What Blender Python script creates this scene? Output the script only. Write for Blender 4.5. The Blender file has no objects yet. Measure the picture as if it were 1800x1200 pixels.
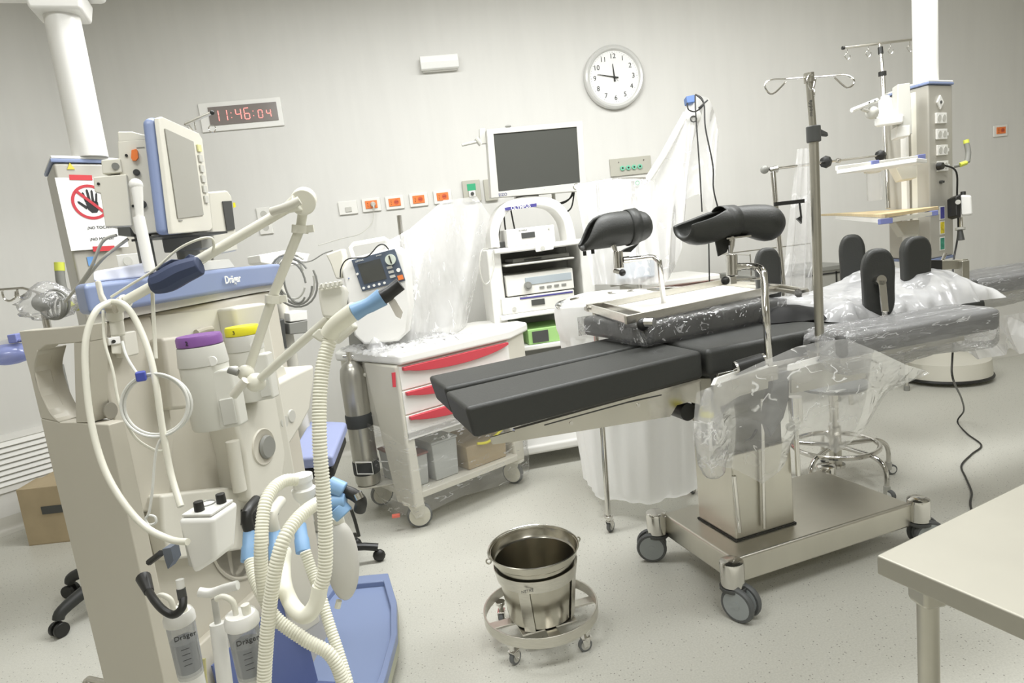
import bpy, math, random
from mathutils import Vector, Matrix
random.seed(7)
C = bpy.context.scene.collection
PI = math.pi
rad = math.radians
# ---------------------------------------------------------------- camera
F = 1150.0; EYE = Vector((0, 0, 1.42))
def cam_axes(p, r, y):
    fw = Vector((math.sin(y)*math.cos(p), math.cos(y)*math.cos(p), -math.sin(p)))
    rt = Vector((math.cos(y), -math.sin(y), 0)); dn = fw.cross(rt)
    c, s = math.cos(r), math.sin(r)
    return c*rt+s*dn, -s*rt+c*dn, fw
RT, DN, FW = cam_axes(rad(8.9), rad(6.5), rad(7.1))
cd = bpy.data.cameras.new('camera'); cam = bpy.data.objects.new('camera', cd); C.objects.link(cam)
cd.sensor_width = 36; cd.lens = F/1800*36; cd.clip_start = .02
cam.matrix_world = Matrix.Translation(EYE) @ Matrix((RT, -DN, -FW)).transposed().to_4x4()
cd.dof.use_dof = False
bpy.context.scene.camera = cam
# measuring helpers: a pixel of the 1800x1200 frame to a point of the room
def ray(x, y): return (RT*((x-900)/F) + DN*((y-600)/F) + FW)
def pz(x, y, z): d = ray(x, y); return EYE + d*((z-EYE.z)/d.z)
def py(x, y, Y): d = ray(x, y); return EYE + d*(Y/d.y)
def pd(x, y, d): return EYE + ray(x, y)*d
class VPlane:
    """vertical plane through two points: traces outlines of upright faces"""
    def __init__(s, a, b):
        s.a = Vector(a); d = Vector(b)-s.a; s.u = Vector((d.x, d.y, 0)).normalized(); s.n = Vector((s.u.y, -s.u.x, 0))
        if s.n.dot(s.a-EYE) > 0: s.n = -s.n      # n looks at the viewer
    def at(s, x, y, off=0):
        d = ray(x, y); q = s.a + s.n*off
        return EYE + d*((q-EYE).dot(s.n)/d.dot(s.n))
# ---------------------------------------------------------------- world, light, exposure
sc = bpy.context.scene
sc.view_settings.view_transform = 'Standard'; sc.view_settings.look = 'None'
sc.view_settings.exposure = 0.0; sc.view_settings.gamma = 1.0
w = bpy.data.worlds.new('world'); sc.world = w; w.use_nodes = True
w.node_tree.nodes['Background'].inputs[0].default_value = (.9, .9, .85, 1); w.node_tree.nodes['Background'].inputs[1].default_value = .3
def area(name, loc, sx, sy, power, col=(.99, 1, 1), rot=(0, 0, 0)):
    l = bpy.data.lights.new(name, 'AREA'); l.shape = 'RECTANGLE'; l.size = sx; l.size_y = sy; l.energy = power; l.color = col
    o = bpy.data.objects.new(name, l); C.objects.link(o); o.location = loc; o.rotation_euler = rot; return o
CEIL = 3.3
LAMPS = [(-.6, 2.8), (.8, 2.8), (2.5, 2.8), (-.9, .9), (.9, .9), (2.7, .9), (.9, -1.3)]
POW = [36, 60, 48, 32, 30, 22, 26]
for (lx, ly), pw in zip(LAMPS, POW):
    area('ceiling_panel_light', (lx, ly, CEIL-.035), 1.1, .55, pw)
# ---------------------------------------------------------------- mesh kit
def vec(p): return Vector(p)
def frame(d):
    d = Vector(d).normalized(); a = Vector((0, 0, 1)) if abs(d.z) < .9 else Vector((1, 0, 0))
    u = a.cross(d).normalized(); return u, d.cross(u)
def rz(a): return Matrix.Rotation(a, 3, 'Z')
def spline(pts, k=6, closed=False):
    P = [Vector(p) for p in pts]; n = len(P); out = []
    if n < 3: return P
    for i in range(n if closed else n-1):
        if closed: a, b, c, d = P[i-1], P[i], P[(i+1) % n], P[(i+2) % n]
        else: a, b, c, d = P[max(i-1, 0)], P[i], P[i+1], P[min(i+2, n-1)]
        for j in range(k):
            t = j/k; out.append(.5*((2*b)+(c-a)*t+(2*a-5*b+4*c-d)*t*t+(3*b-a-3*c+d)*t**3))
    if not closed: out.append(P[-1])
    return out
class MB:
    def __init__(s): s.v = []; s.f = []; s.mi = []; s.m = 0
    def add(s, vs, fs):
        b = len(s.v); s.v += [Vector(x) for x in vs]; s.f += [tuple(b+i for i in f) for f in fs]; s.mi += [s.m]*len(fs); return s
    def hexa(s, p):   # 0-3 bottom ring, 4-7 top ring
        return s.add(p, [(3, 2, 1, 0), (4, 5, 6, 7), (0, 1, 5, 4), (1, 2, 6, 5), (2, 3, 7, 6), (3, 0, 4, 7)])
    def box(s, c, d, R=None):
        R = R or Matrix.Identity(3); c = Vector(c); x, y, z = d[0]/2, d[1]/2, d[2]/2
        return s.hexa([c+R@Vector(q) for q in ((-x, -y, -z), (x, -y, -z), (x, y, -z), (-x, y, -z), (-x, -y, z), (x, -y, z), (x, y, z), (-x, y, z))])
    def b2(s, lo, hi): return s.box([(a+b)/2 for a, b in zip(lo, hi)], [abs(b-a) for a, b in zip(lo, hi)])
    def prism(s, pts, ext):
        e = Vector(ext); p = [Vector(q) for q in pts]; n = len(p)
        s.add(p+[q+e for q in p], [tuple(range(n))[::-1], tuple(range(n, 2*n))]+[(i, (i+1) % n, n+(i+1) % n, n+i) for i in range(n)]); return s
    def holed(s, outer, inner, ext):   # same count, ring between
        e = Vector(ext); o = [Vector(q) for q in outer]; i = [Vector(q) for q in inner]; n = len(o); V = o+i+[q+e for q in o]+[q+e for q in i]; f = []
        for k in range(n):
            j = (k+1) % n
            f += [(k, j, n+j, n+k), (2*n+k, 3*n+k, 3*n+j, 2*n+j), (k, 2*n+k, 2*n+j, j), (n+k, n+j, 3*n+j, 3*n+k)]
        return s.add(V, f)
    def cyl(s, a, b, r, r2=None, n=20, caps=True):
        a = Vector(a); b = Vector(b); r2 = r if r2 is None else r2; u, v = frame(b-a)
        V = [a+(u*math.cos(2*PI*i/n)+v*math.sin(2*PI*i/n))*r for i in range(n)]+[b+(u*math.cos(2*PI*i/n)+v*math.sin(2*PI*i/n))*r2 for i in range(n)]
        f = [(i, (i+1) % n, n+(i+1) % n, n+i) for i in range(n)]
        if caps: f += [tuple(range(n))[::-1], tuple(range(n, 2*n))]
        return s.add(V, f)
    def lathe(s, c, prof, n=28, axis=(0, 0, 1), closed=False):
        c = Vector(c); ax = Vector(axis).normalized(); u, v = frame(ax); V = []; f = []
        for r, h in prof: V += [c+ax*h+(u*math.cos(2*PI*i/n)+v*math.sin(2*PI*i/n))*r for i in range(n)]
        m = len(prof)
        for k in range(m if closed else m-1):
            l = (k+1) % m
            f += [(k*n+i, k*n+(i+1) % n, l*n+(i+1) % n, l*n+i) for i in range(n)]
        if not closed:
            if prof[0][0] > 1e-5: f.append(tuple(range(n))[::-1])
            if prof[-1][0] > 1e-5: f.append(tuple(range((m-1)*n, m*n)))
        return s.add(V, f)
    def tube(s, pts, r, n=8, k=0, closed=False, caps=True):
        P = spline(pts, k, closed) if k else [Vector(p) for p in pts]; m = len(P); rr = r if callable(r) else (lambda t: r)
        V = []; f = []; u = None
        for i, p in enumerate(P):
            a = P[i-1] if (i or closed) else P[0]; b = P[(i+1) % m] if (i < m-1 or closed) else P[-1]; d = (b-a)
            d = d.normalized() if d.length > 1e-9 else Vector((0, 0, 1))
            if u is None: u, v = frame(d)
            else: u = (u-d*u.dot(d)); u = u.normalized() if u.length > 1e-6 else frame(d)[0]; v = d.cross(u)
            q = rr(i/max(m-1, 1)); V += [p+(u*math.cos(2*PI*j/n)+v*math.sin(2*PI*j/n))*q for j in range(n)]
        for i in range(m if closed else m-1):
            l = (i+1) % m; f += [(i*n+j, i*n+(j+1) % n, l*n+(j+1) % n, l*n+j) for j in range(n)]
        if caps and not closed: f += [tuple(range(n))[::-1], tuple(range((m-1)*n, m*n))]
        return s.add(V, f)
    def corr(s, pts, r, pitch=.0055, n=14, depth=.1):   # corrugated hose
        P = spline(pts, 14); L = [0]
        for a, b in zip(P, P[1:]): L.append(L[-1]+(b-a).length)
        m = int(L[-1]/pitch*3); Q = []; j = 0
        for i in range(m+1):
            t = L[-1]*i/m
            while j < len(L)-2 and L[j+1] < t: j += 1
            q = (t-L[j])/max(L[j+1]-L[j], 1e-9); Q.append(P[j].lerp(P[j+1], q))
        return s.tube(Q, lambda t: r*(1 if int(round(t*m)) % 3 else 1-depth*1.4), n)
    def torus(s, c, R, r, n=40, k=8, axis=(0, 0, 1)):
        u, v = frame(axis); c = Vector(c); return s.tube([c+(u*math.cos(2*PI*i/n)+v*math.sin(2*PI*i/n))*R for i in range(n)], r, k, closed=True)
    def ball(s, c, r, n=16, sc=(1, 1, 1), R=None):
        c = Vector(c); R = R or Matrix.Identity(3); V = []; m = n//2+1; f = []
        for i in range(m):
            a = PI*i/(m-1)
            V += [c+R@Vector((r*sc[0]*math.sin(a)*math.cos(2*PI*j/n), r*sc[1]*math.sin(a)*math.sin(2*PI*j/n), -r*sc[2]*math.cos(a))) for j in range(n)]
        for i in range(m-1): f += [(i*n+j, i*n+(j+1) % n, (i+1)*n+(j+1) % n, (i+1)*n+j) for j in range(n)]
        return s.add(V, f)
    def grid(s, fn, nu, nv, wrap=False):
        V = [fn(i/nu, j/nv) for j in range(nv+1) for i in range(nu+(0 if wrap else 1))]; w_ = nu if wrap else nu+1
        return s.add(V, [(j*w_+i, j*w_+(i+1) % w_, (j+1)*w_+(i+1) % w_, (j+1)*w_+i) for j in range(nv) for i in range(nu)])
MW = {}
def thing(name, label, cat, loc=(0, 0, 0), rot=0, group=None):
    o = bpy.data.objects.new(name, None); C.objects.link(o); o.empty_display_size = .05
    o.location = loc; o.rotation_euler = (0, 0, rot); o['label'] = label; o['category'] = cat
    if group: o['group'] = group
    MW[o.name] = Matrix.Translation(Vector(loc)) @ Matrix.Rotation(rot, 4, 'Z'); return o
def root(o):
    while o.parent: o = o.parent
    return o
def obj(name, mb, mats, parent=None, L=False, bevel=0, sharp=35, sub=0, solid=0, seg=2, label=None):
    """one mesh object; L: the geometry is already in its thing's own frame"""
    me = bpy.data.meshes.new(name); vs = mb.v
    if parent is not None and not L:
        r = root(parent)
        if r.name in MW: iv = MW[r.name].inverted(); vs = [iv @ v for v in vs]
    me.from_pydata([tuple(v) for v in vs], [], mb.f)
    if not isinstance(mats, (list, tuple)): mats = [mats]
    for m in mats: me.materials.append(m)
    if len(mats) > 1: me.polygons.foreach_set('material_index', mb.mi)
    import bmesh
    bm = bmesh.new(); bm.from_mesh(me); bmesh.ops.remove_doubles(bm, verts=bm.verts, dist=1e-6); bmesh.ops.recalc_face_normals(bm, faces=bm.faces); bm.to_mesh(me); bm.free()
    me.shade_smooth(); me.set_sharp_from_angle(angle=rad(sharp))
    o = bpy.data.objects.new(name, me); C.objects.link(o)
    if parent is not None: o.parent = parent
    if bevel:
        b = o.modifiers.new('b', 'BEVEL'); b.width = bevel; b.segments = seg; b.limit_method = 'ANGLE'; b.angle_limit = rad(40); b.harden_normals = True
    if sub:
        b = o.modifiers.new('s', 'SUBSURF'); b.levels = sub; b.render_levels = sub
    if solid:
        b = o.modifiers.new('t', 'SOLIDIFY'); b.thickness = solid; b.offset = 0
    if label: o['label'] = label
    return o
def tag(o, label, cat, group=None):
    o['label'] = label; o['category'] = cat
    if group: o['group'] = group
    return o
def struct(name, mb, m, **k):
    o = obj(name, mb, m, **k); o['kind'] = 'structure'; return o
def dup(r, loc, rot=None, label=None):
    o = r.copy(); C.objects.link(o); o.location = loc
    if rot is not None: o.rotation_euler = (0, 0, rot)
    if label: o['label'] = label
    MW[o.name] = Matrix.Translation(Vector(loc)) @ Matrix.Rotation(o.rotation_euler[2], 4, 'Z')
    def rec(a, b):
        for ch in list(a.children):
            c = ch.copy(); C.objects.link(c); c.parent = b; rec(ch, c)
    rec(r, o); return o
def text(s, size, o0, xd, up, m, parent, name='lettering', depth=.0006, align='CENTER', bold=0, sx=1):
    cu = bpy.data.curves.new('t', 'FONT'); cu.body = s; cu.size = size; cu.align_x = align; cu.align_y = 'CENTER'; cu.extrude = depth; cu.offset = bold*size; cu.resolution_u = 3
    t = bpy.data.objects.new('t', cu); C.objects.link(t); dg = bpy.context.evaluated_depsgraph_get(); dg.update()
    me = bpy.data.meshes.new_from_object(t.evaluated_get(dg)); C.objects.unlink(t); bpy.data.objects.remove(t)
    xd = Vector(xd).normalized(); up = Vector(up).normalized(); nn = xd.cross(up); up = nn.cross(xd)
    b = MB(); b.add([Vector(o0)+xd*(v.co.x*sx)+up*v.co.y+nn*v.co.z for v in me.vertices], [tuple(p.vertices) for p in me.polygons])
    return obj(name, b, m, parent)
# ---------------------------------------------------------------- materials
def lin(c):
    if isinstance(c, str): c = [int(c[i:i+2], 16)/255 for i in (0, 2, 4)]
    return tuple(x/12.92 if x <= .04045 else ((x+.055)/1.055)**2.4 for x in c)+(1,)
MATS = {}
def mat(name, col, rough=.5, metal=0, var=0, vscale=8, bump=0, bscale=40, spec=.5, emit=0, coat=0, stretch=None, trans=0, alpha=1, sss=0):
    if name in MATS: return MATS[name]
    m = bpy.data.materials.new(name); m.use_nodes = True; nt = m.node_tree; b = nt.nodes['Principled BSDF']; c = lin(col)
    b.inputs['Base Color'].default_value = c; b.inputs['Roughness'].default_value = rough; b.inputs['Metallic'].default_value = metal
    b.inputs['Specular IOR Level'].default_value = spec; b.inputs['Coat Weight'].default_value = coat; b.inputs['Transmission Weight'].default_value = trans; b.inputs['Alpha'].default_value = alpha
    if emit: b.inputs['Emission Color'].default_value = c; b.inputs['Emission Strength'].default_value = emit
    if var or bump:
        tc = nt.nodes.new('ShaderNodeTexCoord'); mp = nt.nodes.new('ShaderNodeMapping'); nt.links.new(tc.outputs['Object'], mp.inputs[0])
        if stretch: mp.inputs['Scale'].default_value = stretch
    if var:
        n = nt.nodes.new('ShaderNodeTexNoise'); n.inputs['Scale'].default_value = vscale; n.inputs['Detail'].default_value = 5; nt.links.new(mp.outputs[0], n.inputs['Vector'])
        mr = nt.nodes.new('ShaderNodeMapRange'); mr.inputs[1].default_value = .3; mr.inputs[2].default_value = .7; nt.links.new(n.outputs[0], mr.inputs[0])
        mx = nt.nodes.new('ShaderNodeMix'); mx.data_type = 'RGBA'; mx.inputs[6].default_value = tuple(x*(1-var) for x in c[:3])+(1,); mx.inputs[7].default_value = tuple(min(1, x*(1+var)) for x in c[:3])+(1,)
        nt.links.new(mr.outputs[0], mx.inputs[0]); nt.links.new(mx.outputs[2], b.inputs['Base Color'])
    if bump:
        n2 = nt.nodes.new('ShaderNodeTexNoise'); n2.inputs['Scale'].default_value = bscale; n2.inputs['Detail'].default_value = 4; nt.links.new(mp.outputs[0], n2.inputs['Vector'])
        bp = nt.nodes.new('ShaderNodeBump'); bp.inputs['Strength'].default_value = bump; bp.inputs['Distance'].default_value = .01; nt.links.new(n2.outputs[0], bp.inputs['Height']); nt.links.new(bp.outputs[0], b.inputs['Normal'])
    MATS[name] = m; return m
def film(name, col=(1, 1, 1), body=.12, gloss=.25, rough=.12, scale=30, bump=.6, streak=0, crease_glint=.5):
    """thin clear plastic sheet: see-through, a milky body, creases whitened as painted glints, gloss"""
    m = bpy.data.materials.new(name); m.use_nodes = True; nt = m.node_tree; nt.nodes.clear(); N = nt.nodes.new; K = nt.links.new
    out = N('ShaderNodeOutputMaterial'); tr = N('ShaderNodeBsdfTransparent'); df = N('ShaderNodeBsdfDiffuse'); tl = N('ShaderNodeBsdfTranslucent'); gl = N('ShaderNodeBsdfGlossy')
    df.inputs[0].default_value = lin(col); tl.inputs[0].default_value = lin(col); gl.inputs['Roughness'].default_value = rough
    tc = N('ShaderNodeTexCoord'); mp = N('ShaderNodeMapping'); K(tc.outputs['Object'], mp.inputs[0])
    if streak: mp.inputs['Scale'].default_value = streak
    def M_(op, a, b=None, c=None, cl=False):
        q = N('ShaderNodeMath'); q.operation = op; q.use_clamp = cl
        for i, x in enumerate((a, b, c)):
            if x is None: continue
            if isinstance(x, (int, float)): q.inputs[i].default_value = x
            else: K(x, q.inputs[i])
        return q.outputs[0]
    def noise(sc_, dist, det=2):
        n = N('ShaderNodeTexNoise'); n.inputs['Scale'].default_value = sc_; n.inputs['Detail'].default_value = det; n.inputs['Distortion'].default_value = dist; K(mp.outputs[0], n.inputs['Vector']); return n.outputs[0]
    n1 = noise(scale, .8); bp = N('ShaderNodeBump'); bp.inputs['Strength'].default_value = bump; bp.inputs['Distance'].default_value = .006; K(n1, bp.inputs['Height']); K(bp.outputs[0], gl.inputs['Normal'])
    n2 = noise(scale*.35, .6); n3 = noise(scale*.6, .7)
    ridge = M_('SUBTRACT', 1, M_('MULTIPLY', M_('ABSOLUTE', M_('SUBTRACT', n3, .5)), 38), cl=True)
    mask = M_('GREATER_THAN', noise(scale*.5, 0, 1), .56)
    rid = M_('MULTIPLY', M_('MULTIPLY', ridge, mask), crease_glint)  # white lines on the noise ridges stand in for glints on the folds
    bd = M_('MULTIPLY', M_('MULTIPLY_ADD', n2, 1.5, .25), body)
    fac = M_('ADD', bd, rid, cl=True)
    a = N('ShaderNodeMixShader'); a.inputs[0].default_value = .4; K(df.outputs[0], a.inputs[1]); K(tl.outputs[0], a.inputs[2])
    b = N('ShaderNodeMixShader'); K(fac, b.inputs[0]); K(tr.outputs[0], b.inputs[1]); K(a.outputs[0], b.inputs[2])
    lw = N('ShaderNodeLayerWeight'); lw.inputs[0].default_value = .2
    g = M_('MULTIPLY', M_('MULTIPLY_ADD', lw.outputs['Fresnel'], .8, .06), gloss, cl=True)
    c = N('ShaderNodeMixShader'); K(g, c.inputs[0]); K(b.outputs[0], c.inputs[1]); K(gl.outputs[0], c.inputs[2]); K(c.outputs[0], out.inputs[0])
    MATS[name] = m; return m
steel = mat('brushed_steel', 'd2cfc6', .32, 1, var=.06, vscale=30, stretch=(1, 1, 8))
chrome = mat('chrome', 'd9d7d2', .12, 1)
dsteel = mat('satin_steel', 'b9b6ab', .38, 1, var=.05, vscale=12)
black = mat('black_upholstery', '2f302d', .5, bump=.12, bscale=180, spec=.5)
blackp = mat('black_plastic', '232321', .4)
blackg = mat('black_rubber_grip', '2f302e', .5)
white = mat('white_enamel', 'efeee9', .35, var=.02, vscale=3)
cream = mat('cream_plastic', 'dcd9cc', .42, var=.02, vscale=4)
grayp = mat('warm_grey_plastic', 'b9b3a3', .45, var=.03, vscale=3)
beige = mat('beige_plastic', 'cdc9bb', .45, var=.02, vscale=4)
lgray = mat('light_grey_plastic', 'c4c3bb', .4)
mgray = mat('mid_grey_plastic', '8a8a84', .45)
dgray = mat('dark_grey_plastic', '4a4b49', .45)
blue = mat('periwinkle_blue_plastic', '8391b4', .4, var=.03, vscale=3)
dblue = mat('navy_fabric', '3b4561', .7)
lblue = mat('sky_blue_silicone', '86acd2', .4)
red = mat('red_drawer_plastic', 'c6454f', .35)
orange = mat('orange_socket_plastic', 'ee8344', .4)
yellow = mat('yellow_dial_plastic', 'e8df2e', .4)
purple = mat('purple_dial_plastic', '84569a', .4)
hosem = mat('translucent_hose', 'efeddc', .4)
ivory = mat('ivory_tube', 'e4e2d4', .35)
rubber = mat('grey_rubber', '6c6e6e', .55)
tyre = mat('grey_wheel_tyre', '5a5c5c', .5)
hub = mat('grey_wheel_disc', '9ea3a3', .4)
ink = mat('black_ink', '2a2a28', .6)
wink = mat('white_ink', 'f4f4f0', .5)
screen = mat('dark_screen_glass', '4e4f4b', .12, spec=.6)
card = mat('cardboard', 'b3a283', .8, var=.08, vscale=6)
clearf = film('clear_wrap_film', body=.1, gloss=.3)
milky = film('milky_plastic_bag', col=(.97, .97, .97), body=.33, gloss=.35, scale=18, bump=.8)
# ---------------------------------------------------------------- room
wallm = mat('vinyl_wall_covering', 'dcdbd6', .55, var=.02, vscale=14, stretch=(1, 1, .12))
def floor_mat():
    m = bpy.data.materials.new('speckled_vinyl_floor'); m.use_nodes = True; nt = m.node_tree; b = nt.nodes['Principled BSDF']; N = nt.nodes.new; K = nt.links.new
    tc = N('ShaderNodeTexCoord')
    n = N('ShaderNodeTexNoise'); n.inputs['Scale'].default_value = 160; n.inputs['Detail'].default_value = 4; K(tc.outputs['Object'], n.inputs['Vector'])
    r = N('ShaderNodeValToRGB'); e = r.color_ramp.elements; e[0].position = .3; e[0].color = lin('c3c2b8'); e[1].position = .62; e[1].color = lin('cfcec4'); K(n.outputs[0], r.inputs[0])
    v = N('ShaderNodeTexVoronoi'); v.inputs['Scale'].default_value = 85; K(tc.outputs['Object'], v.inputs['Vector'])
    lt = N('ShaderNodeMath'); lt.operation = 'LESS_THAN'; lt.inputs[1].default_value = .2; K(v.outputs['Distance'], lt.inputs[0])
    sp = N('ShaderNodeSeparateColor'); K(v.outputs['Color'], sp.inputs[0]); g = N('ShaderNodeMath'); g.operation = 'GREATER_THAN'; g.inputs[1].default_value = .7; K(sp.outputs[0], g.inputs[0])
    mu = N('ShaderNodeMath'); mu.operation = 'MULTIPLY'; K(lt.outputs[0], mu.inputs[0]); K(g.outputs[0], mu.inputs[1])
    mx = N('ShaderNodeMix'); mx.data_type = 'RGBA'; K(mu.outputs[0], mx.inputs[0]); K(r.outputs[0], mx.inputs[6]); mx.inputs[7].default_value = lin('918f86')
    K(mx.outputs[2], b.inputs['Base Color']); b.inputs['Roughness'].default_value = .33; b.inputs['Specular IOR Level'].default_value = .35; return m
sidem = mat('low_bounce_side_wall', 'bcb9b0', .55, var=.02, vscale=14, stretch=(1, 1, .12))  # unseen walls, toned darker than the back wall to cut bounce light
YB = 4.75; XL, XR, YF = -3.6, 5.4, -2.6
CH = (-2.13, YB); CV = (-3.6, YB-1.47)
outline = [CH, (XR, YB), (XR, YF), (XL, YF), CV]
struct('floor', MB().prism([(x, y, -.05) for x, y in outline], (0, 0, .05)), floor_mat())
struct('ceiling', MB().prism([(x, y, CEIL) for x, y in outline], (0, 0, .05)), mat('ceiling_paint', 'd6d4cc', .8))
def wall(name, a, b, m_=None):
    a = Vector((*a, 0)); b = Vector((*b, 0)); d = (b-a).normalized(); n = Vector((-d.y, d.x, 0)); 
    c = Vector((.8, 1, 0)); n = n if (c-a).dot(n) < 0 else -n
    struct(name, MB().prism([a, b, b+Vector((0, 0, CEIL)), a+Vector((0, 0, CEIL))], n*.08), m_ or wallm)
    m = MB(); k = 6   # coved vinyl skirting
    R_ = .05; q = []
    for i in range(k+1): t = PI/2*i/k; q.append((R_-R_*math.sin(t), R_-R_*math.cos(t)))   # distance in, height
    q.append((.001, .1)); q = [(x+.001, z+.0005) for x, z in q]
    m.grid(lambda u, v: a.lerp(b, u)-n*q[min(int(round(v*(len(q)-1))), len(q)-1)][0]+Vector((0, 0, q[min(int(round(v*(len(q)-1))), len(q)-1)][1])), 1, len(q)-1)
    struct('baseboard_'+name.split('_', 1)[1], m, mat('coved_skirting', 'cbc9c0', .4))
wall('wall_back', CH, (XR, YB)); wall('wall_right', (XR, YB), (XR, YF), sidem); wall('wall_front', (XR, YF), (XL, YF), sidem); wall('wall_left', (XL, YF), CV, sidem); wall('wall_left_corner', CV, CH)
for i, (lx, ly) in enumerate(LAMPS):
    t = thing('ceiling_light', 'flush ceiling light panel over the '+['anaesthesia workstation front', 'laundry hamper', 'wrapped armboards', 'workstation footboard', 'kick bucket', 'bare steel table', 'empty floor before the bucket'][i], 'ceiling light', (lx, ly, CEIL), group='recessed ceiling light panels')
    fr = MB().holed([(-.6, -.32, -.03), (.6, -.32, -.03), (.6, .32, -.03), (-.6, .32, -.03)], [(-.56, -.285, -.03), (.56, -.285, -.03), (.56, .285, -.03), (-.56, .285, -.03)], (0, 0, .03))
    obj('frame', fr, white, t, L=True)
# ---------------------------------------------------------------- things on the back wall
X1, Z1, NY = Vector((1, 0, 0)), Vector((0, 0, 1)), Vector((0, -1, 0))
def wp(x, y): return py(x, y, YB-.002)
def arc(cx, cz, r, y, a0=0, a1=360, n=32): return [Vector((cx+r*math.cos(rad(a0+(a1-a0)*i/n)), y, cz+r*math.sin(rad(a0+(a1-a0)*i/n)))) for i in range(n)]
def disc(cx, cz, r, y0, y1, n=24): return MB().cyl((cx, y0, cz), (cx, y1, cz), r, n=n)
# wall clock
c = wp(1078, 137); t = thing('wall_clock', 'round analogue wall clock with silver rim and white face', 'clock', c)
R_ = .218
obj('rim', MB().lathe((0, -.003, 0), [(R_, -.002), (R_+.002, -.02), (R_-.005, -.038), (R_-.016, -.045), (R_-.029, -.04), (R_-.036, -.026), (R_-.036, -.002)], 64, axis=(0, 1, 0), closed=True), mat('clock_silver_rim', 'dededb', .3, .25), t, L=True)
obj('dial', disc(0, 0, R_-.03, -.006, -.022, 64), mat('clock_dial', 'f1f1ee', .5), t, L=True)
nb = []
for h in range(1, 13):
    a = PI/2-h*PI/6; q = c+Vector((math.cos(a)*.142, -.0235, math.sin(a)*.142)); text(str(h), .047, q, X1, Z1, ink, t, 'numeral', .0005)
mk = MB()
for h in range(60):
    a = PI/2-h*PI/30; u = Vector((math.cos(a), 0, math.sin(a))); l = .008 if h % 5 == 0 else .003
    mk.tube([u*(.172-l)+Vector((0, -.0235, 0)), u*.172+Vector((0, -.0235, 0))], .0009, 4)
obj('minute_marks', mk, ink, t, L=True)
def hand(name, ang, l, tail, w_, yy, m=ink):
    u = Vector((math.cos(ang), 0, math.sin(ang))); v = Vector((-u.z, 0, u.x)); o = Vector((0, yy, 0))
    obj(name, MB().prism([o-u*tail-v*w_*1.3, o-u*tail+v*w_*1.3, o+u*l+v*w_*.45, o+u*l-v*w_*.45], (0, -.0015, 0)), m, t, L=True)
hand('hour_hand', rad(93), .09, .03, .005, -.026); hand('minute_hand', rad(168), .125, .03, .0036, -.029); hand('second_hand', rad(-50), .04, .0, .0012, -.031)
obj('hub', disc(0, 0, .007, -.022, -.033), ink, t, L=True)
# digital clock with red segments
a = wp(350, 181); b = wp(494, 169); d = wp(362, 235); cx = (a+b)/2; wd = .53; hd = .185
t = thing('digital_clock', 'digital wall clock showing 11:46:04 in red on a white recessed plate', 'clock', wp(425, 202)+Vector((0, 0, 0)))
obj('plate', MB().b2((-wd/2, -.012, -hd/2), (wd/2, 0, hd/2)), white, t, L=True, bevel=.004)
obj('window', MB().b2((-.205, -.018, -.055), (.235, -.010, .062)), mat('clock_window_tint', '87807c', .15), t, L=True)
led = mat('red_led', 'ff8d86', .4, emit=1.6); SEG = {'a': (0, 1, 1, 1), 'b': (1, 1, 1, .5), 'c': (1, .5, 1, 0), 'd': (0, 0, 1, 0), 'e': (0, .5, 0, 0), 'f': (0, 1, 0, .5), 'g': (0, .5, 1, .5)}
DG = {'0': 'abcdef', '1': 'bc', '4': 'bcfg', '6': 'acdefg'}
for k, ch in enumerate('114604'):
    x0 = -.175+k*.054+(k//2)*.035; h_ = .07 if k < 4 else .05; w_ = .032 if k < 4 else .026; m = MB()
    for s_ in DG[ch]:
        q = SEG[s_]; p0 = Vector((x0+q[0]*w_, -.019, -.032+q[1]*h_)); p1 = Vector((x0+q[2]*w_, -.019, -.032+q[3]*h_)); dd = (p1-p0).normalized()*.003; m.tube([p0+dd, p1-dd], .0024, 6)
    obj('digit', m, led, t, L=True)
dt = MB()
for x0 in (-.066, .075):
    for z in (-.015, .015): dt.ball((x0+.004, -.019, z), .003, 8)
obj('colon', dt, led, t, L=True)
# emergency light
t = thing('emergency_light', 'white oblong emergency light unlit high on the wall', 'emergency light', wp(772, 113))
obj('base', MB().b2((-.12, -.03, -.05), (.12, 0, .05)), white, t, L=True, bevel=.006)
obj('diffuser', MB().prism([(-.13, -.03, -.045), (-.13, -.06, -.04), (-.13, -.075, .0), (-.13, -.06, .045), (-.13, -.03, .052)], (.26, 0, 0)), mat('opal_diffuser', 'fbfbf8', .35), t, L=True, bevel=.006)
# sockets
def socket(px, py_, lab, kind, pt=None, s=1.0, grp=None):
    q = pt or wp(px, py_); t = thing('wall_socket', lab, 'socket', q, group=grp)
    obj('cover_plate', MB().b2((-.064*s, -.012, -.046*s), (.064*s, 0, .046*s)), mat('socket_plate', 'e9e8e2', .35), t, L=True, bevel=.004)
    if kind == 'orange':
        obj('insert', MB().b2((-.041*s, -.017, -.025*s), (.041*s, -.011, .029*s)), orange, t, L=True, bevel=.002)
        obj('socket_face', disc(.012*s, .002, .017*s, -.011, -.0185), mat('socket_face_red', 'cf5c3c', .4), t, L=True)
        m = MB()
        for dx in (.004, .012, .02): m.cyl((dx*s, -.018, .002), (dx*s, -.0195, .002), .0026, n=8)
        for z in (-.012, 0, .012): m.cyl((-.024*s, -.016, z), (-.024*s, -.018, z), .003, n=6)
        obj('pin_holes', m, ink, t, L=True)
    elif kind == 'blank': obj('cable_outlet', MB().b2((-.02, -.018, -.03), (.024, -.011, .004)), lgray, t, L=True, bevel=.006)
    elif kind == 'double':
        for dz in (.055, -.055):
            obj('socket_face', disc(0, dz, .022, -.01, -.014), lgray, t, L=True)
    return t
socket(612, 365, 'white cable outlet plate with no orange insert, left of the orange sockets', 'blank')
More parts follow.
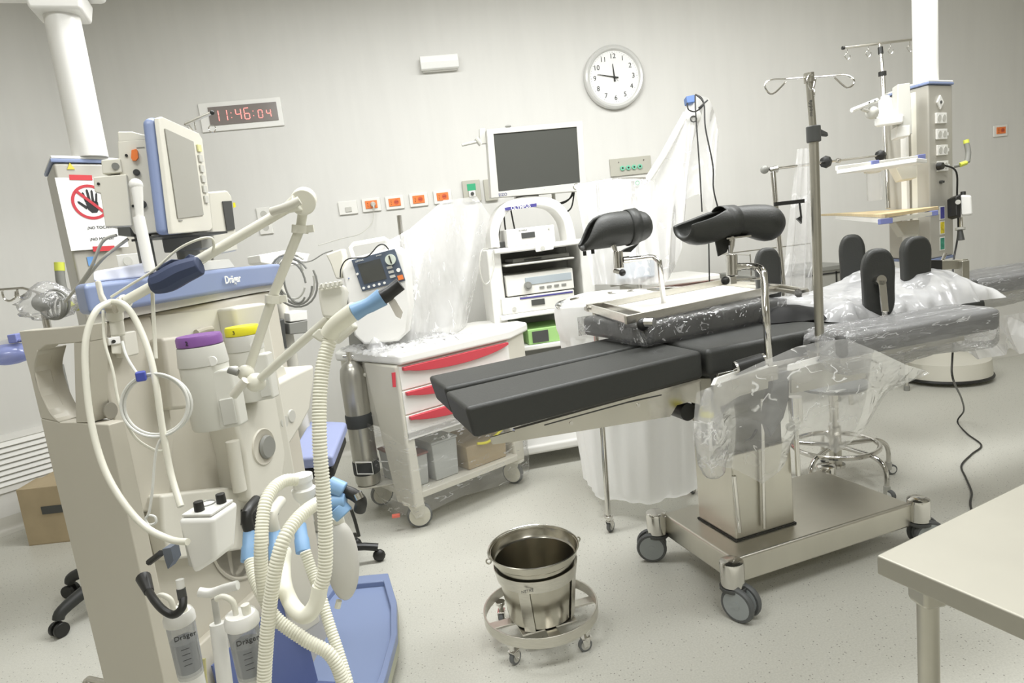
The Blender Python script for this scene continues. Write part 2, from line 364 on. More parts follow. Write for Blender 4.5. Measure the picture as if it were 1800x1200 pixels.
G_ = 'orange emergency power sockets on the back wall'
tp = socket(653, 360, 'orange wall socket with a plug in it, beside the blank white plate', 'orange', grp=G_)
obj('plug', MB().cyl((.012, -.018, .002), (.014, -.05, -.002), .019, .012, 14).tube([(.014, -.045, 0), (.016, -.052, -.02), (.012, -.045, -.045)], .006), lgray, tp, L=True)
socket(694, 356, 'empty orange wall socket, next one right of the plugged socket', 'orange', grp=G_)
socket(736, 351, 'empty orange wall socket, third of the row of four', 'orange', grp=G_)
socket(778, 346, 'empty orange wall socket nearest the monitor tower', 'orange', grp=G_)
socket(1757, 230, 'lone orange wall socket far right, beyond the supply column', 'orange', s=.95)
q = wp(466, 388); t = thing('wall_socket', 'tall white double socket half hidden behind the jointed hose arm', 'socket', q)
obj('cover_plate', MB().b2((-.045, -.012, -.09), (.045, 0, .09)), mat('socket_plate', 'e9e8e2', .35), t, L=True, bevel=.004)
for dz in (.045, -.045): obj('socket_face', disc(0, dz, .022, -.01, -.014), lgray, t, L=True)
# cable from the plugged socket down
P = [wp(657, 372)-Vector((0, .04, 0)), wp(655, 392)-Vector((0, .05, 0)), wp(637, 412)-Vector((0, .2, 0)), wp(615, 421)-Vector((0, .5, 0)), wp(590, 432)-Vector((0, .8, 0))]
tag(obj('mains_cable', MB().tube(P, .003, 6, 6), lgray), 'thin grey mains cable hanging from the plugged orange socket', 'cable')
# medical gas outlets and equipotential panel
green = mat('green_label', '37a878', .5)
def gas_panel(px, py_, w_, h_, lab, face=True, label='vacio'):
    t = thing('gas_outlet', lab, 'gas outlet', wp(px, py_))
    obj('cover_plate', MB().b2((-w_/2, -.02, -h_/2), (w_/2, 0, h_/2)), mat('grey_metal_plate', 'b9b7aa', .5), t, L=True, bevel=.003)
    if face:
        obj('colour_label', MB().b2((-.03, -.023, .004), (.03, -.0195, .05)), green, t, L=True)
        obj('outlet', MB().b2((-.024, -.034, -.042), (.024, -.019, .002)), white, t, L=True, bevel=.004)
        obj('coupling', disc(0, -.02, .012, -.033, -.042), dgray, t, L=True)
gas_panel(829, 336, .125, .15, 'grey wall gas outlet with green label above the wrapped equipment')
gas_panel(862, 334, .09, .15, 'plain grey wall box directly behind the monitor edge', False)
t = thing('equipotential_panel', 'grey metal wall panel with a row of four green earth terminals', 'earthing panel', wp(1108, 292))
obj('cover_plate', MB().b2((-.155, -.01, -.062), (.155, 0, .062)), mat('grey_metal_plate', 'b9b7aa', .5), t, L=True, bevel=.002)
for k in range(4):
    q = obj('terminal', disc(-.066+k*.044, -.01, .0165, -.009, -.022, 20), mat('green_terminal', '7ccbab', .4), t, L=True)
    obj('socket_hole', disc(-.066+k*.044, -.01, .007, -.0225, -.0235, 12), ink, q, L=True)
obj('screws', MB().cyl((-.09, -.009, .034), (-.09, -.013, .034), .005, n=8).cyl((.1, -.009, .034), (.1, -.013, .034), .005, n=8), chrome, t, L=True)
t = thing('gas_outlet', 'small round green gas outlet just under the earth terminal panel', 'gas outlet', wp(1118, 322))
obj('outlet', disc(0, 0, .022, 0, -.03), white, t, L=True); obj('colour_ring', MB().torus((0, -.031, 0), .014, .004, 20, 6, (0, 1, 0)), green, t, L=True)
# air return grille low on the cut-off corner
A = Vector((*CV, 0)); B = Vector((*CH, 0)); u = (B-A).normalized(); n = Vector((u.y, -u.x, 0))
if n.dot(EYE-A) < 0: n = -n
wl = VPlane(A+n*.002, B+n*.002)
tl = wl.at(0, 765); bl = wl.at(0, 868); z1, z0 = tl.z, bl.z; L0 = -.62; mid = wl.at(0, 810); mid.z = 0
t = thing('ventilation_grille', 'long white slatted air return grille low on the wall behind the cardboard box', 'air grille', (mid.x, mid.y, z0))
def gp(s, z, o): return mid+u*s+n*o+Vector((0, 0, z))
La, Lb = -.35, .62
def gbox(s0, s1, za, zb, o0, o1, m): m.hexa([gp(s0, za, o0), gp(s1, za, o0), gp(s1, za, o1), gp(s0, za, o1), gp(s0, zb, o0), gp(s1, zb, o0), gp(s1, zb, o1), gp(s0, zb, o1)])
m = MB(); e = .04
gbox(La, Lb, z0, z0+e, 0, .012, m); gbox(La, Lb, z1-e, z1, 0, .012, m); gbox(La, La+e, z0, z1, 0, .0115, m); gbox(Lb-e, Lb, z0, z1, 0, .0115, m)
obj('frame', m, white, t)
m = MB(); k = 8
for i in range(k):
    za = z0+e+(z1-z0-2*e)*i/k; zb = z0+e+(z1-z0-2*e)*(i+.92)/k
    m.hexa([gp(La+e, za, .022), gp(Lb-e, za, .022), gp(Lb-e, za+.003, .024), gp(La+e, za+.003, .024), gp(La+e, zb, .0), gp(Lb-e, zb, .0), gp(Lb-e, zb+.003, .002), gp(La+e, zb+.003, .002)])
obj('slats', m, white, t)
m = MB(); gbox(La+e, Lb-e, z0+e, z1-e, -.0005, .0005, m); obj('backing', m, mgray, t)
# cardboard box on the floor
pa = pz(48, 943, 0); 
t = thing('cardboard_box', 'worn cardboard box with loose flaps on the floor below the air grille', 'box', (-2.2, 4.0, 0), rad(-8))
obj('body', MB().holed([(-.2, -.13, .004), (.2, -.13, .004), (.2, .2, .004), (-.2, .2, .004)], [(-.195, -.125, .004), (.195, -.125, .004), (.195, .195, .004), (-.195, .195, .004)], (0, 0, .33)).b2((-.2, -.13, 0.001), (.2, .2, .006)), card, t, L=True)
obj('flap', MB().prism([(-.2, -.13, .333), (.2, -.13, .333), (.19, .0, .36), (-.18, .01, .35)], (0, .001, .004)), card, t, L=True)
obj('flap', MB().prism([(-.2, .2, .333), (.2, .2, .333), (.19, .04, .345), (-.18, .04, .338)], (0, .001, .004)), card, t, L=True)
obj('tape', MB().b2((-.08, -.1345, .18), (.04, -.13, .225)), dgray, t, L=True)
# ---------------------------------------------------------------- foreground steel table
fc = pz(1540, 975, .83)
E0 = (pz(1800, 1086, .83)-fc).normalized(); E1 = (pz(1800, 848, .83)-fc).normalized()
t = thing('instrument_table', 'bare stainless steel work table with tubular leg in the near corner', 'table', (fc.x, fc.y, 0))
E1n = Vector((E0.y, -E0.x, 0)); E1n = E1n if E1n.dot(E1) > 0 else -E1n
W_, D_ = .62, 1.1
def ft(a, b, z): return fc+E0*a+E1*b+Vector((0, 0, z-.83))
m = MB().hexa([ft(0, 0, .795), ft(W_, 0, .795), ft(W_, D_, .795), ft(0, D_, .795), ft(0, 0, .83), ft(W_, 0, .83), ft(W_, D_, .83), ft(0, D_, .83)])
obj('tabletop', m, mat('matt_steel_top', 'a09d91', .5, .5, var=.04, vscale=5), t, bevel=.004)
for a, b in ((.05, .06), (W_-.05, .06), (.05, D_-.06), (W_-.05, D_-.06)):
    p = ft(a, b, 0); p.z = 0; q = Vector((p.x, p.y, .79))
    l = obj('leg', MB().cyl(p+Vector((0, 0, .03)), q, .0165, n=24), dsteel, t)
    obj('leg_bracket', MB().b2((p.x-.022, p.y-.022, .745), (p.x+.022, p.y+.022, .796)), dsteel, l, bevel=.008)
    obj('foot', MB().cyl(p, p+Vector((0, 0, .035)), .019, n=20), blackg, l)
# ---------------------------------------------------------------- kick bucket
kc = Vector((.262, 2.155, 0))
t = thing('bucket_stand', 'round steel kick bucket stand on four small casters', 'bucket stand', kc, rad(8))
obj('bumper_ring', MB().holed([(.205*math.cos(a), .205*math.sin(a), .085) for a in [2*PI*i/56 for i in range(56)]], [(.199*math.cos(a), .199*math.sin(a), .085) for a in [2*PI*i/56 for i in range(56)]], (0, 0, .038)), steel, t, L=True, bevel=.0015)
m = MB(); m.b2((-.2, -.02, .082), (.2, .02, .09)); m.b2((-.02, -.2, .0815), (.02, .2, .0895)); m.b2((-.1, -.1, .0825), (.1, .1, .0885)); obj('cross_base', m, steel, t, L=True, bevel=.001)
for k in range(4):
    a = PI/4+k*PI/2+.15; u = Vector((math.cos(a), math.sin(a), 0)); v = Vector((-u.y, u.x, 0))
    obj('upright', MB().hexa([u*.12-v*.02+Z1*.09, u*.12+v*.02+Z1*.09, u*.1175+v*.02+Z1*.09, u*.1175-v*.02+Z1*.09, u*.142-v*.02+Z1*.27, u*.142+v*.02+Z1*.27, u*.139+v*.02+Z1*.27, u*.139-v*.02+Z1*.27]), steel, t, L=True)
obj('holder_ring', MB().lathe((0, 0, 0), [(.139, .245), (.147, .29), (.1495, .29), (.1415, .245)], 56, closed=True), steel, t, L=True)
def caster(t, p, ang, r=.024, hh=.08, m1=chrome, m2=rubber, m3=None, w_=.016, twin=False, gap=.012, local=True, dr=.7, fork=True):
    """swivel caster: p on the floor under the swivel, wheel axis turned by ang"""
    p = Vector(p); R = rz(ang); ax = R@Vector((0, 1, 0)); fw_ = R@Vector((1, 0, 0)); c = p+fw_*r*.45+Z1*r
    g = MB().cyl(p+Z1*(hh-.012), p+Z1*hh, r*.75, n=16).cyl(p+Z1*(r*1.9), p+Z1*(hh-.01), r*.4, n=12)
    if fork:
        for s in (-1, 1):
            o = ax*s*(w_/2+.003)
            g.prism([c+o-fw_*r*.35-Z1*r*.2, c+o+fw_*r*.3-Z1*r*.2, c+o+fw_*r*.5+Z1*r*.9, c+o-fw_*r*.9+Z1*r*1.15], ax*s*.0025)
        g.box(c-fw_*r*.2+Z1*(r*1.12), (r*1.5, w_+.011, .004), R)
        g.cyl(c-ax*(w_/2+.007), c+ax*(w_/2+.007), r*.14, n=8)
    f_ = obj('caster_fork', g, m1, t, L=local, bevel=.001)
    prof = [(r*.94, -w_/2), (r, -w_/2+r*.12), (r, w_/2-r*.12), (r*.94, w_/2), (r*(dr-.04), w_/2)]
    for s in ((-1, 1) if twin else (0,)):
        cc = c+ax*s*(w_/2+gap/2)
        q = obj('wheel', MB().lathe(cc, [(r*(dr-.04), -w_/2)]+prof, 28, axis=ax), m2, f_, L=local)
        obj('wheel_disc', MB().cyl(cc-ax*w_*.53, cc+ax*w_*.53, r*dr, n=24).cyl(cc-ax*w_*.6, cc+ax*w_*.6, r*.22, n=12), m3 or m1, q, L=local)
    return f_
for k in range(4):
    a = PI/4+k*PI/2-.12; caster(t, (.185*math.cos(a), .185*math.sin(a), 0), a+1.1+k, r=.024, hh=.086, m3=lgray)
bk = thing('bucket', 'brushed stainless steel bucket with wire handle set in the round stand', 'bucket', kc+Vector((0, 0, .0935)), rad(8))
obj('body', MB().lathe((0, 0, 0), [(.0, .0), (.11, .0), (.115, .004), (.142, .215), (.15, .222), (.156, .248), (.158, .252), (.161, .25), (.159, .246), (.154, .246), (.148, .2205), (.14, .213), (.112, .008), (.0, .006)][:-1]+[(.0001, .007)], 64), mat('bucket_steel', 'c2beb2', .22, 1, var=.05, vscale=10, stretch=(1, 1, .1)), bk, L=True)
hd = [Vector((.163*math.cos(a), .163*math.sin(a), .243+.012*math.sin(a))) for a in [PI*i/24 for i in range(25)]]
obj('wire_handle', MB().tube(hd, .0028, 8), chrome, bk, L=True)
for s in (1, -1): obj('handle_ear', MB().torus((s*.166, 0, .236), .009, .003, 16, 6, (0, 1, 0)), steel, bk, L=True)
text('NETRE', .014, kc+Vector((-.055, -.1435, .262)), X1, Z1, dgray, t)
# ---------------------------------------------------------------- operating table
TO = Vector((.967, 2.082, 0)); TA = rad(11.5); TM = Matrix.Translation(TO) @ Matrix.Rotation(TA, 4, 'Z')
def T(x, y, z): return TM @ Vector((x, y, z))
ot = thing('operating_table', 'stainless operating table with black padded sections on a wheeled steel base', 'operating table', TO, TA)
ssheet = mat('table_sheet_steel', 'd6d3c9', .34, 1, var=.05, vscale=6, stretch=(1, 1, .3))
bt = obj('base', MB().b2((0, 0, .1), (.86, .47, .2)), ssheet, ot, L=True, bevel=.012, seg=3)
obj('base_lip', MB().b2((.09, .1, .2), (.375, .345, .206)), black, bt, L=True)
for i, (x, y, g) in enumerate(((-.025, -.02, -1.2), (-.03, .47, 2.6), (.895, 0, -.4), (.89, .47, .4))):
    h = obj('caster_housing', MB().lathe((x, y, 0), [(.036, .118), (.041, .122), (.043, .2), (.041, .21), (.03, .216), (.0001, .218)], 28), chrome, ot, L=True)
    caster(ot, (x, y, 0), g, r=.063, hh=.118, m1=dgray, m2=tyre, m3=hub, w_=.022, dr=.8, twin=True, gap=.026, fork=False)
cl = obj('column', MB().b2((.095, .105, .203), (.37, .34, .54)), ssheet, ot, L=True, bevel=.006, seg=3)
obj('column_sleeve', MB().b2((.115, .125, .5), (.35, .32, .86)), mat('dark_bellows', '6b6a64', .5), ot, L=True, bevel=.01)
obj('top_frame', MB().b2((-.08, .03, .855), (.62, .42, .905)).b2((.6, .05, .87), (1.2, .4, .9)), dgray, ot, L=True, bevel=.006)
def pad(name, c, z0, z1, b=.02, m=black): return obj(name, MB().hexa([Vector((*p, z0)) for p in c]+[Vector((*p, z1)) for p in c]), m, ot, L=True, bevel=b, seg=4)
pad('seat_pad', [(-.122, -.1), (.43, -.1), (.43, .45), (-.122, .45)], .908, 1.0)
pad('back_pad', [(.445, -.09), (1.2, -.06), (1.2, .41), (.445, .44)], .908, .985)
def legpad(y0, y1, xl, zt, yo):
    x1 = -.135
    return obj('leg_pad', MB().hexa([(xl+.015, y0+yo, zt-.095), (x1, y0, .908), (x1, y1, .908), (xl+.02, y1+yo, zt-.095), (xl, y0+yo, zt), (x1, y0, .998), (x1, y1, .998), (xl, y1+yo, zt)]), black, ot, L=True, bevel=.014, seg=4)
legpad(-.09, .165, -.93, .962, .008); legpad(.185, .43, -.92, .965, .03)
# steel leg rail traced on the upright plane under the near leg pad
vp = VPlane(T(-.9, -.045, 0), T(0, -.045, 0))
def tr(vpn, pts, off=0): return [vpn.at(x, y, off) for x, y in pts]
obj('leg_section_rail', MB().prism(tr(vp, [(862, 769), (905, 757), (1232, 668), (1234, 712), (1212, 706), (1190, 712), (1178, 732), (905, 776), (866, 781)]), -vp.n*.008).prism(tr(vp, [(905, 755), (1232, 665), (1232, 670), (905, 760)], .012), -vp.n*.02), mat('polished_steel', 'd4d1c8', .2, 1, var=.04, vscale=6), ot)
obj('rail_slot', MB().prism(tr(vp, [(957, 744), (1100, 706), (1163, 693), (1163, 695), (1100, 709), (957, 748)], .001), -vp.n*.002), dgray, ot)
obj('leg_section_rail', MB().b2((-.85, .33, .85), (-.1, .34, .9)), ssheet, ot, L=True)
for x, y in ((1004, 743), (1122, 712)): q = vp.at(x, y); obj('screw', MB().cyl(q, q+vp.n*.003, .006, n=12), chrome, ot)
q = vp.at(1204, 722, -.05); obj('hinge', MB().cyl(q-vp.n*.12, q+vp.n*.02, .03, n=24), blackp, ot)
q = vp.at(1243, 690, -.02); obj('hinge_block', MB().hexa([*tr(vp, [(1232, 745), (1252, 745)], .0), *[p-vp.n*.05 for p in tr(vp, [(1252, 745), (1232, 745)])], *tr(vp, [(1228, 664), (1250, 664)]), *[p-vp.n*.05 for p in tr(vp, [(1250, 664), (1228, 664)])]]), dsteel, ot, bevel=.003)
# side rails and clamps on the near side
for y in (-.125, .47):
    r_ = obj('side_rail', MB().b2((-.11, y-.005, .9), (.42, y+.005, .925)).b2((.47, y-.005, .885), (1.15, y+.005, .91)), chrome, ot, L=True, bevel=.001)
    obj('rail_spacers', MB().b2((-.05, min(y, 0 if y < 0 else .41), .905), (-.03, max(y, 0 if y < 0 else .41), .92)).b2((.36, min(y, 0 if y < 0 else .41), .905), (.38, max(y, 0 if y < 0 else .41), .92)), chrome, r_, L=True)
q1 = pd(1296, 645, 2.02); q2 = pd(1340, 632, 2.02)
cb = obj('clamp_block', MB().cyl(q1, q2, .021, n=20), blackp, ot, label='black clamp sleeve with chrome ends')
obj('clamp_cap', MB().cyl(q1, q1-(q2-q1).normalized()*.008, .019, n=20), chrome, cb); obj('clamp_cap', MB().cyl(q2, q2+(q2-q1).normalized()*.008, .019, n=20), chrome, cb)
# accessory plates (white topped channels) hung on the rail under the plastic
vq = VPlane(T(-.05, -.185, 0), T(.5, -.185, 0))
for nm, face, top in (('accessory_plate', [(1255, 677), (1352, 645), (1350, 682), (1300, 696), (1272, 712), (1258, 716)], [(1256, 677), (1352, 645), (1345, 636), (1262, 664)]),
                      ('accessory_plate', [(1391, 651), (1519, 616), (1522, 664), (1425, 685), (1391, 691)], [(1391, 651), (1519, 616), (1500, 610), (1392, 640)])):
    a_ = obj(nm, MB().prism(tr(vq, face), -vq.n*.004), dsteel, ot)
    P = tr(vq, top); obj('plate_edge', MB().prism(P, Vector((0, 0, -.004))-vq.n*.02), white, a_)
    c0 = (P[0]+P[3])/2; c1 = (P[1]+P[2])/2
    obj('slot', MB().tube([c0.lerp(c1, .38)+vq.n*.0015, c0.lerp(c1, .78)+vq.n*.0015], .0025, 6), dgray, a_)
obj('control_cable', MB().tube([pd(1310, 775, 2.2), pd(1322, 768, 2.15), pd(1330, 755, 2.15)], .005, 8, 4), blackp, ot)
# dark joint of the near leg holder behind the plastic and hanging hand-set
obj('dark_bracket', MB().prism([pd(x, y, 2.12) for x, y in [(1362, 655), (1388, 650), (1388, 700), (1378, 735), (1355, 770), (1345, 735), (1352, 700)]], FW*.05), dgray, ot, bevel=.006)
# vertical rods stowed along the column
for nm, pts, r_ in (('accessory_rod', [(1339, 700), (1343, 928)], .0075), ('accessory_rod', [(1290, 836), (1300, 935)], .0085), ('accessory_rod', [(1399, 750), (1403, 835)], .0095)):
    (a, b), (c_, d) = pts; yy = .085 if r_ > .008 else .09
    p = VPlane(T(0, yy, 0), T(1, yy, 0)); obj(nm, MB().tube([p.at(a, b), p.at(c_, d)], r_, 14), chrome, ot)
p = VPlane(T(0, .07, 0), T(1, .07, 0)); a = p.at(1397, 697); b = p.at(1399, 742)
obj('clamp_cylinder', MB().cyl(a, b, .025, n=24), chrome, ot); obj('clamp_knob', MB().ball(p.at(1389, 750, .01), .017, 16), blackp, ot)
for x, y in ((1360, 935), (1330, 900)): pass
# ---------------------------------------------------------------- infusion pole clamped to the table
def onrail(px, py_, yy=-.16): return VPlane(T(0, yy, 0), T(1, yy, 0)).at(px, py_)
pt = onrail(1422, 138); pb = onrail(1442, 640)
ax = (pt-pb).normalized(); pj_ = onrail(1430, 235)
t = thing('infusion_pole', 'steel infusion pole with four wire hooks clamped to the near table rail', 'infusion pole', pb)
obj('lower_tube', MB().cyl(pb, pj_, .0145, n=24), dsteel, t); obj('upper_tube', MB().cyl(pj_, pt, .0108, n=24), dsteel, t)
obj('height_lock', MB().cyl(pj_-ax*.026, pj_+ax*.024, .0215, n=24).prism([pj_+ax*.02+RT*.015, pj_+ax*.005+RT*.046, pj_-ax*.006+RT*.048, pj_-ax*.002+RT*.012], FW*.015), dgray, t, bevel=.003)
obj('hook_hub', MB().cyl(pt-ax*.012, pt+ax*.016, .0155, n=20), dsteel, t)
def hookarm(pts, dz): return spline([pt+RT*(x*.00183)+Vector((0, 0, 0))-DN*(y*.00183)+FW*(d_) for x, y, d_ in pts], 6)
for pts in ([(0, 2, 0), (-40, -3, -.01), (-68, -5, -.01), (-77, -15, -.01), (-70, -27, -.01), (-60, -26, -.01), (-42, -8, -.01)],
            [(0, 2, 0), (35, 6, .01), (65, 8, .01), (79, 0, .01), (77, -9, .01), (66, -13, .01), (46, 4, .01)],
            [(0, 2, 0), (-8, -5, -.05), (-18, -11, -.07), (-25, -22, -.09), (-20, -36, -.09), (-13, -34, -.08), (-4, -14, -.06)],
            [(0, 2, 0), (12, 4, .05), (25, 11, .08), (31, 10, .1), (34, 0, .1), (30, -12, .09), (14, 0, .07)]):
    obj('hook', MB().tube(hookarm(pts, 0), .0027, 8), chrome, t)
q = onrail(1425, 190, -.1605); text('medifa', .019, q+(EYE-q).normalized()*.0125, ax, -RT, dgray, t)
k1 = onrail(1412, 356); obj('crossbar', MB().box(k1-RT*.045, (.094, .012, .012), rz(-rad(7.1))), blackp, t); obj('crossbar_lever', MB().tube([k1-RT*.012, k1+DN*.05-RT*.006], .003, 6).prism([k1+DN*.05-RT*.02, k1+DN*.066-RT*.004, k1+DN*.04-RT*.004], FW*.01), blackp, t)
obj('clamp', MB().box(pb-Z1*.0+Vector((0, .015, .02)), (.045, .05, .05), rz(TA)), dsteel, t, bevel=.004)
# ---------------------------------------------------------------- leg holders
def lerpz(p, q, t): return p.lerp(q, t)
def shell(name, sections, th, parent, m=black):
    """open trough: sections = (centre, along dir, radius w, radius h, opening half-angle deg, side lift)"""
    g = MB(); n = 26; V = []
    for c, u, rw, rh, op, in sections:
        s = Vector((u.y, -u.x, 0)).normalized(); up = s.cross(u).normalized(); up = up if up.z > 0 else -up; row = []
        for i in range(n+1):
            a = rad(-90)+rad(180-op)*(2*i/n-1); row.append(c+s*rw*math.cos(a)+up*rh*math.sin(a))
        V.append(row)
    W = [p for r in V for p in r]; w_ = n+1
    g.add(W, [(j*w_+i, j*w_+i+1, (j+1)*w_+i+1, (j+1)*w_+i) for j in range(len(V)-1) for i in range(n)])
    return obj(name, g, m, parent, sub=1, solid=th, sharp=80)
def strap(name, c, u, rw, rh, wd, parent, a0=0, a1=360, m=black):
    s = Vector((u.y, -u.x, 0)).normalized(); up = Z1; n = 28
    return obj(name, MB().grid(lambda a, v: c+u*(v-.5)*wd+s*rw*math.cos(rad(a0+(a1-a0)*a))+up*rh*math.sin(rad(a0+(a1-a0)*a)), n, 1), m, parent, solid=.003)
# near one
na = pd(1205, 402, 2.12); nb_ = pd(1352, 388, 2.2); u = (nb_-na); L_ = u.length; u = u.normalized(); uh = Vector((u.x, u.y, 0)).normalized()
lb = onrail(1352, 640, -.155)
t = thing('leg_holder', 'black padded leg holder on bent steel tube, near side, rounded heel to the right', 'leg holder', lb, group=None)
S = []
for k, (f, rw, rh, op, dz) in enumerate([(-.03, .052, .034, 80, .0), (.05, .068, .055, 78, .0), (.2, .072, .06, 70, .0), (.36, .064, .052, 50, .004), (.5, .054, .044, 20, .004), (.7, .052, .043, 4, .004), (.88, .064, .056, 0, -.01), (1.0, .064, .056, 0, -.014), (1.09, .044, .038, 0, -.014), (1.115, .012, .012, 0, -.012)]):
    S.append((na+u*L_*f+Z1*(dz+.006), u, rw, rh, op))
obj('padded_shell', MB(), black, t) if False else shell('padded_shell', S, .012, t)
strap('strap', na+u*L_*.48+Z1*.01, u, .062, .052, .05, t)
a_ = na+u*L_*.4+Z1*-.045; obj('strap_tail', MB().prism([a_-uh*.02, a_+uh*.045, a_+uh*.02-Z1*.045, a_-uh*.012-Z1*.055], Vector((.0, .006, 0))), black, t)
b0 = pd(1285, 418, 2.15); b1 = pd(1285, 446, 2.15)
obj('mount_plate', MB().box(pd(1294, 417, 2.15), (.085, .04, .005), rz(.0)).cyl(pd(1285, 425, 2.15), pd(1286, 412, 2.15), .01, n=14), chrome, t)
obj('ball_stem', MB().cyl(pd(1284, 446, 2.15), pd(1285, 432, 2.15), .006, .011, 18).cyl(pd(1285, 432, 2.15), pd(1286, 420, 2.15), .011, .0115, 18), chrome, t)
obj('joint_cylinder', MB().cyl(pd(1287, 485, 2.15), pd(1286, 448, 2.15), .0185, n=28), chrome, t, bevel=.002)
obj('locking_lever', MB().box(pd(1287, 492, 2.15), (.02, .02, .024)).cyl(pd(1292, 492, 2.15), pd(1340, 489, 2.15), .0045, n=12), chrome, t)
obj('lever_knob', MB().ball(pd(1275, 493, 2.14), .014, 18), blackp, t)
obj('tube_collar', MB().cyl(pd(1292, 470, 2.15), pd(1301, 469, 2.15), .014, n=20), chrome, t)
obj('support_tube', MB().tube(spline([pd(1296, 469, 2.15), pd(1315, 468, 2.15), pd(1332, 470, 2.13), pd(1340, 477, 2.11), pd(1343, 490, 2.1), pd(1347, 560, 2.06), lb+Z1*.02, lb-Z1*.05], 6), .0118, 20), chrome, t)
obj('rail_clamp', MB().box(lb+Vector((0, .02, -.03)), (.05, .06, .05), rz(TA)), dsteel, t, bevel=.005)
# far one
fa = pd(1022, 420, 2.62); fb = pd(1130, 396, 2.68); u = fb-fa; L_ = u.length; u = u.normalized(); uh = Vector((u.x, u.y, 0)).normalized()
fb_ = VPlane(T(0, .49, 0), T(1, .49, 0)).at(1168, 545); fb_.z = .93
t = thing('leg_holder', 'black padded leg holder on bent steel tube, far side, strap around its right end', 'leg holder', fb_)
S = []
for f, rw, rh, op, dz in [(-.0, .03, .015, 70, -.028), (.07, .045, .022, 60, -.022), (.16, .058, .046, 45, .0), (.26, .066, .062, 25, .012), (.45, .07, .066, 12, .012), (.7, .07, .064, 8, .006), (.92, .066, .06, 8, .0), (1.04, .058, .05, 0, 0), (1.08, .03, .03, 0, 0)]:
    S.append((fa+u*L_*f+Z1*dz, u, rw, rh, op))
shell('padded_shell', S, .012, t)
strap('strap', fa+u*L_*.8+Z1*.004, u, .076, .072, .04, t)
for k in (.03, .16): a_ = fa+u*L_*k-Z1*.05; obj('shell_foot', MB().cyl(a_, a_-Z1*.018, .007, n=10), blackp, t)
a_ = fa+u*L_*.62-Z1*.062; obj('strap_end', MB().prism([a_+uh*.08, a_+uh*.04-Z1*.03, a_-uh*.0-Z1*.025, a_+uh*.02-Z1*.015], Vector((0, .03, 0))), black, t)
obj('mount_plate', MB().box(pd(1076, 428, 2.64), (.11, .04, .005)), chrome, t)
obj('ball_stem', MB().cyl(pd(1083, 444, 2.63), pd(1077, 428, 2.63), .0075, .013, 18), chrome, t)
obj('joint_cylinder', MB().cyl(pd(1088, 472, 2.63), pd(1086, 442, 2.63), .02, n=28), chrome, t, bevel=.002)
obj('lever_knob', MB().ball(pd(1094, 479, 2.6), .014, 18), blackp, t); obj('lever_knob', MB().cyl(pd(1080, 476, 2.62), pd(1093, 479, 2.6), .009, n=16), chrome, t)
obj('tube_collar', MB().cyl(pd(1096, 457, 2.63), pd(1106, 456, 2.63), .0135, n=20), chrome, t)
obj('support_tube', MB().tube(spline([pd(1098, 457, 2.63), pd(1125, 454, 2.63), pd(1146, 452, 2.63), pd(1157, 458, 2.62), pd(1160, 470, 2.62), fb_+Z1*.1, fb_-Z1*.06], 6), .011, 20), chrome, t)
obj('rail_clamp', MB().box(fb_+Vector((0, -.01, -.02)), (.05, .05, .05), rz(TA)), dsteel, t, bevel=.005)
# ---------------------------------------------------------------- wrapped cushion with a steel frame lying on it
pf = [pz(1137, 611, 1.0), pz(1380, 560, 1.0)]
u = (pf[1]-pf[0]).normalized(); u.z = 0; v = Vector((-u.y, u.x, 0)); cw, cl_ = .44, (pf[1]-pf[0]).length
t = thing('cushion', 'dark cushion in clear shrink wrap lying across the table under the steel frame', 'cushion', (pf[0].x, pf[0].y, 1.0), math.atan2(u.y, u.x))
obj('pad', MB().b2((0.01, .01, .004), (cl_-.01, cw-.01, .08)), mat('cushion_vinyl', '3c3c39', .6), t, L=True, bevel=.018, seg=3)
def wrapf(nu=26, nv=16, sx=(0, 1), sy=(0, 1), h=.085, amp=.005):
    rnd = random.Random(3); N = {}
    def fn(a, b):
        k = (round(a*nu), round(b*nv))
        j = N.setdefault(k, (rnd.uniform(-1, 1), rnd.uniform(-1, 1), rnd.uniform(-1, 1)))
        ea = min(a, 1-a)*nu; eb = min(b, 1-b)*nv; e = min(ea, eb)
        x = cl_*a; y = cw*b; z = h+j[2]*amp
        if e < .5: z = .003
        elif e < 1.5: z = .078+j[2]*amp*.6
        x += j[0]*amp*.8; y += j[1]*amp*.8
        if ea < 1.5: x = (-.004 if a < .5 else cl_+.004)+j[0]*amp*.6
        if eb < 1.5: y = (-.004 if b < .5 else cw+.004)+j[1]*amp*.6
        return Vector((x, y, max(z, .003)))
    return MB().grid(fn, nu, nv)
wr = film('shrink_wrap', body=.07, gloss=.8, rough=.08, scale=26, bump=1.6, crease_glint=.45)
obj('clear_wrap', wrapf(), wr, t, L=True, sharp=180, label='clear shrink wrap')
# frame: traced corners at z 1.1
zf = 1.102; A_, B_, C_, D_ = pz(1103, 562, zf), pz(1372, 506, zf), pz(1262, 499, zf+.005), pz(1033, 541, zf)
C_ = B_+(D_-A_); t = thing('steel_frame', 'open rectangular steel frame with white tray lying on the wrapped cushion', 'frame', (A_.x, A_.y, zf))
def bar(a, b, h=.03, w_=.012, m=None):
    m = m or MB(); d = (b-a).normalized(); s = Vector((-d.y, d.x, 0))*w_/2; z = Vector((0, 0, h/2)); return m.hexa([a-s-z, b-s-z, b+s-z, a+s-z, a-s+z, b-s+z, b+s+z, a+s+z])
e = (B_-A_).normalized(); g = (D_-A_).normalized()
obj('side_bar', bar(A_-e*.01, B_+e*.002), steel, t, bevel=.002); obj('side_bar', bar(D_-e*.005, C_), steel, t, bevel=.002)
obj('end_bar', bar(A_+e*.006, D_+e*.006), steel, t, bevel=.002); obj('end_bar', bar(B_, C_), steel, t, bevel=.002)
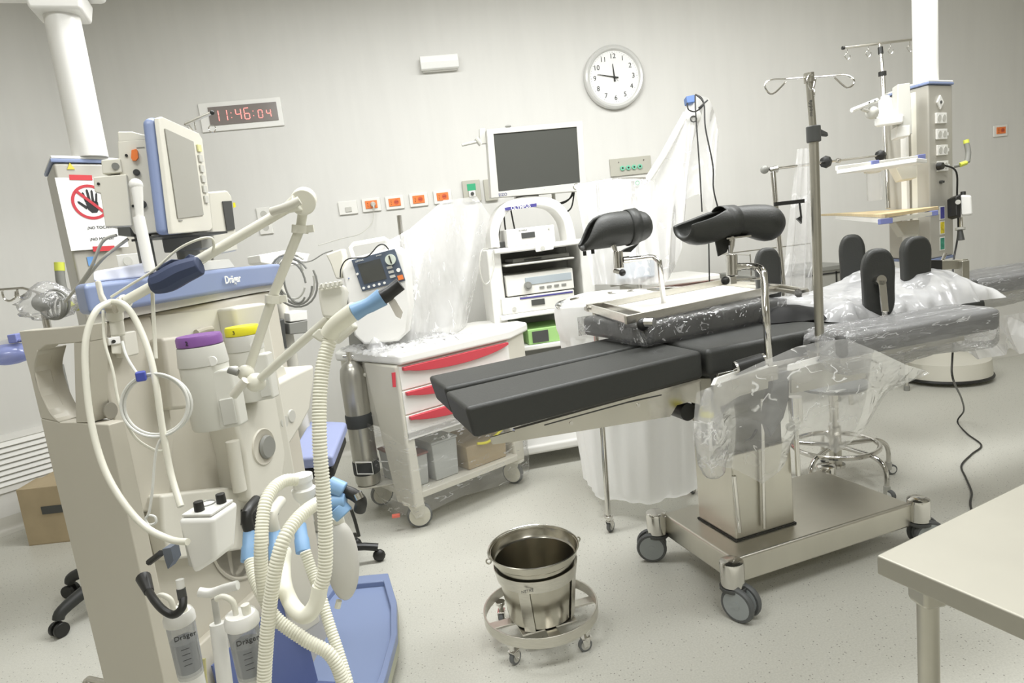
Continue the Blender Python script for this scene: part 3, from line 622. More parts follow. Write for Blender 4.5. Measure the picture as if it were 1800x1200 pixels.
obj('cross_bar', bar(A_+e*.085, D_+e*.085, .022), steel, t, bevel=.002)
obj('tray', MB().hexa([p+Vector((0, 0, zz)) for zz in (-.02, -.012) for p in (A_+e*.09+g*.012, B_-e*.01+g*.012, C_-e*.01-g*.012, D_+e*.09-g*.012)]), white, t)
r1 = pz(1412, 513, zf); obj('extension_bar', bar(B_+e*.0, r1, .03), steel, t, bevel=.002)
r2 = pz(1262, 495, zf); obj('extension_bar', bar(r1-e*.02, C_+e*.02-g*.06, .012), steel, t, bevel=.002)
obj('wrapped_joint', MB().cyl(r1-e*.03, r1+e*.012, .017, n=10), chrome, t, sharp=10)
obj('knob', MB().ball(pz(1130, 570, zf-.02)+Vector((0, 0, 0)), .022, 18, (1, .8, 1)), blackp, t); obj('wrapped_joint', MB().cyl(pz(1135, 566, zf-.01), pz(1150, 566, zf-.01), .016, n=9), chrome, t, sharp=10)
obj('pivot', MB().cyl(D_-e*.004-g*.01, D_-e*.016-g*.01, .009, n=16), chrome, t)
# black cloth pad rolled on the table right of the cushion
def blob(pts, h, seed=1, amp=.01, nu=14, nv=10):
    """soft heap over four corner points (world, near-left, near-right, far-right, far-left)"""
    rnd = random.Random(seed); J = {}
    def fn(a, b):
        k = (round(a*nu), round(b*nv)); j = J.setdefault(k, [rnd.uniform(-1, 1) for _ in range(3)])
        p = pts[0].lerp(pts[1], a).lerp(pts[3].lerp(pts[2], a), b); e = min(a, 1-a, b, 1-b)
        hh = h(a, b) if callable(h) else h
        return p+Vector((j[0]*amp, j[1]*amp, hh*min(1, (e*5))**.6+(abs(j[2])*amp if e > .01 else 0)))
    return MB().grid(fn, nu, nv)
o = obj('black_cover', blob([T(.3, .1, 1.004), T(.64, -.02, .998), T(.66, .35, 1.0), T(.34, .42, 1.004)], lambda a, b: .055-.035*a, 5, .008), mat('black_cloth', '191918', .85), sub=1)
tag(o, 'crumpled black cloth cover heaped on the table beside the infusion pole', 'cover')
# ---------------------------------------------------------------- upright side supports
def support(cx, cyy, d, hpx, wpx, ang, lab, br=None, th=.05, low=0):
    c = pd(cx, cyy, d); H = hpx*d/F; W = wpx*d/F; t = thing('side_support', lab, 'side support', c-Z1*H/2, group=None)
    s = Vector((math.cos(ang), math.sin(ang), 0)); nn = Vector((-s.y, s.x, 0)); P = []
    for i in range(36):
        a = 2*PI*i/36; x = math.cos(a); z = math.sin(a)
        x = math.copysign(abs(x)**.75, x)*(1-.1*math.exp(-((z+.1)/.35)**2)); z = math.copysign(abs(z)**.72, z)
        P.append(c+s*x*W/2+Z1*z*H/2-nn*th/2)
    obj('pad', MB().prism(P, nn*th), black, t, bevel=.016, seg=4)
    if br: br(t, c, s, nn)
    return t
def br3(t, c, s, nn):
    a = pd(1550, 492, 2.33); b = pd(1555, 548, 2.33)
    obj('bracket_arm', MB().prism([a+RT*-.012, a+RT*.016, b+RT*.016, b-RT*.008], FW*.008), chrome, t, bevel=.002); obj('pivot', MB().cyl(a, a+FW*.03, .018, n=20), chrome, t)
    obj('clamp_arm', MB().tube([b, b-Z1*.06+Vector((0, .0, 0))], .009, 10), chrome, t)
def br4(t, c, s, nn):
    a = pd(1640, 466, 2.6); b = pd(1690, 464, 2.6); e_ = pd(1692, 520, 2.6)
    obj('sleeve', bar(pd(1632, 466, 2.6), pd(1652, 466, 2.6), .04, .03), blackp, t); obj('bracket_arm', bar(pd(1650, 466, 2.6), b, .036, .022).hexa([b+Vector(p) for p in ((-.015, -.02, 0), (.012, -.02, 0), (.012, .02, 0), (-.015, .02, 0))]+[b+Vector(p) for p in ((-.015, -.02, .02), (.012, -.02, .02), (.012, .02, .02), (-.015, .02, .02))]), dsteel, t, bevel=.002)
    obj('bracket_post', MB().box((b+e_)/2, (.03, .045, (b-e_).length+.03), rz(-.1)), dsteel, t, bevel=.003)
    obj('screw', MB().tube([pd(1655, 462, 2.6), pd(1662, 445, 2.6)], .006, 8), chrome, t)
def leg(t, c, s, nn): obj('bracket_arm', MB().tube([c-Z1*.02+nn*.03, c-Z1*.2+nn*.03], .01, 12), chrome, t)
support(1350, 487, 2.75, 104, 46, -.25, 'black upright side support pad behind the near leg holder tube', leg)
support(1498, 462, 2.95, 100, 44, -.5, 'black upright side support pad behind the one with the round pivot', leg)
support(1543, 498, 2.38, 123, 56, -.35, 'black upright side support pad with round chrome pivot and arm on its face', br3)
support(1609, 462, 2.55, 94, 54, -.1, 'black upright side support pad held by a square steel arm, rightmost of four', br4)
# ---------------------------------------------------------------- wrapped armboards
def armboard(p0, p1, w_, h, lab, nm='armboard', z=1.0, seed=2):
    p0 = Vector(p0); p1 = Vector(p1); u = (p1-p0).normalized(); L_ = (p1-p0).length; t = thing(nm, lab, 'armboard', (p0.x, p0.y, z-h), math.atan2(u.y, u.x))
    obj('pad', MB().b2((0, 0, 0), (L_, w_, h)), mat('cushion_vinyl', '3c3c39', .6), t, L=True, bevel=.022, seg=4)
    obj('support_plate', MB().b2((.02, .03, -.02), (L_*.8, w_-.03, -.002)), dsteel, t, L=True)
    rnd = random.Random(seed); nu, nv = 40, 22; J = {}
    def fn(a, b):
        k = (round(a*nu), round(b*nv) % nv); j = J.setdefault(k, rnd.uniform(-1, 1)); an = 2*PI*b
        cx, cy = math.cos(an), math.sin(an); ex = abs(cx)**.4*math.copysign(1, cx); ey = abs(cy)**.4*math.copysign(1, cy)
        sc = 1.0+.02*j; end = min(a, 1-a)*12; f = 1 if end > 1 else .35+.65*end
        return Vector((-.03+(L_+.07)*a, w_/2+ex*(w_/2+.008)*sc*f, h/2-(.022 if cy < 0 else 0)+ey*(h/2+.008+(.028 if cy < 0 else 0))*sc*f+.008*math.sin(a*9+b*4)*(cy < 0)))
    obj('clear_wrap', MB().grid(fn, nu, nv, True), film('armboard_wrap', body=.24, gloss=.9, rough=.1, scale=22, bump=1.6, streak=(.5, 4, 4), crease_glint=.6) if 'armboard_wrap' not in MATS else MATS['armboard_wrap'], t, L=True, sharp=180, label='wrinkled clear plastic wrap')
    return t
armboard((1.27, 1.87, 0), (1.93, 1.965, 0), .2, .075, 'near armboard in wrinkled clear plastic, sticking out past the rightmost table pad')
armboard((2.3, 2.5, 0), (3.2, 2.62, 0), .3, .075, 'far armboard in clear plastic reaching the right picture edge, hung with a loose sheet', z=1.02, seed=8)
# milky plastic heaped on the back section
o = obj('plastic_sheet', blob([T(.5, -.05, .99), T(1.22, -.12, .99), T(1.3, .45, .99), T(.42, .5, .99)], lambda a, b: .05+.07*math.exp(-((a-.72)/.22)**2)+.05*math.exp(-((a-.05)/.1)**2), 11, .016, 44, 26), film('milky_sheet', col=(.97, .97, .97), body=.62, gloss=.7, scale=10, bump=1.5), sub=1, sharp=180)
tag(o, 'milky crumpled plastic sheet heaped on the table between the upright supports', 'plastic sheet')
# loose sheet hanging below the far armboard
def curtain(top, bot, nu, nv, amp, seed=0):
    rnd = random.Random(seed); ph = [rnd.uniform(0, 6) for _ in range(4)]
    def pick(L_, a):
        f = a*(len(L_)-1); i = min(int(f), len(L_)-2); return L_[i].lerp(L_[i+1], f-i)
    def fn(a, b):
        p = pick(top, a).lerp(pick(bot, a), b); w_ = amp*(.3+b)*(math.sin(a*17+ph[0]+b*2)+.6*math.sin(a*31+ph[1]-b*3))
        return p+Vector((FW.x*w_, FW.y*w_, 0))
    return MB().grid(fn, nu, nv)
top = [pd(x, y, d) for x, y, d in ((1655, 590, 2.3), (1700, 568, 2.42), (1760, 555, 2.5), (1860, 540, 2.6))]
bot = [pd(x, y, d) for x, y, d in ((1655, 592, 2.3), (1692, 612, 2.4), (1725, 634, 2.45), (1757, 622, 2.46), (1780, 612, 2.5), (1797, 624, 2.5), (1830, 600, 2.55), (1880, 640, 2.6))]
o = obj('hanging_plastic_sheet', curtain(top, bot, 40, 8, .012, 4), MATS['milky_sheet'], sharp=180); tag(o, 'milky plastic sheet hanging with a wavy lower hem below the far armboard', 'plastic sheet')
# clear bag draped over the near rail and column
top = [pd(x, y, d) for x, y, d in ((1225, 690, 1.98), (1262, 672, 1.95), (1330, 640, 1.93), (1400, 610, 1.92), (1440, 599, 1.92), (1490, 596, 1.92), (1545, 618, 1.98), (1590, 640, 2.05), (1630, 652, 2.1))]
bot = [pd(x, y, d) for x, y, d in ((1215, 770, 2.05), (1240, 815, 2.05), (1290, 825, 2.12), (1340, 850, 2.15), (1375, 812, 2.15), (1402, 775, 2.1), (1460, 790, 2.12), (1468, 796, 2.12), (1520, 745, 2.12), (1570, 690, 2.12), (1632, 655, 2.1))]
bag = film('clear_bag_film', body=.27, gloss=.7, rough=.1, scale=22, bump=1.6, crease_glint=.75)
o = obj('clear_plastic_bag', curtain(top, bot, 70, 34, .012, 9), bag, sharp=180); tag(o, 'large clear plastic bag draped over the table rail and accessory plates', 'plastic bag')
def bagblob(c, rx, rz_, seed, amp=.12):
    rnd = random.Random(seed); J = {}; nu, nv = 26, 18
    def fn(a, b):
        k = (round(a*nu) % nu, round(b*nv)); j = J.setdefault(k, rnd.uniform(1-amp, 1+amp)); an = 2*PI*a; t_ = b*PI
        r_ = math.sin(t_)**.7*j*(.45+.55*min(1, (1-math.cos(t_))/1.2)) if b < .5 else math.sin(t_)**.7*j
        return c+Vector((rx*r_*math.cos(an), rx*.7*r_*math.sin(an), rz_*math.cos(t_)))
    return MB().grid(fn, nu, nv, True)
q = pd(1250, 762, 2.08); o = obj('knotted_plastic_bag', bagblob(q, .055, .15, 5), bag, sharp=180); tag(o, 'pear-shaped clear plastic bag hanging at the table hinge', 'plastic bag')
t = thing('suction_valve', 'small yellow capped fitting inside the pear-shaped hanging bag', 'fitting', pd(1248, 800, 2.08))
obj('stem', MB().tube([pd(1246, 735, 2.08), pd(1250, 800, 2.08)], .006, 8, 3), white, t); obj('cap', MB().cyl(pd(1243, 733, 2.08), pd(1243, 724, 2.08), .02, .022, 16), yellow, t)
# ---------------------------------------------------------------- stool with ring
sc_ = pz(1468, 785, .19); sc_.z = 0
t = thing('stool', 'steel swivel stool with round footring on castors behind the table base', 'stool', sc_, .3)
obj('foot_ring', MB().torus((0, 0, .2), .2, .0125, 56, 10), chrome, t, L=True)
obj('column', MB().cyl((0, 0, .1), (0, 0, .3), .03, n=28).cyl((0, 0, .3), (0, 0, .5), .022, n=24), steel, t, L=True, bevel=.002)
obj('column_foot', MB().cyl((0, 0, .085), (0, 0, .1), .045, n=28), chrome, t, L=True)
obj('seat', MB().lathe((0, 0, 0), [(.0001, .5), (.15, .5), (.165, .508), (.168, .52), (.16, .528), (.0001, .53)], 40), mat('stool_seat', '6f716f', .5), t, L=True)
for k in range(5):
    a = 2*PI*k/5-.35; u = Vector((math.cos(a), math.sin(a), 0))
    l = obj('leg', MB().tube(spline([u*.03+Z1*.2, u*.13+Z1*.2, u*.22+Z1*.195, u*.27+Z1*.165, u*.285+Z1*.12, u*.285+Z1*.06], 5), .0115, 12), chrome, t, L=True)
    obj('caster_cap', MB().cyl(u*.285+Z1*.03, u*.285+Z1*.07, .016, n=16), lgray, l, L=True)
    w_ = Vector((-u.y, u.x, 0)); c0 = u*.3+Z1*.027; obj('wheel', MB().cyl(c0-w_*.011, c0+w_*.011, .0265, n=24), rubber, l, L=True, bevel=.003); obj('wheel_disc', MB().cyl(c0-w_*.0125, c0+w_*.0125, .018, n=20), white, l, L=True)
# ---------------------------------------------------------------- right ceiling supply column
DP = 3.35
ga, gb = pd(1632, 300, DP), pd(1679, 300, DP+.12)
g1 = VPlane(ga, gb); g0 = VPlane(pd(1600, 300, DP+.1), ga)
cc = pd(1640, 300, DP+.12)
t = thing('supply_column', 'ceiling mounted medical supply column with blue rimmed grey socket tower on the right', 'supply column', (cc.x, cc.y, 1.0))
def zc(p, z): return Vector((p.x, p.y, z))
a, b, c_ = g0.at(1598, 152), g1.at(1632, 148), g1.at(1674, 131); z1 = b.z; z0 = g1.at(1680, 447).z
d_ = c_+(a-b)+Vector((0, .12, 0)); foot = [a, b, c_, c_+Vector((.03, .16, 0)), a+Vector((.02, .2, 0))]
obj('tower', MB().prism([zc(p, z0) for p in foot], (0, 0, z1-z0)), mat('pendant_grey', 'bdbab0', .4, .25), t, bevel=.01)
cen = sum((Vector((p.x, p.y, 0)) for p in foot), Vector())/5
def ringz(z, s, h): return MB().prism([zc(cen+(Vector((p.x, p.y, 0))-cen)*s, z) for p in foot], (0, 0, h))
obj('top_cap', ringz(z1, 1.06, .012), blue, t, bevel=.004); obj('cap_cover', ringz(z1+.012, 1.03, .01), white, t, bevel=.004); obj('bottom_rim', ringz(z0-.014, 1.04, .014), blue, t, bevel=.003)
cx = pd(1627, 120, DP+.08); obj('ceiling_tube', MB().cyl((cx.x, cx.y, z1+.02), (cx.x, cx.y, CEIL), .058, n=36), white, t)
obj('ceiling_flange', MB().cyl((cx.x, cx.y, CEIL-.06), (cx.x, cx.y, CEIL), .13, n=36), white, t)
un, ux = g1.n, g1.u if g1.u.dot(RT) > 0 else -g1.u
q = g1.at(1651, 180); obj('diamond_plate', MB().prism([q+ux*.032, q+Z1*.036, q-ux*.032, q-Z1*.036], un*.008), white, t, bevel=.002)
obj('earth_pin', MB().cyl(q+un*.008, q+un*.011, .008, n=12), dgray, t)
for i, (x, y) in enumerate(((1652, 208), (1653, 236), (1654, 264), (1655, 292))):
    q = g1.at(x, y); s_ = obj('double_socket', MB().prism([q-ux*.048-Z1*.026, q+ux*.048-Z1*.026, q+ux*.048+Z1*.026, q-ux*.048+Z1*.026], un*.01), white, t, bevel=.002)
    for k in (-1, 1): obj('socket_well', MB().cyl(q+ux*.022*k+un*.0095, q+ux*.022*k+un*.0115, .0165, n=20), lgray, s_); 
    if i: obj('key_tab', MB().prism([q+ux*.052-Z1*.008, q+ux*.07-Z1*.008, q+ux*.07+Z1*.008, q+ux*.052+Z1*.008], un*.004), white, t)
q = g1.at(1652, 320); obj('fitting', MB().cyl(q, q+un*.012, .008, n=12).cyl(q+ux*.015, q+ux*.015+un*.014, .006, n=12), dgray, t)
for y, cl_, nm in ((374, '4a4a9a', 'purple'), (400, 'e2cd2c', 'yellow'), (428, '3a8f76', 'green')):
    q = g1.at(1656, y); s_ = obj('picture_card', MB().prism([q-ux*.024-Z1*.035, q+ux*.024-Z1*.035, q+ux*.024+Z1*.035, q-ux*.024+Z1*.035], un*.002), white, t, label='small %s picture card' % nm)
    obj('picture', MB().prism([q-ux*.019-Z1*.03, q+ux*.019-Z1*.03, q+ux*.019+Z1*.03, q-ux*.019+Z1*.03], un*.0026), mat('card_'+nm, cl_, .5, var=.35, vscale=60), s_)
# rail spine and shelves on the left side
sp = g0.at(1609, 300)+g0.n*.03
for px in (1588, 1607):
    q = VPlane(pd(1590, 300, DP+.1), pd(1612, 300, DP+.08)); a = q.at(px, 150); b = q.at(px+12, 440)
    obj('rail_profile', bar(zc(a, (z1+z0)/2)-ux*.012, zc(a, (z1+z0)/2)+ux*.014, z1-z0-.04, .03), white if px < 1600 else cream, t, bevel=.003)
def shelf(pts, z, th, m, nm):
    P = [pz(x, y, z) for x, y in pts]; return obj(nm, MB().prism(P, (0, 0, -th)), m, t, bevel=.004), P
zs = pd(1590, 292, DP-.1).z
sh, P = shelf([(1470, 299), (1612, 277), (1630, 279), (1545, 293)], zs, .018, white, 'upper_shelf')
# front rail with blue clips
r0, r1 = pd(1470, 296, 3.1), pd(1622, 276, 3.28); obj('shelf_rail', bar(r0, r1, .022, .014), white, t, bevel=.003)
for f in (.42, .97): q = r0.lerp(r1, f); obj('rail_clip', bar(q-(r1-r0).normalized()*.025, q+(r1-r0).normalized()*.025, .028, .022), mat('lavender_clip', '8088c0', .4), t, bevel=.003)
obj('shelf_bracket', MB().prism([pd(1570, 286, 3.25), pd(1612, 281, 3.3), pd(1612, 312, 3.3), pd(1586, 316, 3.27)], FW*.06), cream, t, bevel=.004)
wood = mat('maple_laminate', 'd2bd92', .45, var=.08, vscale=8, stretch=(1, 6, 1))
zw = .5*(pd(1560, 382, 3.1).z+pd(1600, 372, 3.2).z)
o0 = pz(1470, 379, zw); o1 = pz(1556, 383, zw); o2 = pd(1650, 370, 3.25); o2.z = zw; o3 = pz(1545, 368, zw)
obj('wooden_shelf', MB().prism([o0, o1, o2, o2+Vector((-.02, .22, 0)), o0+Vector((.16, .42, 0))], (0, 0, .016)), wood, t, bevel=.003)
obj('shelf_tray_edge', bar(o0+Vector((0, .0, -.014)), o1+Vector((-.0, 0, -.014)), .018, .012), white, t); obj('shelf_tray_edge', bar(o1+Vector((0, 0, -.014)), o2+Vector((0, 0, -.014)), .018, .012), cream, t)
for q in (o1, o2.lerp(o1, .15)): obj('rail_clip', bar(q+Vector((-.03, 0, -.014)), q+Vector((.03, 0, -.014)), .024, .02), mat('lavender_clip', '8088c0', .4), t, bevel=.003)
obj('shelf_bracket', MB().prism([pd(1574, 390, 3.25), pd(1616, 386, 3.3), pd(1616, 412, 3.3), pd(1590, 414, 3.27)], FW*.06), cream, t, bevel=.004)
# grab handle on the right
q = [pd(1687, 290, 3.4), pd(1700, 285, 3.4), pd(1702, 268, 3.4), pd(1699, 252, 3.4)]
h_ = obj('grab_handle', MB().tube([q[1], q[2], q[3]], .013, 14, 4), mgray, t); obj('handle_end', MB().tube([q[0], q[1]+(q[0]-q[1])*.1], .012, 10).cyl(q[3], pd(1698, 246, 3.4), .0135, n=14), mat('lime_plastic', 'd6dc5a', .4), h_)
obj('handle_arm', MB().tube([pd(1678, 292, 3.42), q[0]], .01, 10), mgray, h_)
# white camera-like unit hooked above the shelf
t = thing('patient_module', 'white rounded monitoring module with jointed arm fixed left of the supply column', 'module', pd(1560, 215, 3.2))
obj('module_base', MB().hexa([pd(x, y, d) for d, (x, y) in [(3.15, (1537, 224)), (3.15, (1588, 217)), (3.35, (1588, 217)), (3.35, (1537, 224)), (3.15, (1536, 206)), (3.15, (1589, 200)), (3.35, (1589, 200)), (3.35, (1536, 206))]]), white, t, bevel=.012, seg=3)
obj('module_body', MB().cyl(pd(1558, 207, 3.2), pd(1556, 175, 3.2), .034, .03, 24).cyl(pd(1556, 176, 3.2), pd(1556, 169, 3.2), .02, n=20), white, t, bevel=.004)
obj('camera_head', MB().ball(pd(1533, 198, 3.15), .03, 18), lgray, t)
obj('lamp_bar', MB().tube([pd(1497, 194, 3.1), pd(1542, 176, 3.15)], .01, 8), white, t); obj('hinge', MB().tube([pd(1515, 192, 3.12), pd(1533, 198, 3.15)], .008, 8), lgray, t)
for x, y in ((1514, 184), (1528, 180), (1538, 177)): obj('screw', MB().ball(pd(x, y, 3.12), .004, 8), dgray, t)
obj('mount_bracket', MB().prism([pd(x, y, 3.26) for x, y in ((1578, 148), (1600, 145), (1604, 235), (1578, 240))], FW*.05), lgray, t, bevel=.004)
obj('control_box', MB().prism([pd(x, y, 3.22) for x, y in ((1576, 222), (1600, 219), (1600, 238), (1576, 242))], FW*.05), white, t, bevel=.004)
# suction canister on the rail
t = thing('suction_canister', 'clear suction canister hanging from the upper shelf rail of the supply column', 'canister', pd(1536, 345, 3.15))
obj('jar', MB().lathe(pd(1538, 352, 3.15), [(.0001, 0), (.032, 0), (.034, .01), (.036, .14), (.034, .145)], 24), film('canister_plastic', body=.12, gloss=.5, bump=.05, crease_glint=0), t)
obj('lid', MB().cyl(pd(1534, 302, 3.15), pd(1534, 294, 3.15), .038, n=24).cyl(pd(1522, 300, 3.12), pd(1522, 292, 3.12), .01, n=12), lgray, t)
# thin infusion pole on the column, with long bar
t = thing('infusion_pole', 'thin steel infusion pole with straight hook bar beside the supply column', 'infusion pole', pd(1562, 380, 3.56))
p0, p1, p2 = pd(1561, 366, 3.56), pd(1551, 130, 3.56), pd(1547, 78, 3.56)
obj('lower_tube', MB().cyl(p0, p1, .0125, n=18), chrome, t); obj('upper_tube', MB().cyl(p1, p2, .009, n=18), chrome, t)
obj('lock', MB().cyl(p2.lerp(p1, .1), p2.lerp(p1, .32), .013, n=14).cyl(p1-Z1*.01, p1+Z1*.012, .02, n=14), blackp, t)
b0, b1 = pd(1484, 84, 3.56), pd(1606, 69, 3.6); bb = obj('hook_bar', MB().cyl(b0, b1, .007, n=14), steel, t); obj('bar_end', MB().cyl(b0-(b1-b0).normalized()*.012, b0, .0095, n=12), blackp, bb); obj('bar_end', MB().cyl(b1, b1+(b1-b0).normalized()*.012, .0095, n=12), blackp, bb)
for f in (.04, .34, .66, .94):
    q = b0.lerp(b1, f)-Z1*.008; obj('hook', MB().tube([q, q-Z1*.02, q-Z1*.035-RT*.016, q-Z1*.055, q-Z1*.04+RT*.015, q-Z1*.03+RT*.012], .0022, 6, 4), chrome, bb)
# sliding cross rod with knobs
r0, r1 = pd(1440, 286, 3.1), pd(1548, 273, 3.5); rr = obj('cross_rod', MB().cyl(r0, r1, .0055, n=12), chrome, t)
for f in (.1, 1.0): obj('knob', MB().lathe(r0.lerp(r1, f)-(r1-r0).normalized()*.02, [(.012, 0), (.027, .006), (.03, .02), (.024, .034), (.008, .04)], 8, axis=r1-r0), blackp, rr)
obj('collar', MB().cyl(r0.lerp(r1, .27), r0.lerp(r1, .3), .011, n=12), chrome, rr)
# drape frame post behind the leg holder
t = thing('drape_frame', 'bent steel drape frame post standing behind the near leg holder pad', 'drape frame', pd(1378, 520, 2.95))
obj('post', MB().tube([pd(1378, 520, 2.95), pd(1367, 400, 2.95), pd(1358, 298, 2.95)], .0125, 16, 4), chrome, t)
obj('top_rod', MB().cyl(pd(1356, 297, 2.95), pd(1436, 287, 3.05), .0065, n=12), chrome, t); obj('end_knob', MB().ball(pd(1344, 298, 2.95), .019, 14), mgray, t); obj('corner_joint', MB().cyl(pd(1352, 300, 2.95), pd(1366, 297, 2.95), .015, n=16), chrome, t)
o = obj('plastic_cover', curtain([pd(x, y, 3.0) for x, y in ((1402, 262), (1420, 260), (1432, 290))], [pd(x, y, 3.0) for x, y in ((1375, 520), (1410, 540), (1428, 520))], 24, 24, .012, 3), film('milky_cover', col=(.98, .98, .98), body=.42, gloss=.3, scale=9, bump=.8), sharp=180)
tag(o, 'milky plastic cover hanging between the drape frame and the infusion pole', 'plastic cover')
# suction regulator right of the tower
t = thing('suction_regulator', 'white and black wall suction regulator on the right side of the supply column', 'suction regulator', pd(1693, 385, 3.45))
obj('body', MB().hexa([pd(x, y, d) for d, (x, y) in [(3.35, (1690, 380)), (3.35, (1710, 378)), (3.46, (1710, 378)), (3.46, (1690, 380)), (3.35, (1688, 342)), (3.35, (1708, 343)), (3.46, (1708, 343)), (3.46, (1688, 342))]]), white, t, bevel=.012, seg=3)
obj('front_plate', MB().prism([pd(x, y, 3.34) for x, y in ((1680, 346), (1690, 340), (1690, 382), (1681, 379))], FW*.07), blackp, t, bevel=.005)
obj('gauge', MB().cyl(pd(1684, 355, 3.33), pd(1684, 355, 3.345), .012, n=16), lgray, t); obj('dial_knob', MB().cyl(pd(1693, 343, 3.4), pd(1693, 337, 3.4), .012, n=14), blackp, t)
obj('outlet_stem', MB().cyl(pd(1689, 382, 3.4), pd(1690, 400, 3.4), .008, n=12), steel, t); obj('collar', MB().cyl(pd(1688, 400, 3.4), pd(1688, 404, 3.4), .023, n=18), lgray, t)
obj('jar_fitting', MB().cyl(pd(1688, 405, 3.4), pd(1689, 422, 3.4), .011, .017, 16), dgray, t)
# black power cord
pl = g1.at(1645, 293); 
P = [pl+un*.02, pl+un*.03+ux*.03, g1.at(1663, 305)+un*.05, g1.at(1668, 350)+un*.04, g1.at(1670, 410)+un*.04, pd(1675, 470, 3.4), pd(1680, 540, 3.2), pd(1674, 628, 3.1)]
P += [pz(1675, 665, .6), pz(1690, 700, .3), pz(1694, 722, .1), pz(1683, 741, .006), pz(1700, 762, .006), pz(1725, 782, .006), pz(1708, 798, .006), pz(1690, 818, .006), pz(1698, 840, .006), pz(1708, 865, .006), pz(1706, 888, .006), pz(1720, 930, .006)]
o = obj('power_cord', MB().tube(P, .0045, 10, 6), blackp); tag(o, 'black power cord running from the supply column socket down to the floor', 'cord')
obj('plug', MB().cyl(pl+un*.01, pl+un*.035, .02, .017, 18), blackp, o)
# side table far right behind: legs seen under the plastic and back equipment
t = thing('side_table', 'grey steel side table with thin rails against the wall behind the upright pads', 'side table', (3.0, 4.3, 0))
ya, yb = 4.1, 4.6; tl_ = py(1330, 470, 4.3); zt = py(1440, 470, 4.1).z
x0, x1 = py(1318, 480, 4.1).x, py(1500, 470, 4.1).x
obj('tabletop', MB().b2((x0, ya, zt-.03), (x1, yb, zt)), mgray, t, bevel=.004)
obj('front_panel', MB().b2((x0+.25, ya+.01, zt-.5), (x1-.02, ya+.03, zt-.03)), mat('grey_cabinet', 'a3a29b', .5), t)
for xx in (x0+.03, x1-.03):
    for yy in (ya+.03, yb-.03): obj('leg', MB().cyl((xx, yy, 0), (xx, yy, zt-.03), .014, n=12), steel, t)
obj('guard_rail', MB().tube([(x0+.02, ya+.02, zt), (x0+.02, ya+.02, zt+.14), (x0+.02, yb-.02, zt+.14)], .005, 8), chrome, t); obj('guard_rail', MB().tube([(x0+.02, yb-.05, zt+.14), (x1-.02, yb-.05, zt+.14), (x1-.02, yb-.05, zt), ], .005, 8), chrome, t)
obj('seam', MB().b2((x0+.62, ya+.006, zt-.48), (x0+.63, ya+.011, zt-.04)).b2((x0+.4, ya+.006, zt-.055), (x1-.05, ya+.011, zt-.045)), ink, t)
t = thing('surgical_stand', 'white round based stand with dark rim standing behind the near armboard', 'stand', (3.45, 4.15, 0))
q = pz(1672, 645, .02); q2 = pz(1630, 648, .02); c0 = Vector((q2.x-.06, 4.4, 0))
t.location = c0; MW[t.name] = Matrix.Translation(c0)
obj('base', MB().lathe(c0, [(.0001, .03), (.29, .03), (.3, .045), (.29, .16), (.12, .2), (.05, .22), (.05, .7), (.0001, .7)], 40), cream, t); obj('rim', MB().torus(c0+Z1*.035, .3, .012, 48, 8), blackp, t)
t = thing('trolley', 'low steel trolley partly hidden behind the wrapped near armboard', 'trolley', (2.9, 3.9, 0))
q = pz(1594, 686, 0.0)
for dx, dy in ((0, 0), (-.55, 0), (0, .35), (-.55, .35)):
    l = obj('leg', MB().cyl((q.x+dx, q.y+dy, .03), (q.x+dx, q.y+dy, .5), .013, n=14), chrome, t); obj('foot', MB().cyl((q.x+dx, q.y+dy, 0), (q.x+dx, q.y+dy, .035), .02, n=14), mgray, l)
obj('shelf_board', MB().b2((q.x-.58, q.y-.03, .5), (q.x+.03, q.y+.38, .52)), steel, t)
# ---------------------------------------------------------------- crash cart with red drawer fronts
TZ = .93
P1, P2 = pz(697, 640, .88), pz(892, 594, .88); cu = (P2-P1).normalized(); cn = Vector((cu.y, -cu.x, 0))   # cn looks at the viewer
CW = (P2-P1).length
t = thing('emergency_cart', 'white wheeled cart with curved red drawer fronts, wrapped in clear film', 'cart', (P1.x, P1.y, 0), math.atan2(cu.y, cu.x))
def K(x, y, z): return Vector((P1.x, P1.y, 0))+cu*x-cn*y+Z1*z          # x along the front, y into the body
fp = VPlane(K(0, 0, 0), K(1, 0, 0))
top = [K(-.0, -.03, 0), K(CW, -.03, 0), K(CW+.24, .1, 0), K(CW+.32, .36, 0), K(CW+.2, .56, 0), K(.02, .64, 0), K(-.09, .5, 0), K(-.03, .28, 0)]
obj('top', MB().prism([zc(p, .875) for p in top], (0, 0, .052)), mat('cart_top_white', 'f0efea', .3), t, bevel=.016, seg=4)
cz = .27
body = [K(0, 0, 0), K(CW, 0, 0), K(CW+.2, .1, 0), K(CW+.24, .56, 0), K(-.02, .6, 0), K(-.01, .3, 0)]
zb = fp.at(720, 762).z
obj('body', MB().prism([zc(p, zb) for p in body], (0, 0, .874-zb)), cream, t, bevel=.006)
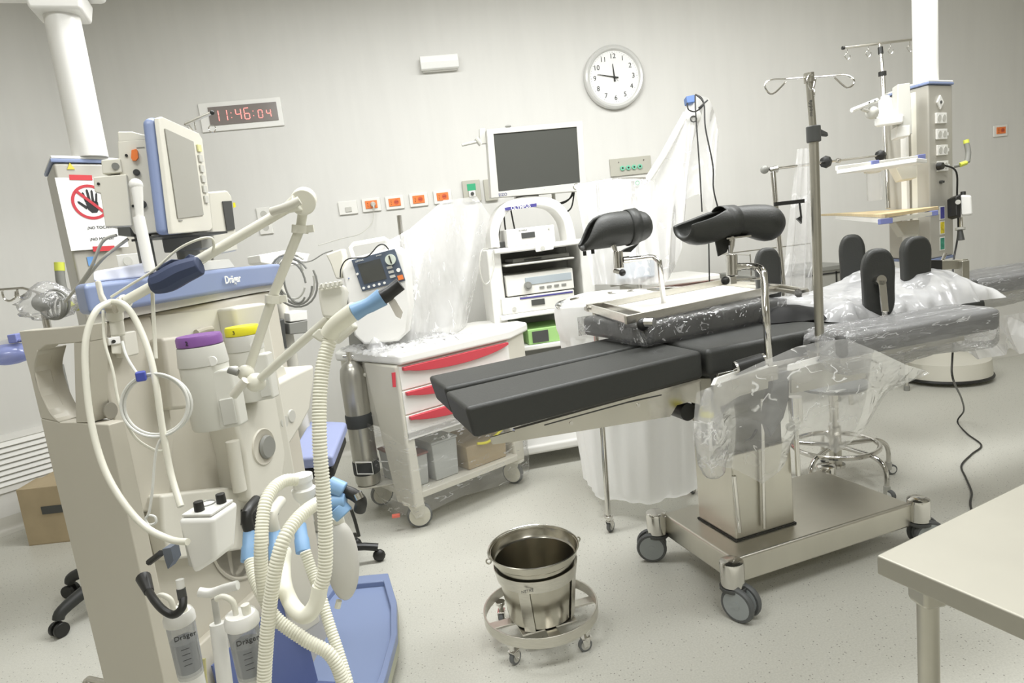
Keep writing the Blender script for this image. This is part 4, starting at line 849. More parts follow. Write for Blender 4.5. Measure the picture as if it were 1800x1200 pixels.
# drawer fronts
def band(y0l, y0r, y1l, y1r, xl=697, xr=893): return [fp.at(xl, y0l), fp.at(xr, y0r), fp.at(xr, y1r), fp.at(xl, y1l)]
zl = [fp.at(x, y).z for x, y in ((697, 641), (701, 667), (706, 694), (712, 704), (720, 760))]
zz = [.868, .868-.125, .868-.25, .868-.375, zb+.004]
for i in range(4):
    za, z_b = zz[i], zz[i+1]
    d_ = obj('drawer', MB().hexa([K(.006, -.008, z_b+.004), K(CW-.006, -.008, z_b+.004), K(CW-.006, 0, z_b+.004), K(.006, 0, z_b+.004), K(.006, -.008, za-.003), K(CW-.006, -.008, za-.003), K(CW-.006, 0, za-.003), K(.006, 0, za-.003)]), white, t, bevel=.003)
    if i < 3:
        n = 24; up = [K(.02+(CW-.04)*k/n, -.009, za-.006) for k in range(n+1)]; lo = [K(.02+(CW-.04)*k/n, -.009, za-.006-.052*math.sin(PI*min(.985, max(.03, k/n)))**.45) for k in range(n+1)]
        obj('drawer_handle', MB().prism(up+lo[::-1], cn*.022), red, d_, bevel=.003)
obj('lock', MB().prism([fp.at(x, y, .001) for x, y in ((688, 655), (694, 654), (695, 680), (690, 680))], cn*.006), red, t)
# corner legs
def legp(x0, x1, yy0, yy1, z0, z1, taper=.02): return MB().hexa([K(x0+taper, yy0, z0), K(x1-taper*.3, yy0, z0), K(x1-taper*.3, yy1, z0), K(x0+taper, yy1, z0), K(x0, yy0, z1), K(x1, yy0, z1), K(x1, yy1, z1), K(x0, yy1, z1)])
l1 = obj('leg', MB().hexa([K(-.01, .0, .13), K(.05, .0, .13), K(.05, .17, .13), K(-.02, .17, .13), K(-.012, -.004, .872), K(.04, -.002, .872), K(.03, .31, .872), K(-.025, .31, .872)]), cream, t, bevel=.012, seg=3)
l2 = obj('leg', legp(CW-.02, CW+.08, .05, .14, .14, .6, .02), cream, t, bevel=.02, seg=3)
for x in (.0, CW+.0): obj('leg', legp(x, x+.08, .5, .58, .14, .6, .02), cream, t, bevel=.02, seg=3)
obj('base_shelf', MB().prism([zc(p, .16) for p in (K(.0, .03, 0), K(CW, .03, 0), K(CW+.06, .12, 0), K(CW+.06, .56, 0), K(.0, .56, 0), K(.0, .16, 0))], (0, 0, .035)), cream, t, bevel=.006)
whw = mat('cream_wheel', 'e2dfd0', .45)
for i, (x, y, a) in enumerate(((.02, .08, .1), (CW+.03, .09, 2.5), (.04, .52, .4), (CW+.04, .54, 1))):
    p = K(x, y, 0); c_ = caster(t, p, a, r=.066, hh=.15, m1=cream, m2=rubber, m3=whw, w_=.028, local=False, dr=.84)
    if i == 0: obj('brake_pedal', MB().box(p+Vector((-.09, -.01, .085)), (.04, .025, .012)), mat('coral_pedal', 'e87a68', .5), c_)
obj('side_handle', MB().tube([K(-.01, .33, .8), K(-.06, .36, .8), K(-.06, .5, .8), K(-.01, .55, .8)], .012, 12, 4), cream, t)
# wrap film round the lower half of the cart
cf = film('cart_wrap', body=.1, gloss=.4, rough=.1, scale=14, bump=.8, streak=(1, 1, 5), crease_glint=.5)
ring = [K(-.03, -.035, 0), K(CW/2, -.045, 0), K(CW+.02, -.03, 0), K(CW+.14, .1, 0), K(CW+.13, .55, 0), K(.0, .62, 0), K(-.06, .5, 0), K(-.05, .15, 0)]
def hoop(loop, zlo, zhi, nu, nv, amp, seed):
    rnd = random.Random(seed); L_ = len(loop); J = {}
    def fn(a, b):
        f = (a % 1)*L_; i = int(f) % L_; p = loop[i].lerp(loop[(i+1) % L_], f-int(f)); k = (round(a*nu) % nu, round(b*nv)); j = J.setdefault(k, rnd.uniform(-1, 1))
        z = zlo(a)+(zhi(a)-zlo(a))*b; return Vector((p.x+cn.x*amp*j, p.y+cn.y*amp*j, z))
    return MB().grid(fn, nu, nv, True)
obj('clear_wrap', hoop(ring, lambda a: .1+.02*math.sin(a*20), lambda a: .5+.06*math.sin(a*9+1), 64, 10, .006, 5), cf, t, sharp=180, label='clear stretch film')
# things on the cart's lower shelf
def shelfbox(nm, x0, x1, y0, y1, z1, m, lab, cat, z0=.196, lid=None):
    o = thing(nm, lab, cat, K((x0+x1)/2, (y0+y1)/2, z0)); obj('body', MB().hexa([K(x0+.008, y0+.008, z0), K(x1-.008, y0+.008, z0), K(x1-.008, y1-.008, z0), K(x0+.008, y1-.008, z0), K(x0, y0, z1), K(x1, y0, z1), K(x1, y1, z1), K(x0, y1, z1)]), m, o, bevel=.006)
    if lid: obj('lid', MB().hexa([K(x0-.004, y0-.004, z1), K(x1+.004, y0-.004, z1), K(x1+.004, y1+.004, z1), K(x0-.004, y1+.004, z1), K(x0-.004, y0-.004, z1+.012), K(x1+.004, y0-.004, z1+.012), K(x1+.004, y1+.004, z1+.012), K(x0-.004, y1+.004, z1+.012)]), lid, o, bevel=.003)
    return o
shelfbox('storage_bin', .03, .16, .1, .4, .36, mat('frosted_bin', 'bfc2bf', .35), 'small frosted storage bin at the left end of the cart shelf', 'bin', lid=mat('maroon_lid', '8a5a50', .5))
shelfbox('storage_bin', .18, .34, .08, .42, .40, mat('frosted_bin', 'bfc2bf', .35), 'taller frosted storage bin beside the open cardboard carton on the cart shelf', 'bin', lid=mat('frosted_bin', 'bfc2bf', .35))
o = shelfbox('cardboard_carton', .38, .66, .06, .4, .33, card, 'brown cardboard carton with yellow strap on the cart shelf', 'box')
obj('strap', MB().tube([K(.45, .05, .335), K(.52, .045, .325), K(.6, .04, .36), K(.67, .05, .39)], .008, 6, 4), yellow, o)
shelfbox('cardboard_carton', .34, .7, .3, .5, .46, mat('dark_cardboard', '7a5c40', .8), 'dark brown carton at the back of the cart shelf, behind the lighter one', 'box') if False else None
# ---------------------------------------------------------------- oxygen cylinder strapped to the cart's side
ca, cb_ = pd(655, 848, 3.55), pd(612, 655, 3.45); ax = Vector((0, 0, 1)); q = (ca+cb_)/2; q0 = Vector((q.x-.0, q.y, ca.z)); Hc = cb_.z-ca.z
t = thing('oxygen_cylinder', 'silver oxygen cylinder held by two black straps on the left side of the cart', 'gas cylinder', (q0.x, q0.y, q0.z))
cyls = mat('cylinder_silver', 'b4b2a9', .3, .7, var=.05, vscale=5)
obj('body', MB().lathe(q0, [(.0001, 0), (.06, .004), (.067, .02), (.067, Hc-.03), (.06, Hc+.02), (.04, Hc+.05), (.02, Hc+.062), (.0001, Hc+.064)], 36), cyls, t)
obj('valve', MB().cyl(q0+Z1*(Hc+.06), q0+Z1*(Hc+.11), .016, n=16).cyl(q0+Z1*(Hc+.085)-RT*.035, q0+Z1*(Hc+.085)+RT*.03, .009, n=12), chrome, t)
for f in (.58, .16):
    s_ = obj('strap', MB().lathe(q0+Z1*(Hc*f), [(.0695, -.035), (.071, -.03), (.071, .03), (.0695, .035)], 36), mat('black_strap', '3d3f3f', .7), t)
    if f < .3: 
        c0 = q0+Z1*(Hc*f); b_ = [c0-FW*.075-RT*.035-Z1*.03, c0-FW*.075+RT*.05-Z1*.03, c0-FW*.075+RT*.05+Z1*.035, c0-FW*.075-RT*.035+Z1*.035]
        obj('buckle', MB().tube(b_, .0035, 8, closed=True), white, s_)
obj('holder_bracket', MB().tube([q0+Z1*(Hc*.2)+RT*.05, q0+Z1*(Hc*.2)+RT*.14, q0+Z1*(Hc*.62)+RT*.1, q0+Z1*(Hc*.62)+RT*.04], .006, 8), white, t)
obj('foot_plate', MB().b2((q0.x-.06, q0.y-.06, q0.z-.01), (q0.x+.14, q0.y+.08, q0.z-.001)), cream, t, bevel=.003)
# ---------------------------------------------------------------- defibrillator on the cart
dv = VPlane(pd(618, 480, 3.25), pd(712, 470, 3.25)); du = dv.u if dv.u.dot(RT) > 0 else -dv.u
def D(x, y, off=0): return dv.at(x, y, off)
t = thing('defibrillator', 'white defibrillator with navy control panel, screen and carrying handle on the cart', 'defibrillator', zc(D(655, 540), .927))
fr = [D(x, y) for x, y in ((600, 475), (612, 455), (692, 434), (710, 446), (722, 540), (716, 585), (700, 600), (640, 606), (622, 590))]
fr = [Vector((p.x, p.y, max(p.z, .929))) for p in fr]
obj('housing', MB().prism(fr, -dv.n*.24), white, t, bevel=.014, seg=3)
pp = [D(x, y, .004) for x, y in ((618, 457), (694, 437), (713, 493), (637, 512))]
p_ = obj('control_panel', MB().prism(pp, dv.n*.006), mat('navy_panel', '56606f', .4), t, bevel=.002)
pu = (pp[1]-pp[0]).normalized(); pv = (pp[0]-pp[3]).normalized()
def PQ(a, b, o=.0108): return pp[3].lerp(pp[2], a).lerp(pp[0].lerp(pp[1], a), b)+dv.n*o-dv.n*.004+dv.n*.0
obj('screen', MB().prism([PQ(.1, .2), PQ(.62, .2), PQ(.62, .83), PQ(.1, .83)], dv.n*.002), screen, p_)
obj('selector_dial', MB().cyl(PQ(.84, .72), PQ(.84, .72)+dv.n*.012, .026, n=24), mat('pale_green_dial', 'd5dccf', .4), p_); obj('dial_pointer', MB().tube([PQ(.84, .6)+dv.n*.014, PQ(.84, .84)+dv.n*.014], .004, 6), ink, p_)
for i in range(3): obj('key', MB().prism([PQ(.7, .18+i*.14), PQ(.82, .18+i*.14), PQ(.82, .26+i*.14), PQ(.7, .26+i*.14)], dv.n*.003), lgray, p_)
for i in range(5): obj('round_key', MB().cyl(PQ(.06+.12*i, .09), PQ(.06+.12*i, .09)+dv.n*.004, .0065, n=14), white, p_)
obj('shock_key', MB().prism([PQ(.86, .06), PQ(.98, .06), PQ(.98, .2), PQ(.86, .2)], dv.n*.005), orange, p_); obj('round_key', MB().cyl(PQ(.93, .36), PQ(.93, .36)+dv.n*.005, .01, n=16), white, p_); obj('round_key', MB().cyl(PQ(.03, .55), PQ(.03, .55)+dv.n*.004, .006, n=14), white, p_)
text('LIFEPAK', .012, PQ(.17, .92, .0115), pu, pv, wink, p_)
text('BIPHASIC', .007, PQ(.62, .93, .0115), pu, pv, wink, p_)
hy = -dv.n*.12
obj('carrying_handle', MB().tube([D(612, 455)+hy, D(606, 436)+hy, D(612, 429)+hy, D(668, 419)+hy, D(675, 424)+hy, D(680, 440)+hy], .011, 12), white, t)
obj('side_pod', MB().prism([D(x, y, -.03) for x, y in ((572, 447), (600, 437), (604, 450), (600, 490), (590, 490), (580, 462))], -dv.n*.1), cream, t, bevel=.008)
obj('cable', MB().tube([D(598, 487, .03), D(600, 470, .06), D(612, 455, .06), D(645, 451, .05), D(664, 432, .03), D(675, 430, .02), D(683, 438, .0)], .0032, 8, 5), blackp, t)
obj('blue_button', MB().ball(D(613, 489, .002), .004, 8), blue, t)
# wrapped equipment on the cart (arm, pump, boxes under film)
t = thing('wrapped_equipment', 'tall equipment shrouded in glossy clear film on the cart beside the defibrillator', 'equipment', K(.3, .45, .93))
obj('pump_housing', MB().hexa([K(.2, .36, .928), K(.36, .36, .928), K(.36, .5, .928), K(.2, .5, .928), K(.22, .38, 1.16), K(.34, .38, 1.16), K(.34, .5, 1.16), K(.22, .5, 1.16)]), lgray, t, bevel=.01)
obj('instrument_case', MB().hexa([K(.02, .4, .928), K(.17, .4, .928), K(.17, .55, .928), K(.02, .55, .928), K(.03, .42, 1.2), K(.15, .42, 1.2), K(.15, .54, 1.2), K(.03, .54, 1.2)]), mgray, t, bevel=.01)
obj('pole', MB().cyl(K(.4, .5, .928), K(.42, .5, 1.62), .014, n=16), chrome, t)
obj('tubing', MB().tube([K(.12, .4, 1.2), K(.16, .37, 1.28), K(.2, .4, 1.33), K(.26, .42, 1.26), K(.3, .42, 1.17)], .008, 8, 5), mgray, t)
sh_ = film('shroud_film', body=.5, gloss=1.0, rough=.1, scale=19, bump=2, streak=(1.6, 1.6, .6), crease_glint=.95)
apex = [pd(790, 352, 3.7), pd(818, 346, 3.7), pd(850, 352, 3.7), pd(868, 385, 3.75)]
def shroud():
    P0 = [(632, 455), (640, 600), (700, 560), (790, 590), (850, 600), (905, 585), (925, 560)]
    ringb = [pz(x, y, .93) for x, y in ((598, 612), (650, 640), (720, 618), (800, 600), (870, 580), (915, 560))]
    ringb[0] = K(0, .3, .932); ringb = [K(-.03, .3, .932), K(.0, .12, .932), K(.12, .14, .932), K(.3, .18, .932), K(.5, .22, .932), K(.72, .4, .932)]
    ringt = [pd(655, 440, 3.5), pd(680, 425, 3.5), pd(720, 402, 3.5), pd(780, 352, 3.6), pd(838, 345, 3.7), pd(862, 380, 3.75)]
    return curtain(ringt, ringb, 70, 30, .03, 21)
obj('clear_shroud', shroud(), sh_, t, sharp=180, label='glossy clear film shroud')
# front skirt of film draped over the left of the top
o = obj('stretch_film', blob([K(-.08, -.01, .932), K(.5, .0, .932), K(.45, .42, .932), K(-.06, .5, .932)], .02, 17, .012, 50, 30), film('bright_wrap', body=.55, gloss=1.0, rough=.08, scale=16, bump=1.2, streak=(1, 3, 1), crease_glint=.6), sharp=180)
tag(o, 'crumpled clear stretch film lying on the cart top in front of the defibrillator', 'stretch film')
# ---------------------------------------------------------------- endoscopy tower
DE = 3.95
ep = VPlane(pd(880, 540, DE), pd(1000, 520, DE+.08)); eu = ep.u if ep.u.dot(RT) > 0 else -ep.u; en = ep.n
def E(x, y, off=0): return ep.at(x, y, off)
base = zc(E(945, 560, -.25), 0)
t = thing('endoscopy_tower', 'white endoscopy trolley with arched top, shelves and monitor arm behind the cart', 'trolley', base)
def shelfE(y_l, y_r, xl, xr, th, d0, d1, m, nm):
    a, b = E(xl, y_l, d0), E(xr, y_r, d0); z = (a.z+b.z)/2; a.z = b.z = z
    return obj(nm, MB().prism([a, b, b-en*(d1), a-en*(d1)], (0, 0, -th)), m, t, bevel=.008), z, a, b
_, zs1, sa, sb = shelfE(434, 424, 868, 1018, .03, .05, .5, white, 'upper_shelf')
_, zs2, sc2, sd2 = shelfE(465, 452, 888, 1010, .012, .06, .42, lgray, 'keyboard_shelf')
_, zs3, s3a, s3b = shelfE(552, 540, 880, 1014, .03, .04, .5, white, 'middle_shelf')
_, zs4, _, _ = shelfE(608, 598, 895, 1030, .03, .04, .5, white, 'lower_shelf')
obj('shelf_clip', MB().prism([E(x, y, .06) for x, y in ((938, 430), (975, 424), (972, 438), (942, 443))], en*.012), white, t, bevel=.003); obj('knob', MB().cyl(E(954, 436, .07), E(954, 436, .08), .013, n=18), lgray, t)
for xx, w_ in ((858, .085), (1022, .08)):
    a = E(xx, 470, .0); obj('side_column', MB().prism([zc(a, .16), zc(a+eu*w_, .16), zc(a+eu*w_-en*.3, .16), zc(a-en*.3, .16)], (0, 0, zs1-.16)), white, t, bevel=.012, seg=3)
obj('back_panel', MB().prism([zc(E(880, 470, -.3), .2), zc(E(1015, 460, -.3), .2), zc(E(1015, 460, -.32), .2), zc(E(880, 470, -.32), .2)], (0, 0, zs1-.24)), mgray, t)
obj('wheel_base', MB().prism([zc(E(862, 600, .1), .1), zc(E(1040, 590, .1), .1), zc(E(1040, 590, -.45), .1), zc(E(862, 600, -.45), .1)], (0, 0, .06)), white, t, bevel=.02)
for x, o_ in ((870, .05), (1030, .05), (870, -.4), (1030, -.4)): caster(t, zc(E(x, 600, o_), 0), .5, r=.045, hh=.1, m1=lgray, m2=rubber, m3=white, local=False)
# arch
ar = spline([E(868, 436, -.1), E(866, 405, -.1), E(880, 372, -.1), E(905, 358, -.1), E(935, 354, -.1), E(968, 360, -.1), (E(988, 380, -.1)), E(996, 402, -.1), E(1000, 424, -.1)], 6)
n = len(ar); g = MB(); out = []; cen_ = E(934, 430, -.1)
for i, p in enumerate(ar):
    r_ = (p-cen_).normalized(); out.append([p+r_*.028+en*.07, p+r_*.028-en*.1, p-r_*.028-en*.1, p-r_*.028+en*.07])
W = [q for r in out for q in r]; g.add(W, [(4*i+j, 4*i+(j+1) % 4, 4*i+4+(j+1) % 4, 4*i+4+j) for i in range(n-1) for j in range(4)]+[(3, 2, 1, 0), (4*n-4, 4*n-3, 4*n-2, 4*n-1)])
obj('arch', g, white, t, bevel=.01, seg=3)
bp_ = [E(x, y, -.02) for x, y in ((887, 365), (943, 357), (943, 363), (888, 370))]; br_ = obj('brand_strip', MB().prism(bp_, en*.004), mat('violet_strip', '4e4a8e', .4), t)
text('OLYMPUS', .028, (bp_[0]+bp_[2])/2+en*.005, bp_[1]-bp_[0], bp_[0]-bp_[3], wink, br_, bold=.01)
obj('monitor_post', MB().cyl(E(930, 356, -.12), E(928, 335, -.12), .03, n=20).cyl(E(974, 362, -.14), E(972, 330, -.14), .012, n=12), lgray, t, bevel=.003)
for pts in ([(887, 370), (878, 400), (876, 424)], [(885, 370), (888, 400), (892, 422)], [(898, 369), (902, 390), (905, 404)], [(920, 346), (950, 350), (975, 358), (1000, 350), (1008, 332)], [(945, 352), (985, 358), (1005, 345), (1009, 330)], [(990, 376), (1004, 365), (1009, 340), (1009, 330)]):
    obj('cable', MB().tube([E(x, y, -.13) for x, y in pts], .005, 8, 5), blackp, t)
obj('thin_cable', MB().tube([E(858, 438, .1), E(847, 440, .14), E(843, 470, .15), E(850, 497, .14), E(860, 495, .12), E(868, 470, .1), E(866, 445, .08)], .004, 8, 5), lgray, t)
# monitor
MD = 3.85; mpv = VPlane(pd(857, 288, MD), pd(1028, 274, MD+.12)); t = thing('surgical_monitor', 'large flat surgical monitor with dark screen on top of the endoscopy trolley', 'monitor', mpv.at(945, 340, -.05))
def Mq(x, y, o=0): return mpv.at(x, y, o)
cor = [(855, 228), (1023, 213), (1030, 335), (863, 348)]; scr = [(867, 236), (1013, 223), (1019, 321), (876, 337)]
obj('casing', MB().prism([Mq(x, y) for x, y in cor], -mpv.n*.06), mat('monitor_grey', 'cac9c2', .4), t, bevel=.006)
obj('bezel', MB().holed([Mq(x, y, .001) for x, y in cor], [Mq(x, y, .001) for x, y in scr], mpv.n*.01), mat('monitor_grey', 'cac9c2', .4), t, bevel=.003)
obj('screen', MB().prism([Mq(x, y, .001) for x, y in scr], mpv.n*.003), screen, t)
text('EIZO', .024, Mq(884, 342, .012), Mq(900, 340)-Mq(884, 342), Z1, mat('indigo_ink', '45487c', .5), t); obj('power_led', MB().ball(Mq(957, 332, .011), .003, 8), lgray, t)
obj('mount_neck', MB().prism([Mq(x, y, -.07) for x, y in ((905, 335), (945, 330), (950, 356), (908, 358))], -mpv.n*.05), white, t, bevel=.006)
hb = obj('side_bracket', MB().prism([Mq(x, y, -.03) for x, y in ((843, 226), (853, 225), (855, 252), (846, 253), (843, 240))], -mpv.n*.03), lgray, t, bevel=.003); obj('side_lever', MB().tube([Mq(842, 248, -.04), Mq(812, 255, -.04)], .009, 10).tube([Mq(837, 243, -.04), Mq(846, 254, -.04)], .016, 10), lgray, hb)
obj('camera_knob', MB().ball(Mq(893, 222, -.02), .012, 12, (1.6, 1, .7)), mgray, t)
# boxes on the shelves
def ebox(nm, lab, cat, x0, x1, yl, yr, ytl, ytr, d0, d1, m, base_z, parts):
    a, b = E(x0, yl, d0), E(x1, yr, d0); h = E(x0, ytl, d0).z-a.z; a.z = b.z = base_z+.001
    o = thing(nm, lab, cat, ((a.x+b.x)/2, (a.y+b.y)/2, a.z)); obj('case', MB().prism([a, b, b-en*d1, a-en*d1], (0, 0, h)), m, o, bevel=.005)
    u_ = (b-a); parts(o, lambda p, q, k=.0015: a+u_*p+Z1*h*q+en*k, u_.normalized()); return o
def rect(f, a0, a1, b0, b1, m, o, nm, th=.004): return obj(nm, MB().prism([f(a0, b0), f(a1, b0), f(a1, b1), f(a0, b1)], en*th), m, o, bevel=.001)
pl_ = mat('pale_case', 'e4e3dc', .4)
def pA(o, f, u): rect(f, .3, .58, .4, .72, dgray, o, 'display'); text('OLYMPUS', .012, f(.34, .86), u, Z1, mgray, o); obj('button', MB().cyl(f(.88, .8), f(.88, .8)+en*.005, .006, n=10), lgray, o)
ebox('light_source', 'white light source unit with small dark display standing on the upper trolley shelf', 'medical unit', 893, 977, 435, 427, 404, 400, .0, .3, white, zs1, pA)
def pB(o, f, u):
    rect(f, .28, .97, .45, .8, mat('blue_grey_strip', 'aab3b8', .4), o, 'control_strip', .003); obj('round_port', MB().cyl(f(.31, .42, .004), f(.31, .42)+en*.014, .024, n=24).cyl(f(.31, .42, .014), f(.31, .42)+en*.018, .015, n=20), mgray, o)
    for k in range(4): rect(f, .48+.11*k, .55+.11*k, .2, .3, mgray, o, 'switch')
ebox('video_processor', 'pale grey video processor with round port on the middle trolley shelf, on top', 'medical unit', 892, 1010, 520, 509, 483, 474, .02, .38, pl_, zs3+.105, pB)
def pC(o, f, u):
    rect(f, .25, .98, .82, .92, mat('violet_strip', '4e4a8e', .4), o, 'brand_strip', .002); rect(f, .4, .58, .35, .7, dgray, o, 'display'); obj('power_button', MB().cyl(f(.16, .3), f(.16, .3)+en*.006, .012, n=18), lgray, o); text('OLYMPUS', .011, f(.3, .97), u, Z1, mgray, o)
ebox('light_source', 'grey light source with violet stripe under the video processor on the middle trolley shelf', 'medical unit', 884, 1012, 553, 541, 524, 514, .03, .4, pl_, zs3, pC)
ebox('keyboard_unit', 'flat dark unit lying between the upper shelf and keyboard shelf of the trolley', 'medical unit', 900, 1000, 448, 440, 441, 433, -.05, .25, mgray, zs2+.001, lambda o, f, u: rect(f, .2, .5, .3, .7, dgray, o, 'display'))
lime = mat('lime_green_case', 'a4cf83', .5)
ebox('green_equipment_case', 'lime green and grey equipment box on the lowest trolley shelf behind the white hamper', 'medical unit', 930, 1000, 605, 600, 578, 572, .02, .35, lime, zs4, lambda o, f, u: (rect(f, .1, .5, .1, .85, dgray, o, 'front_panel'), obj('dial', MB().cyl(f(.85, .5), f(.85, .5)+en*.01, .014, n=16), mgray, o)))
# black box left on upper shelf
a = E(877, 428, -.08); o = obj('cable_box', MB().prism([zc(a, zs1+.001), zc(a+eu*.06, zs1+.001), zc(a+eu*.06-en*.15, zs1+.001), zc(a-en*.15, zs1+.001)], (0, 0, .035)), dgray, bevel=.004); tag(o, 'small black cable box left of the white light source on the upper shelf', 'box')
# ---------------------------------------------------------------- laundry hamper
hc = Vector((.99, 3.14, 0)); HZ = 1.06
hc = Vector((1.0, 3.17, 0)); RX = .36
t = thing('laundry_hamper', 'round steel frame hamper lined with a white cloth bag behind the operating table', 'hamper', hc)
cloth = bpy.data.materials.new('white_bag_cloth'); cloth.use_nodes = True; _n = cloth.node_tree; _n.nodes.clear()
_o = _n.nodes.new('ShaderNodeOutputMaterial'); _d = _n.nodes.new('ShaderNodeBsdfDiffuse'); _t = _n.nodes.new('ShaderNodeBsdfTranslucent'); _m = _n.nodes.new('ShaderNodeMixShader')
_d.inputs[0].default_value = _t.inputs[0].default_value = lin('f8f8f6'); _m.inputs[0].default_value = .42; _n.links.new(_d.outputs[0], _m.inputs[1]); _n.links.new(_t.outputs[0], _m.inputs[2]); _n.links.new(_m.outputs[0], _o.inputs[0])
rnd = random.Random(4); ph = [rnd.uniform(0, 6) for _ in range(8)]
prof = [(.97, HZ-.16), (1.02, HZ-.1), (1.03, HZ-.03), (1.015, HZ+.01), (.97, HZ+.012), (.93, HZ-.02), (.9, HZ-.12), (.86, HZ-.3)]
HC = hc.copy()
def hs(a, b):
    an = 2*PI*a; f = b*(len(prof)-1); i = min(int(f), len(prof)-2); r_ = prof[i][0]+(prof[i+1][0]-prof[i][0])*(f-i); z = prof[i][1]+(prof[i+1][1]-prof[i][1])*(f-i)
    w_ = 1+.012*math.sin(9*an+ph[0])+.008*math.sin(17*an+ph[1]); z += .02*math.sin(3*an+ph[2])*(1-b)
    return HC+Vector((RX*r_*w_*math.cos(an), RX*r_*w_*math.sin(an), z))
obj('folded_rim', MB().grid(hs, 90, 21, True), cloth, t, sharp=180)
def bagf(a, b):
    an = 2*PI*a; z = HZ-.14-(HZ-.165)*b; r_ = RX*(.95-.14*b**1.2)*(1 if b < .9 else max(.001, 1-((b-.9)/.1)**2))
    w_ = 1+(.025+.04*b)*math.sin(7*an+ph[3]+b)+.03*math.sin(13*an+ph[4]-2*b)+.02*math.sin(23*an+ph[5]+b*4)
    return HC+Vector((r_*w_*math.cos(an), r_*w_*math.sin(an), z))
obj('bag', MB().grid(bagf, 120, 30, True), cloth, t, sharp=180)
obj('steel_ring', MB().torus(hc+Z1*HZ, RX*.985, .011, 48, 8), chrome, t)
for p, lean in (((1072, 935), 0), ((1060, 853), 0), ((1217, 868), 0), (None, 0)):
    g_ = pz(*p, .0) if p else hc*2-pz(1060, 853, 0); g_.z = 0
    if p is None: g_ = hc+Vector((.28, .25, 0))
    d_ = (g_-hc); d_ = d_.normalized(); tp = hc+d_*(RX*1.02)+Z1*HZ
    l = obj('leg', MB().cyl(g_+Z1*.07, tp, .0125, n=16), chrome, t); caster(t, g_, .8, r=.027, hh=.085, m1=chrome, m2=rubber, m3=lgray, w_=.016, local=False)
# ---------------------------------------------------------------- second cart and wrapped things behind it
a, b = pz(1130, 500, .9), pz(1262, 482, .9)
wq = py(1200, 480, 4.3); zt = wq.z
t = thing('emergency_cart', 'second white cart with red drawer fronts against the back wall, right of the hamper', 'cart', (wq.x, 4.3, 0))
xa, xb = py(1120, 500, 4.1).x, py(1262, 485, 4.1).x; zt = py(1230, 484, 4.1).z
obj('top', MB().b2((xa, 4.06, zt-.04), (xb, 4.6, zt)), white, t, bevel=.012, seg=3); obj('body', MB().b2((xa+.02, 4.1, .2), (xb-.02, 4.56, zt-.041)), cream, t, bevel=.006)
for i in range(4):
    z_ = zt-.05-i*.15; d_ = obj('drawer', MB().b2((xa+.03, 4.085, z_-.14), (xb-.03, 4.1, z_)), white, t, bevel=.003); obj('drawer_handle', MB().b2((xa+.04, 4.06, z_-.075), (xb-.04, 4.086, z_-.006)), red, d_, bevel=.004)
for x in (xa+.05, xb-.05):
    for y in (4.12, 4.52): caster(t, (x, y, 0), .4, r=.05, hh=.2, m1=cream, m2=rubber, m3=whw, w_=.025, local=False)
# wrapped jointed arm with blue head
DA = 4.05
t = thing('examination_lamp', 'white jointed lamp arm with blue head under clear film, two black cables hanging', 'lamp arm', pd(1150, 480, DA))
obj('lower_arm', MB().tube([pd(1120, 345, DA), pd(1165, 275, DA), pd(1206, 200, DA)], .022, 14), white, t, bevel=0)
obj('joint', MB().ball(pd(1218, 205, DA), .05, 20), mat('frosted_white', 'eeeeea', .4), t); obj('head', MB().prism([pd(x, y, DA-.05) for x, y in ((1206, 169), (1221, 166), (1222, 179), (1208, 181))], FW*.06), mat('cobalt_tip', '5d7cb4', .4), t, bevel=.004)
obj('inner_ring', MB().torus(pd(1219, 209, DA-.05), .018, .004, 20, 6, FW), dgray, t)
obj('post', MB().tube([pd(1110, 490, DA), pd(1113, 410, DA), pd(1118, 345, DA)], .03, 14), mat('frosted_white', 'eeeeea', .4), t); obj('base_box', MB().prism([pd(x, y, DA) for x, y in ((1080, 500), (1140, 493), (1140, 440), (1085, 448))], FW*.2), lgray, t, bevel=.01)
obj('clear_shroud', curtain([pd(x, y, d) for x, y, d in ((1150, 320, 4.1), (1180, 240, 4.1), (1205, 190, 4.05), (1222, 166, 4.0), (1245, 172, 4.05), (1258, 200, 4.1), (1262, 240, 4.1))], [pd(x, y, d) for x, y, d in ((1130, 490, 4.0), (1165, 500, 3.95), (1190, 470, 4.0), (1200, 420, 4.05), (1170, 370, 4.1), (1225, 340, 4.1), (1250, 380, 4.1))], 50, 30, .02, 31), film('arm_film', body=.42, gloss=.5, rough=.12, scale=7, bump=1), t, sharp=180, label='clear film shroud')
for pts in ([(1222, 167), (1223, 200), (1230, 300), (1234, 372)], [(1208, 181), (1210, 192), (1222, 196), (1236, 185), (1233, 172), (1222, 166)], [(1223, 166), (1237, 182), (1240, 225), (1253, 290), (1254, 330), (1262, 365), (1275, 410), (1283, 440)], [(1244, 380), (1246, 430), (1247, 500)], [(1244, 176), (1228, 190)]):
    obj('black_cable', MB().tube([pd(x, y, DA-.1) for x, y in pts], .0045, 8, 6), blackp, t)
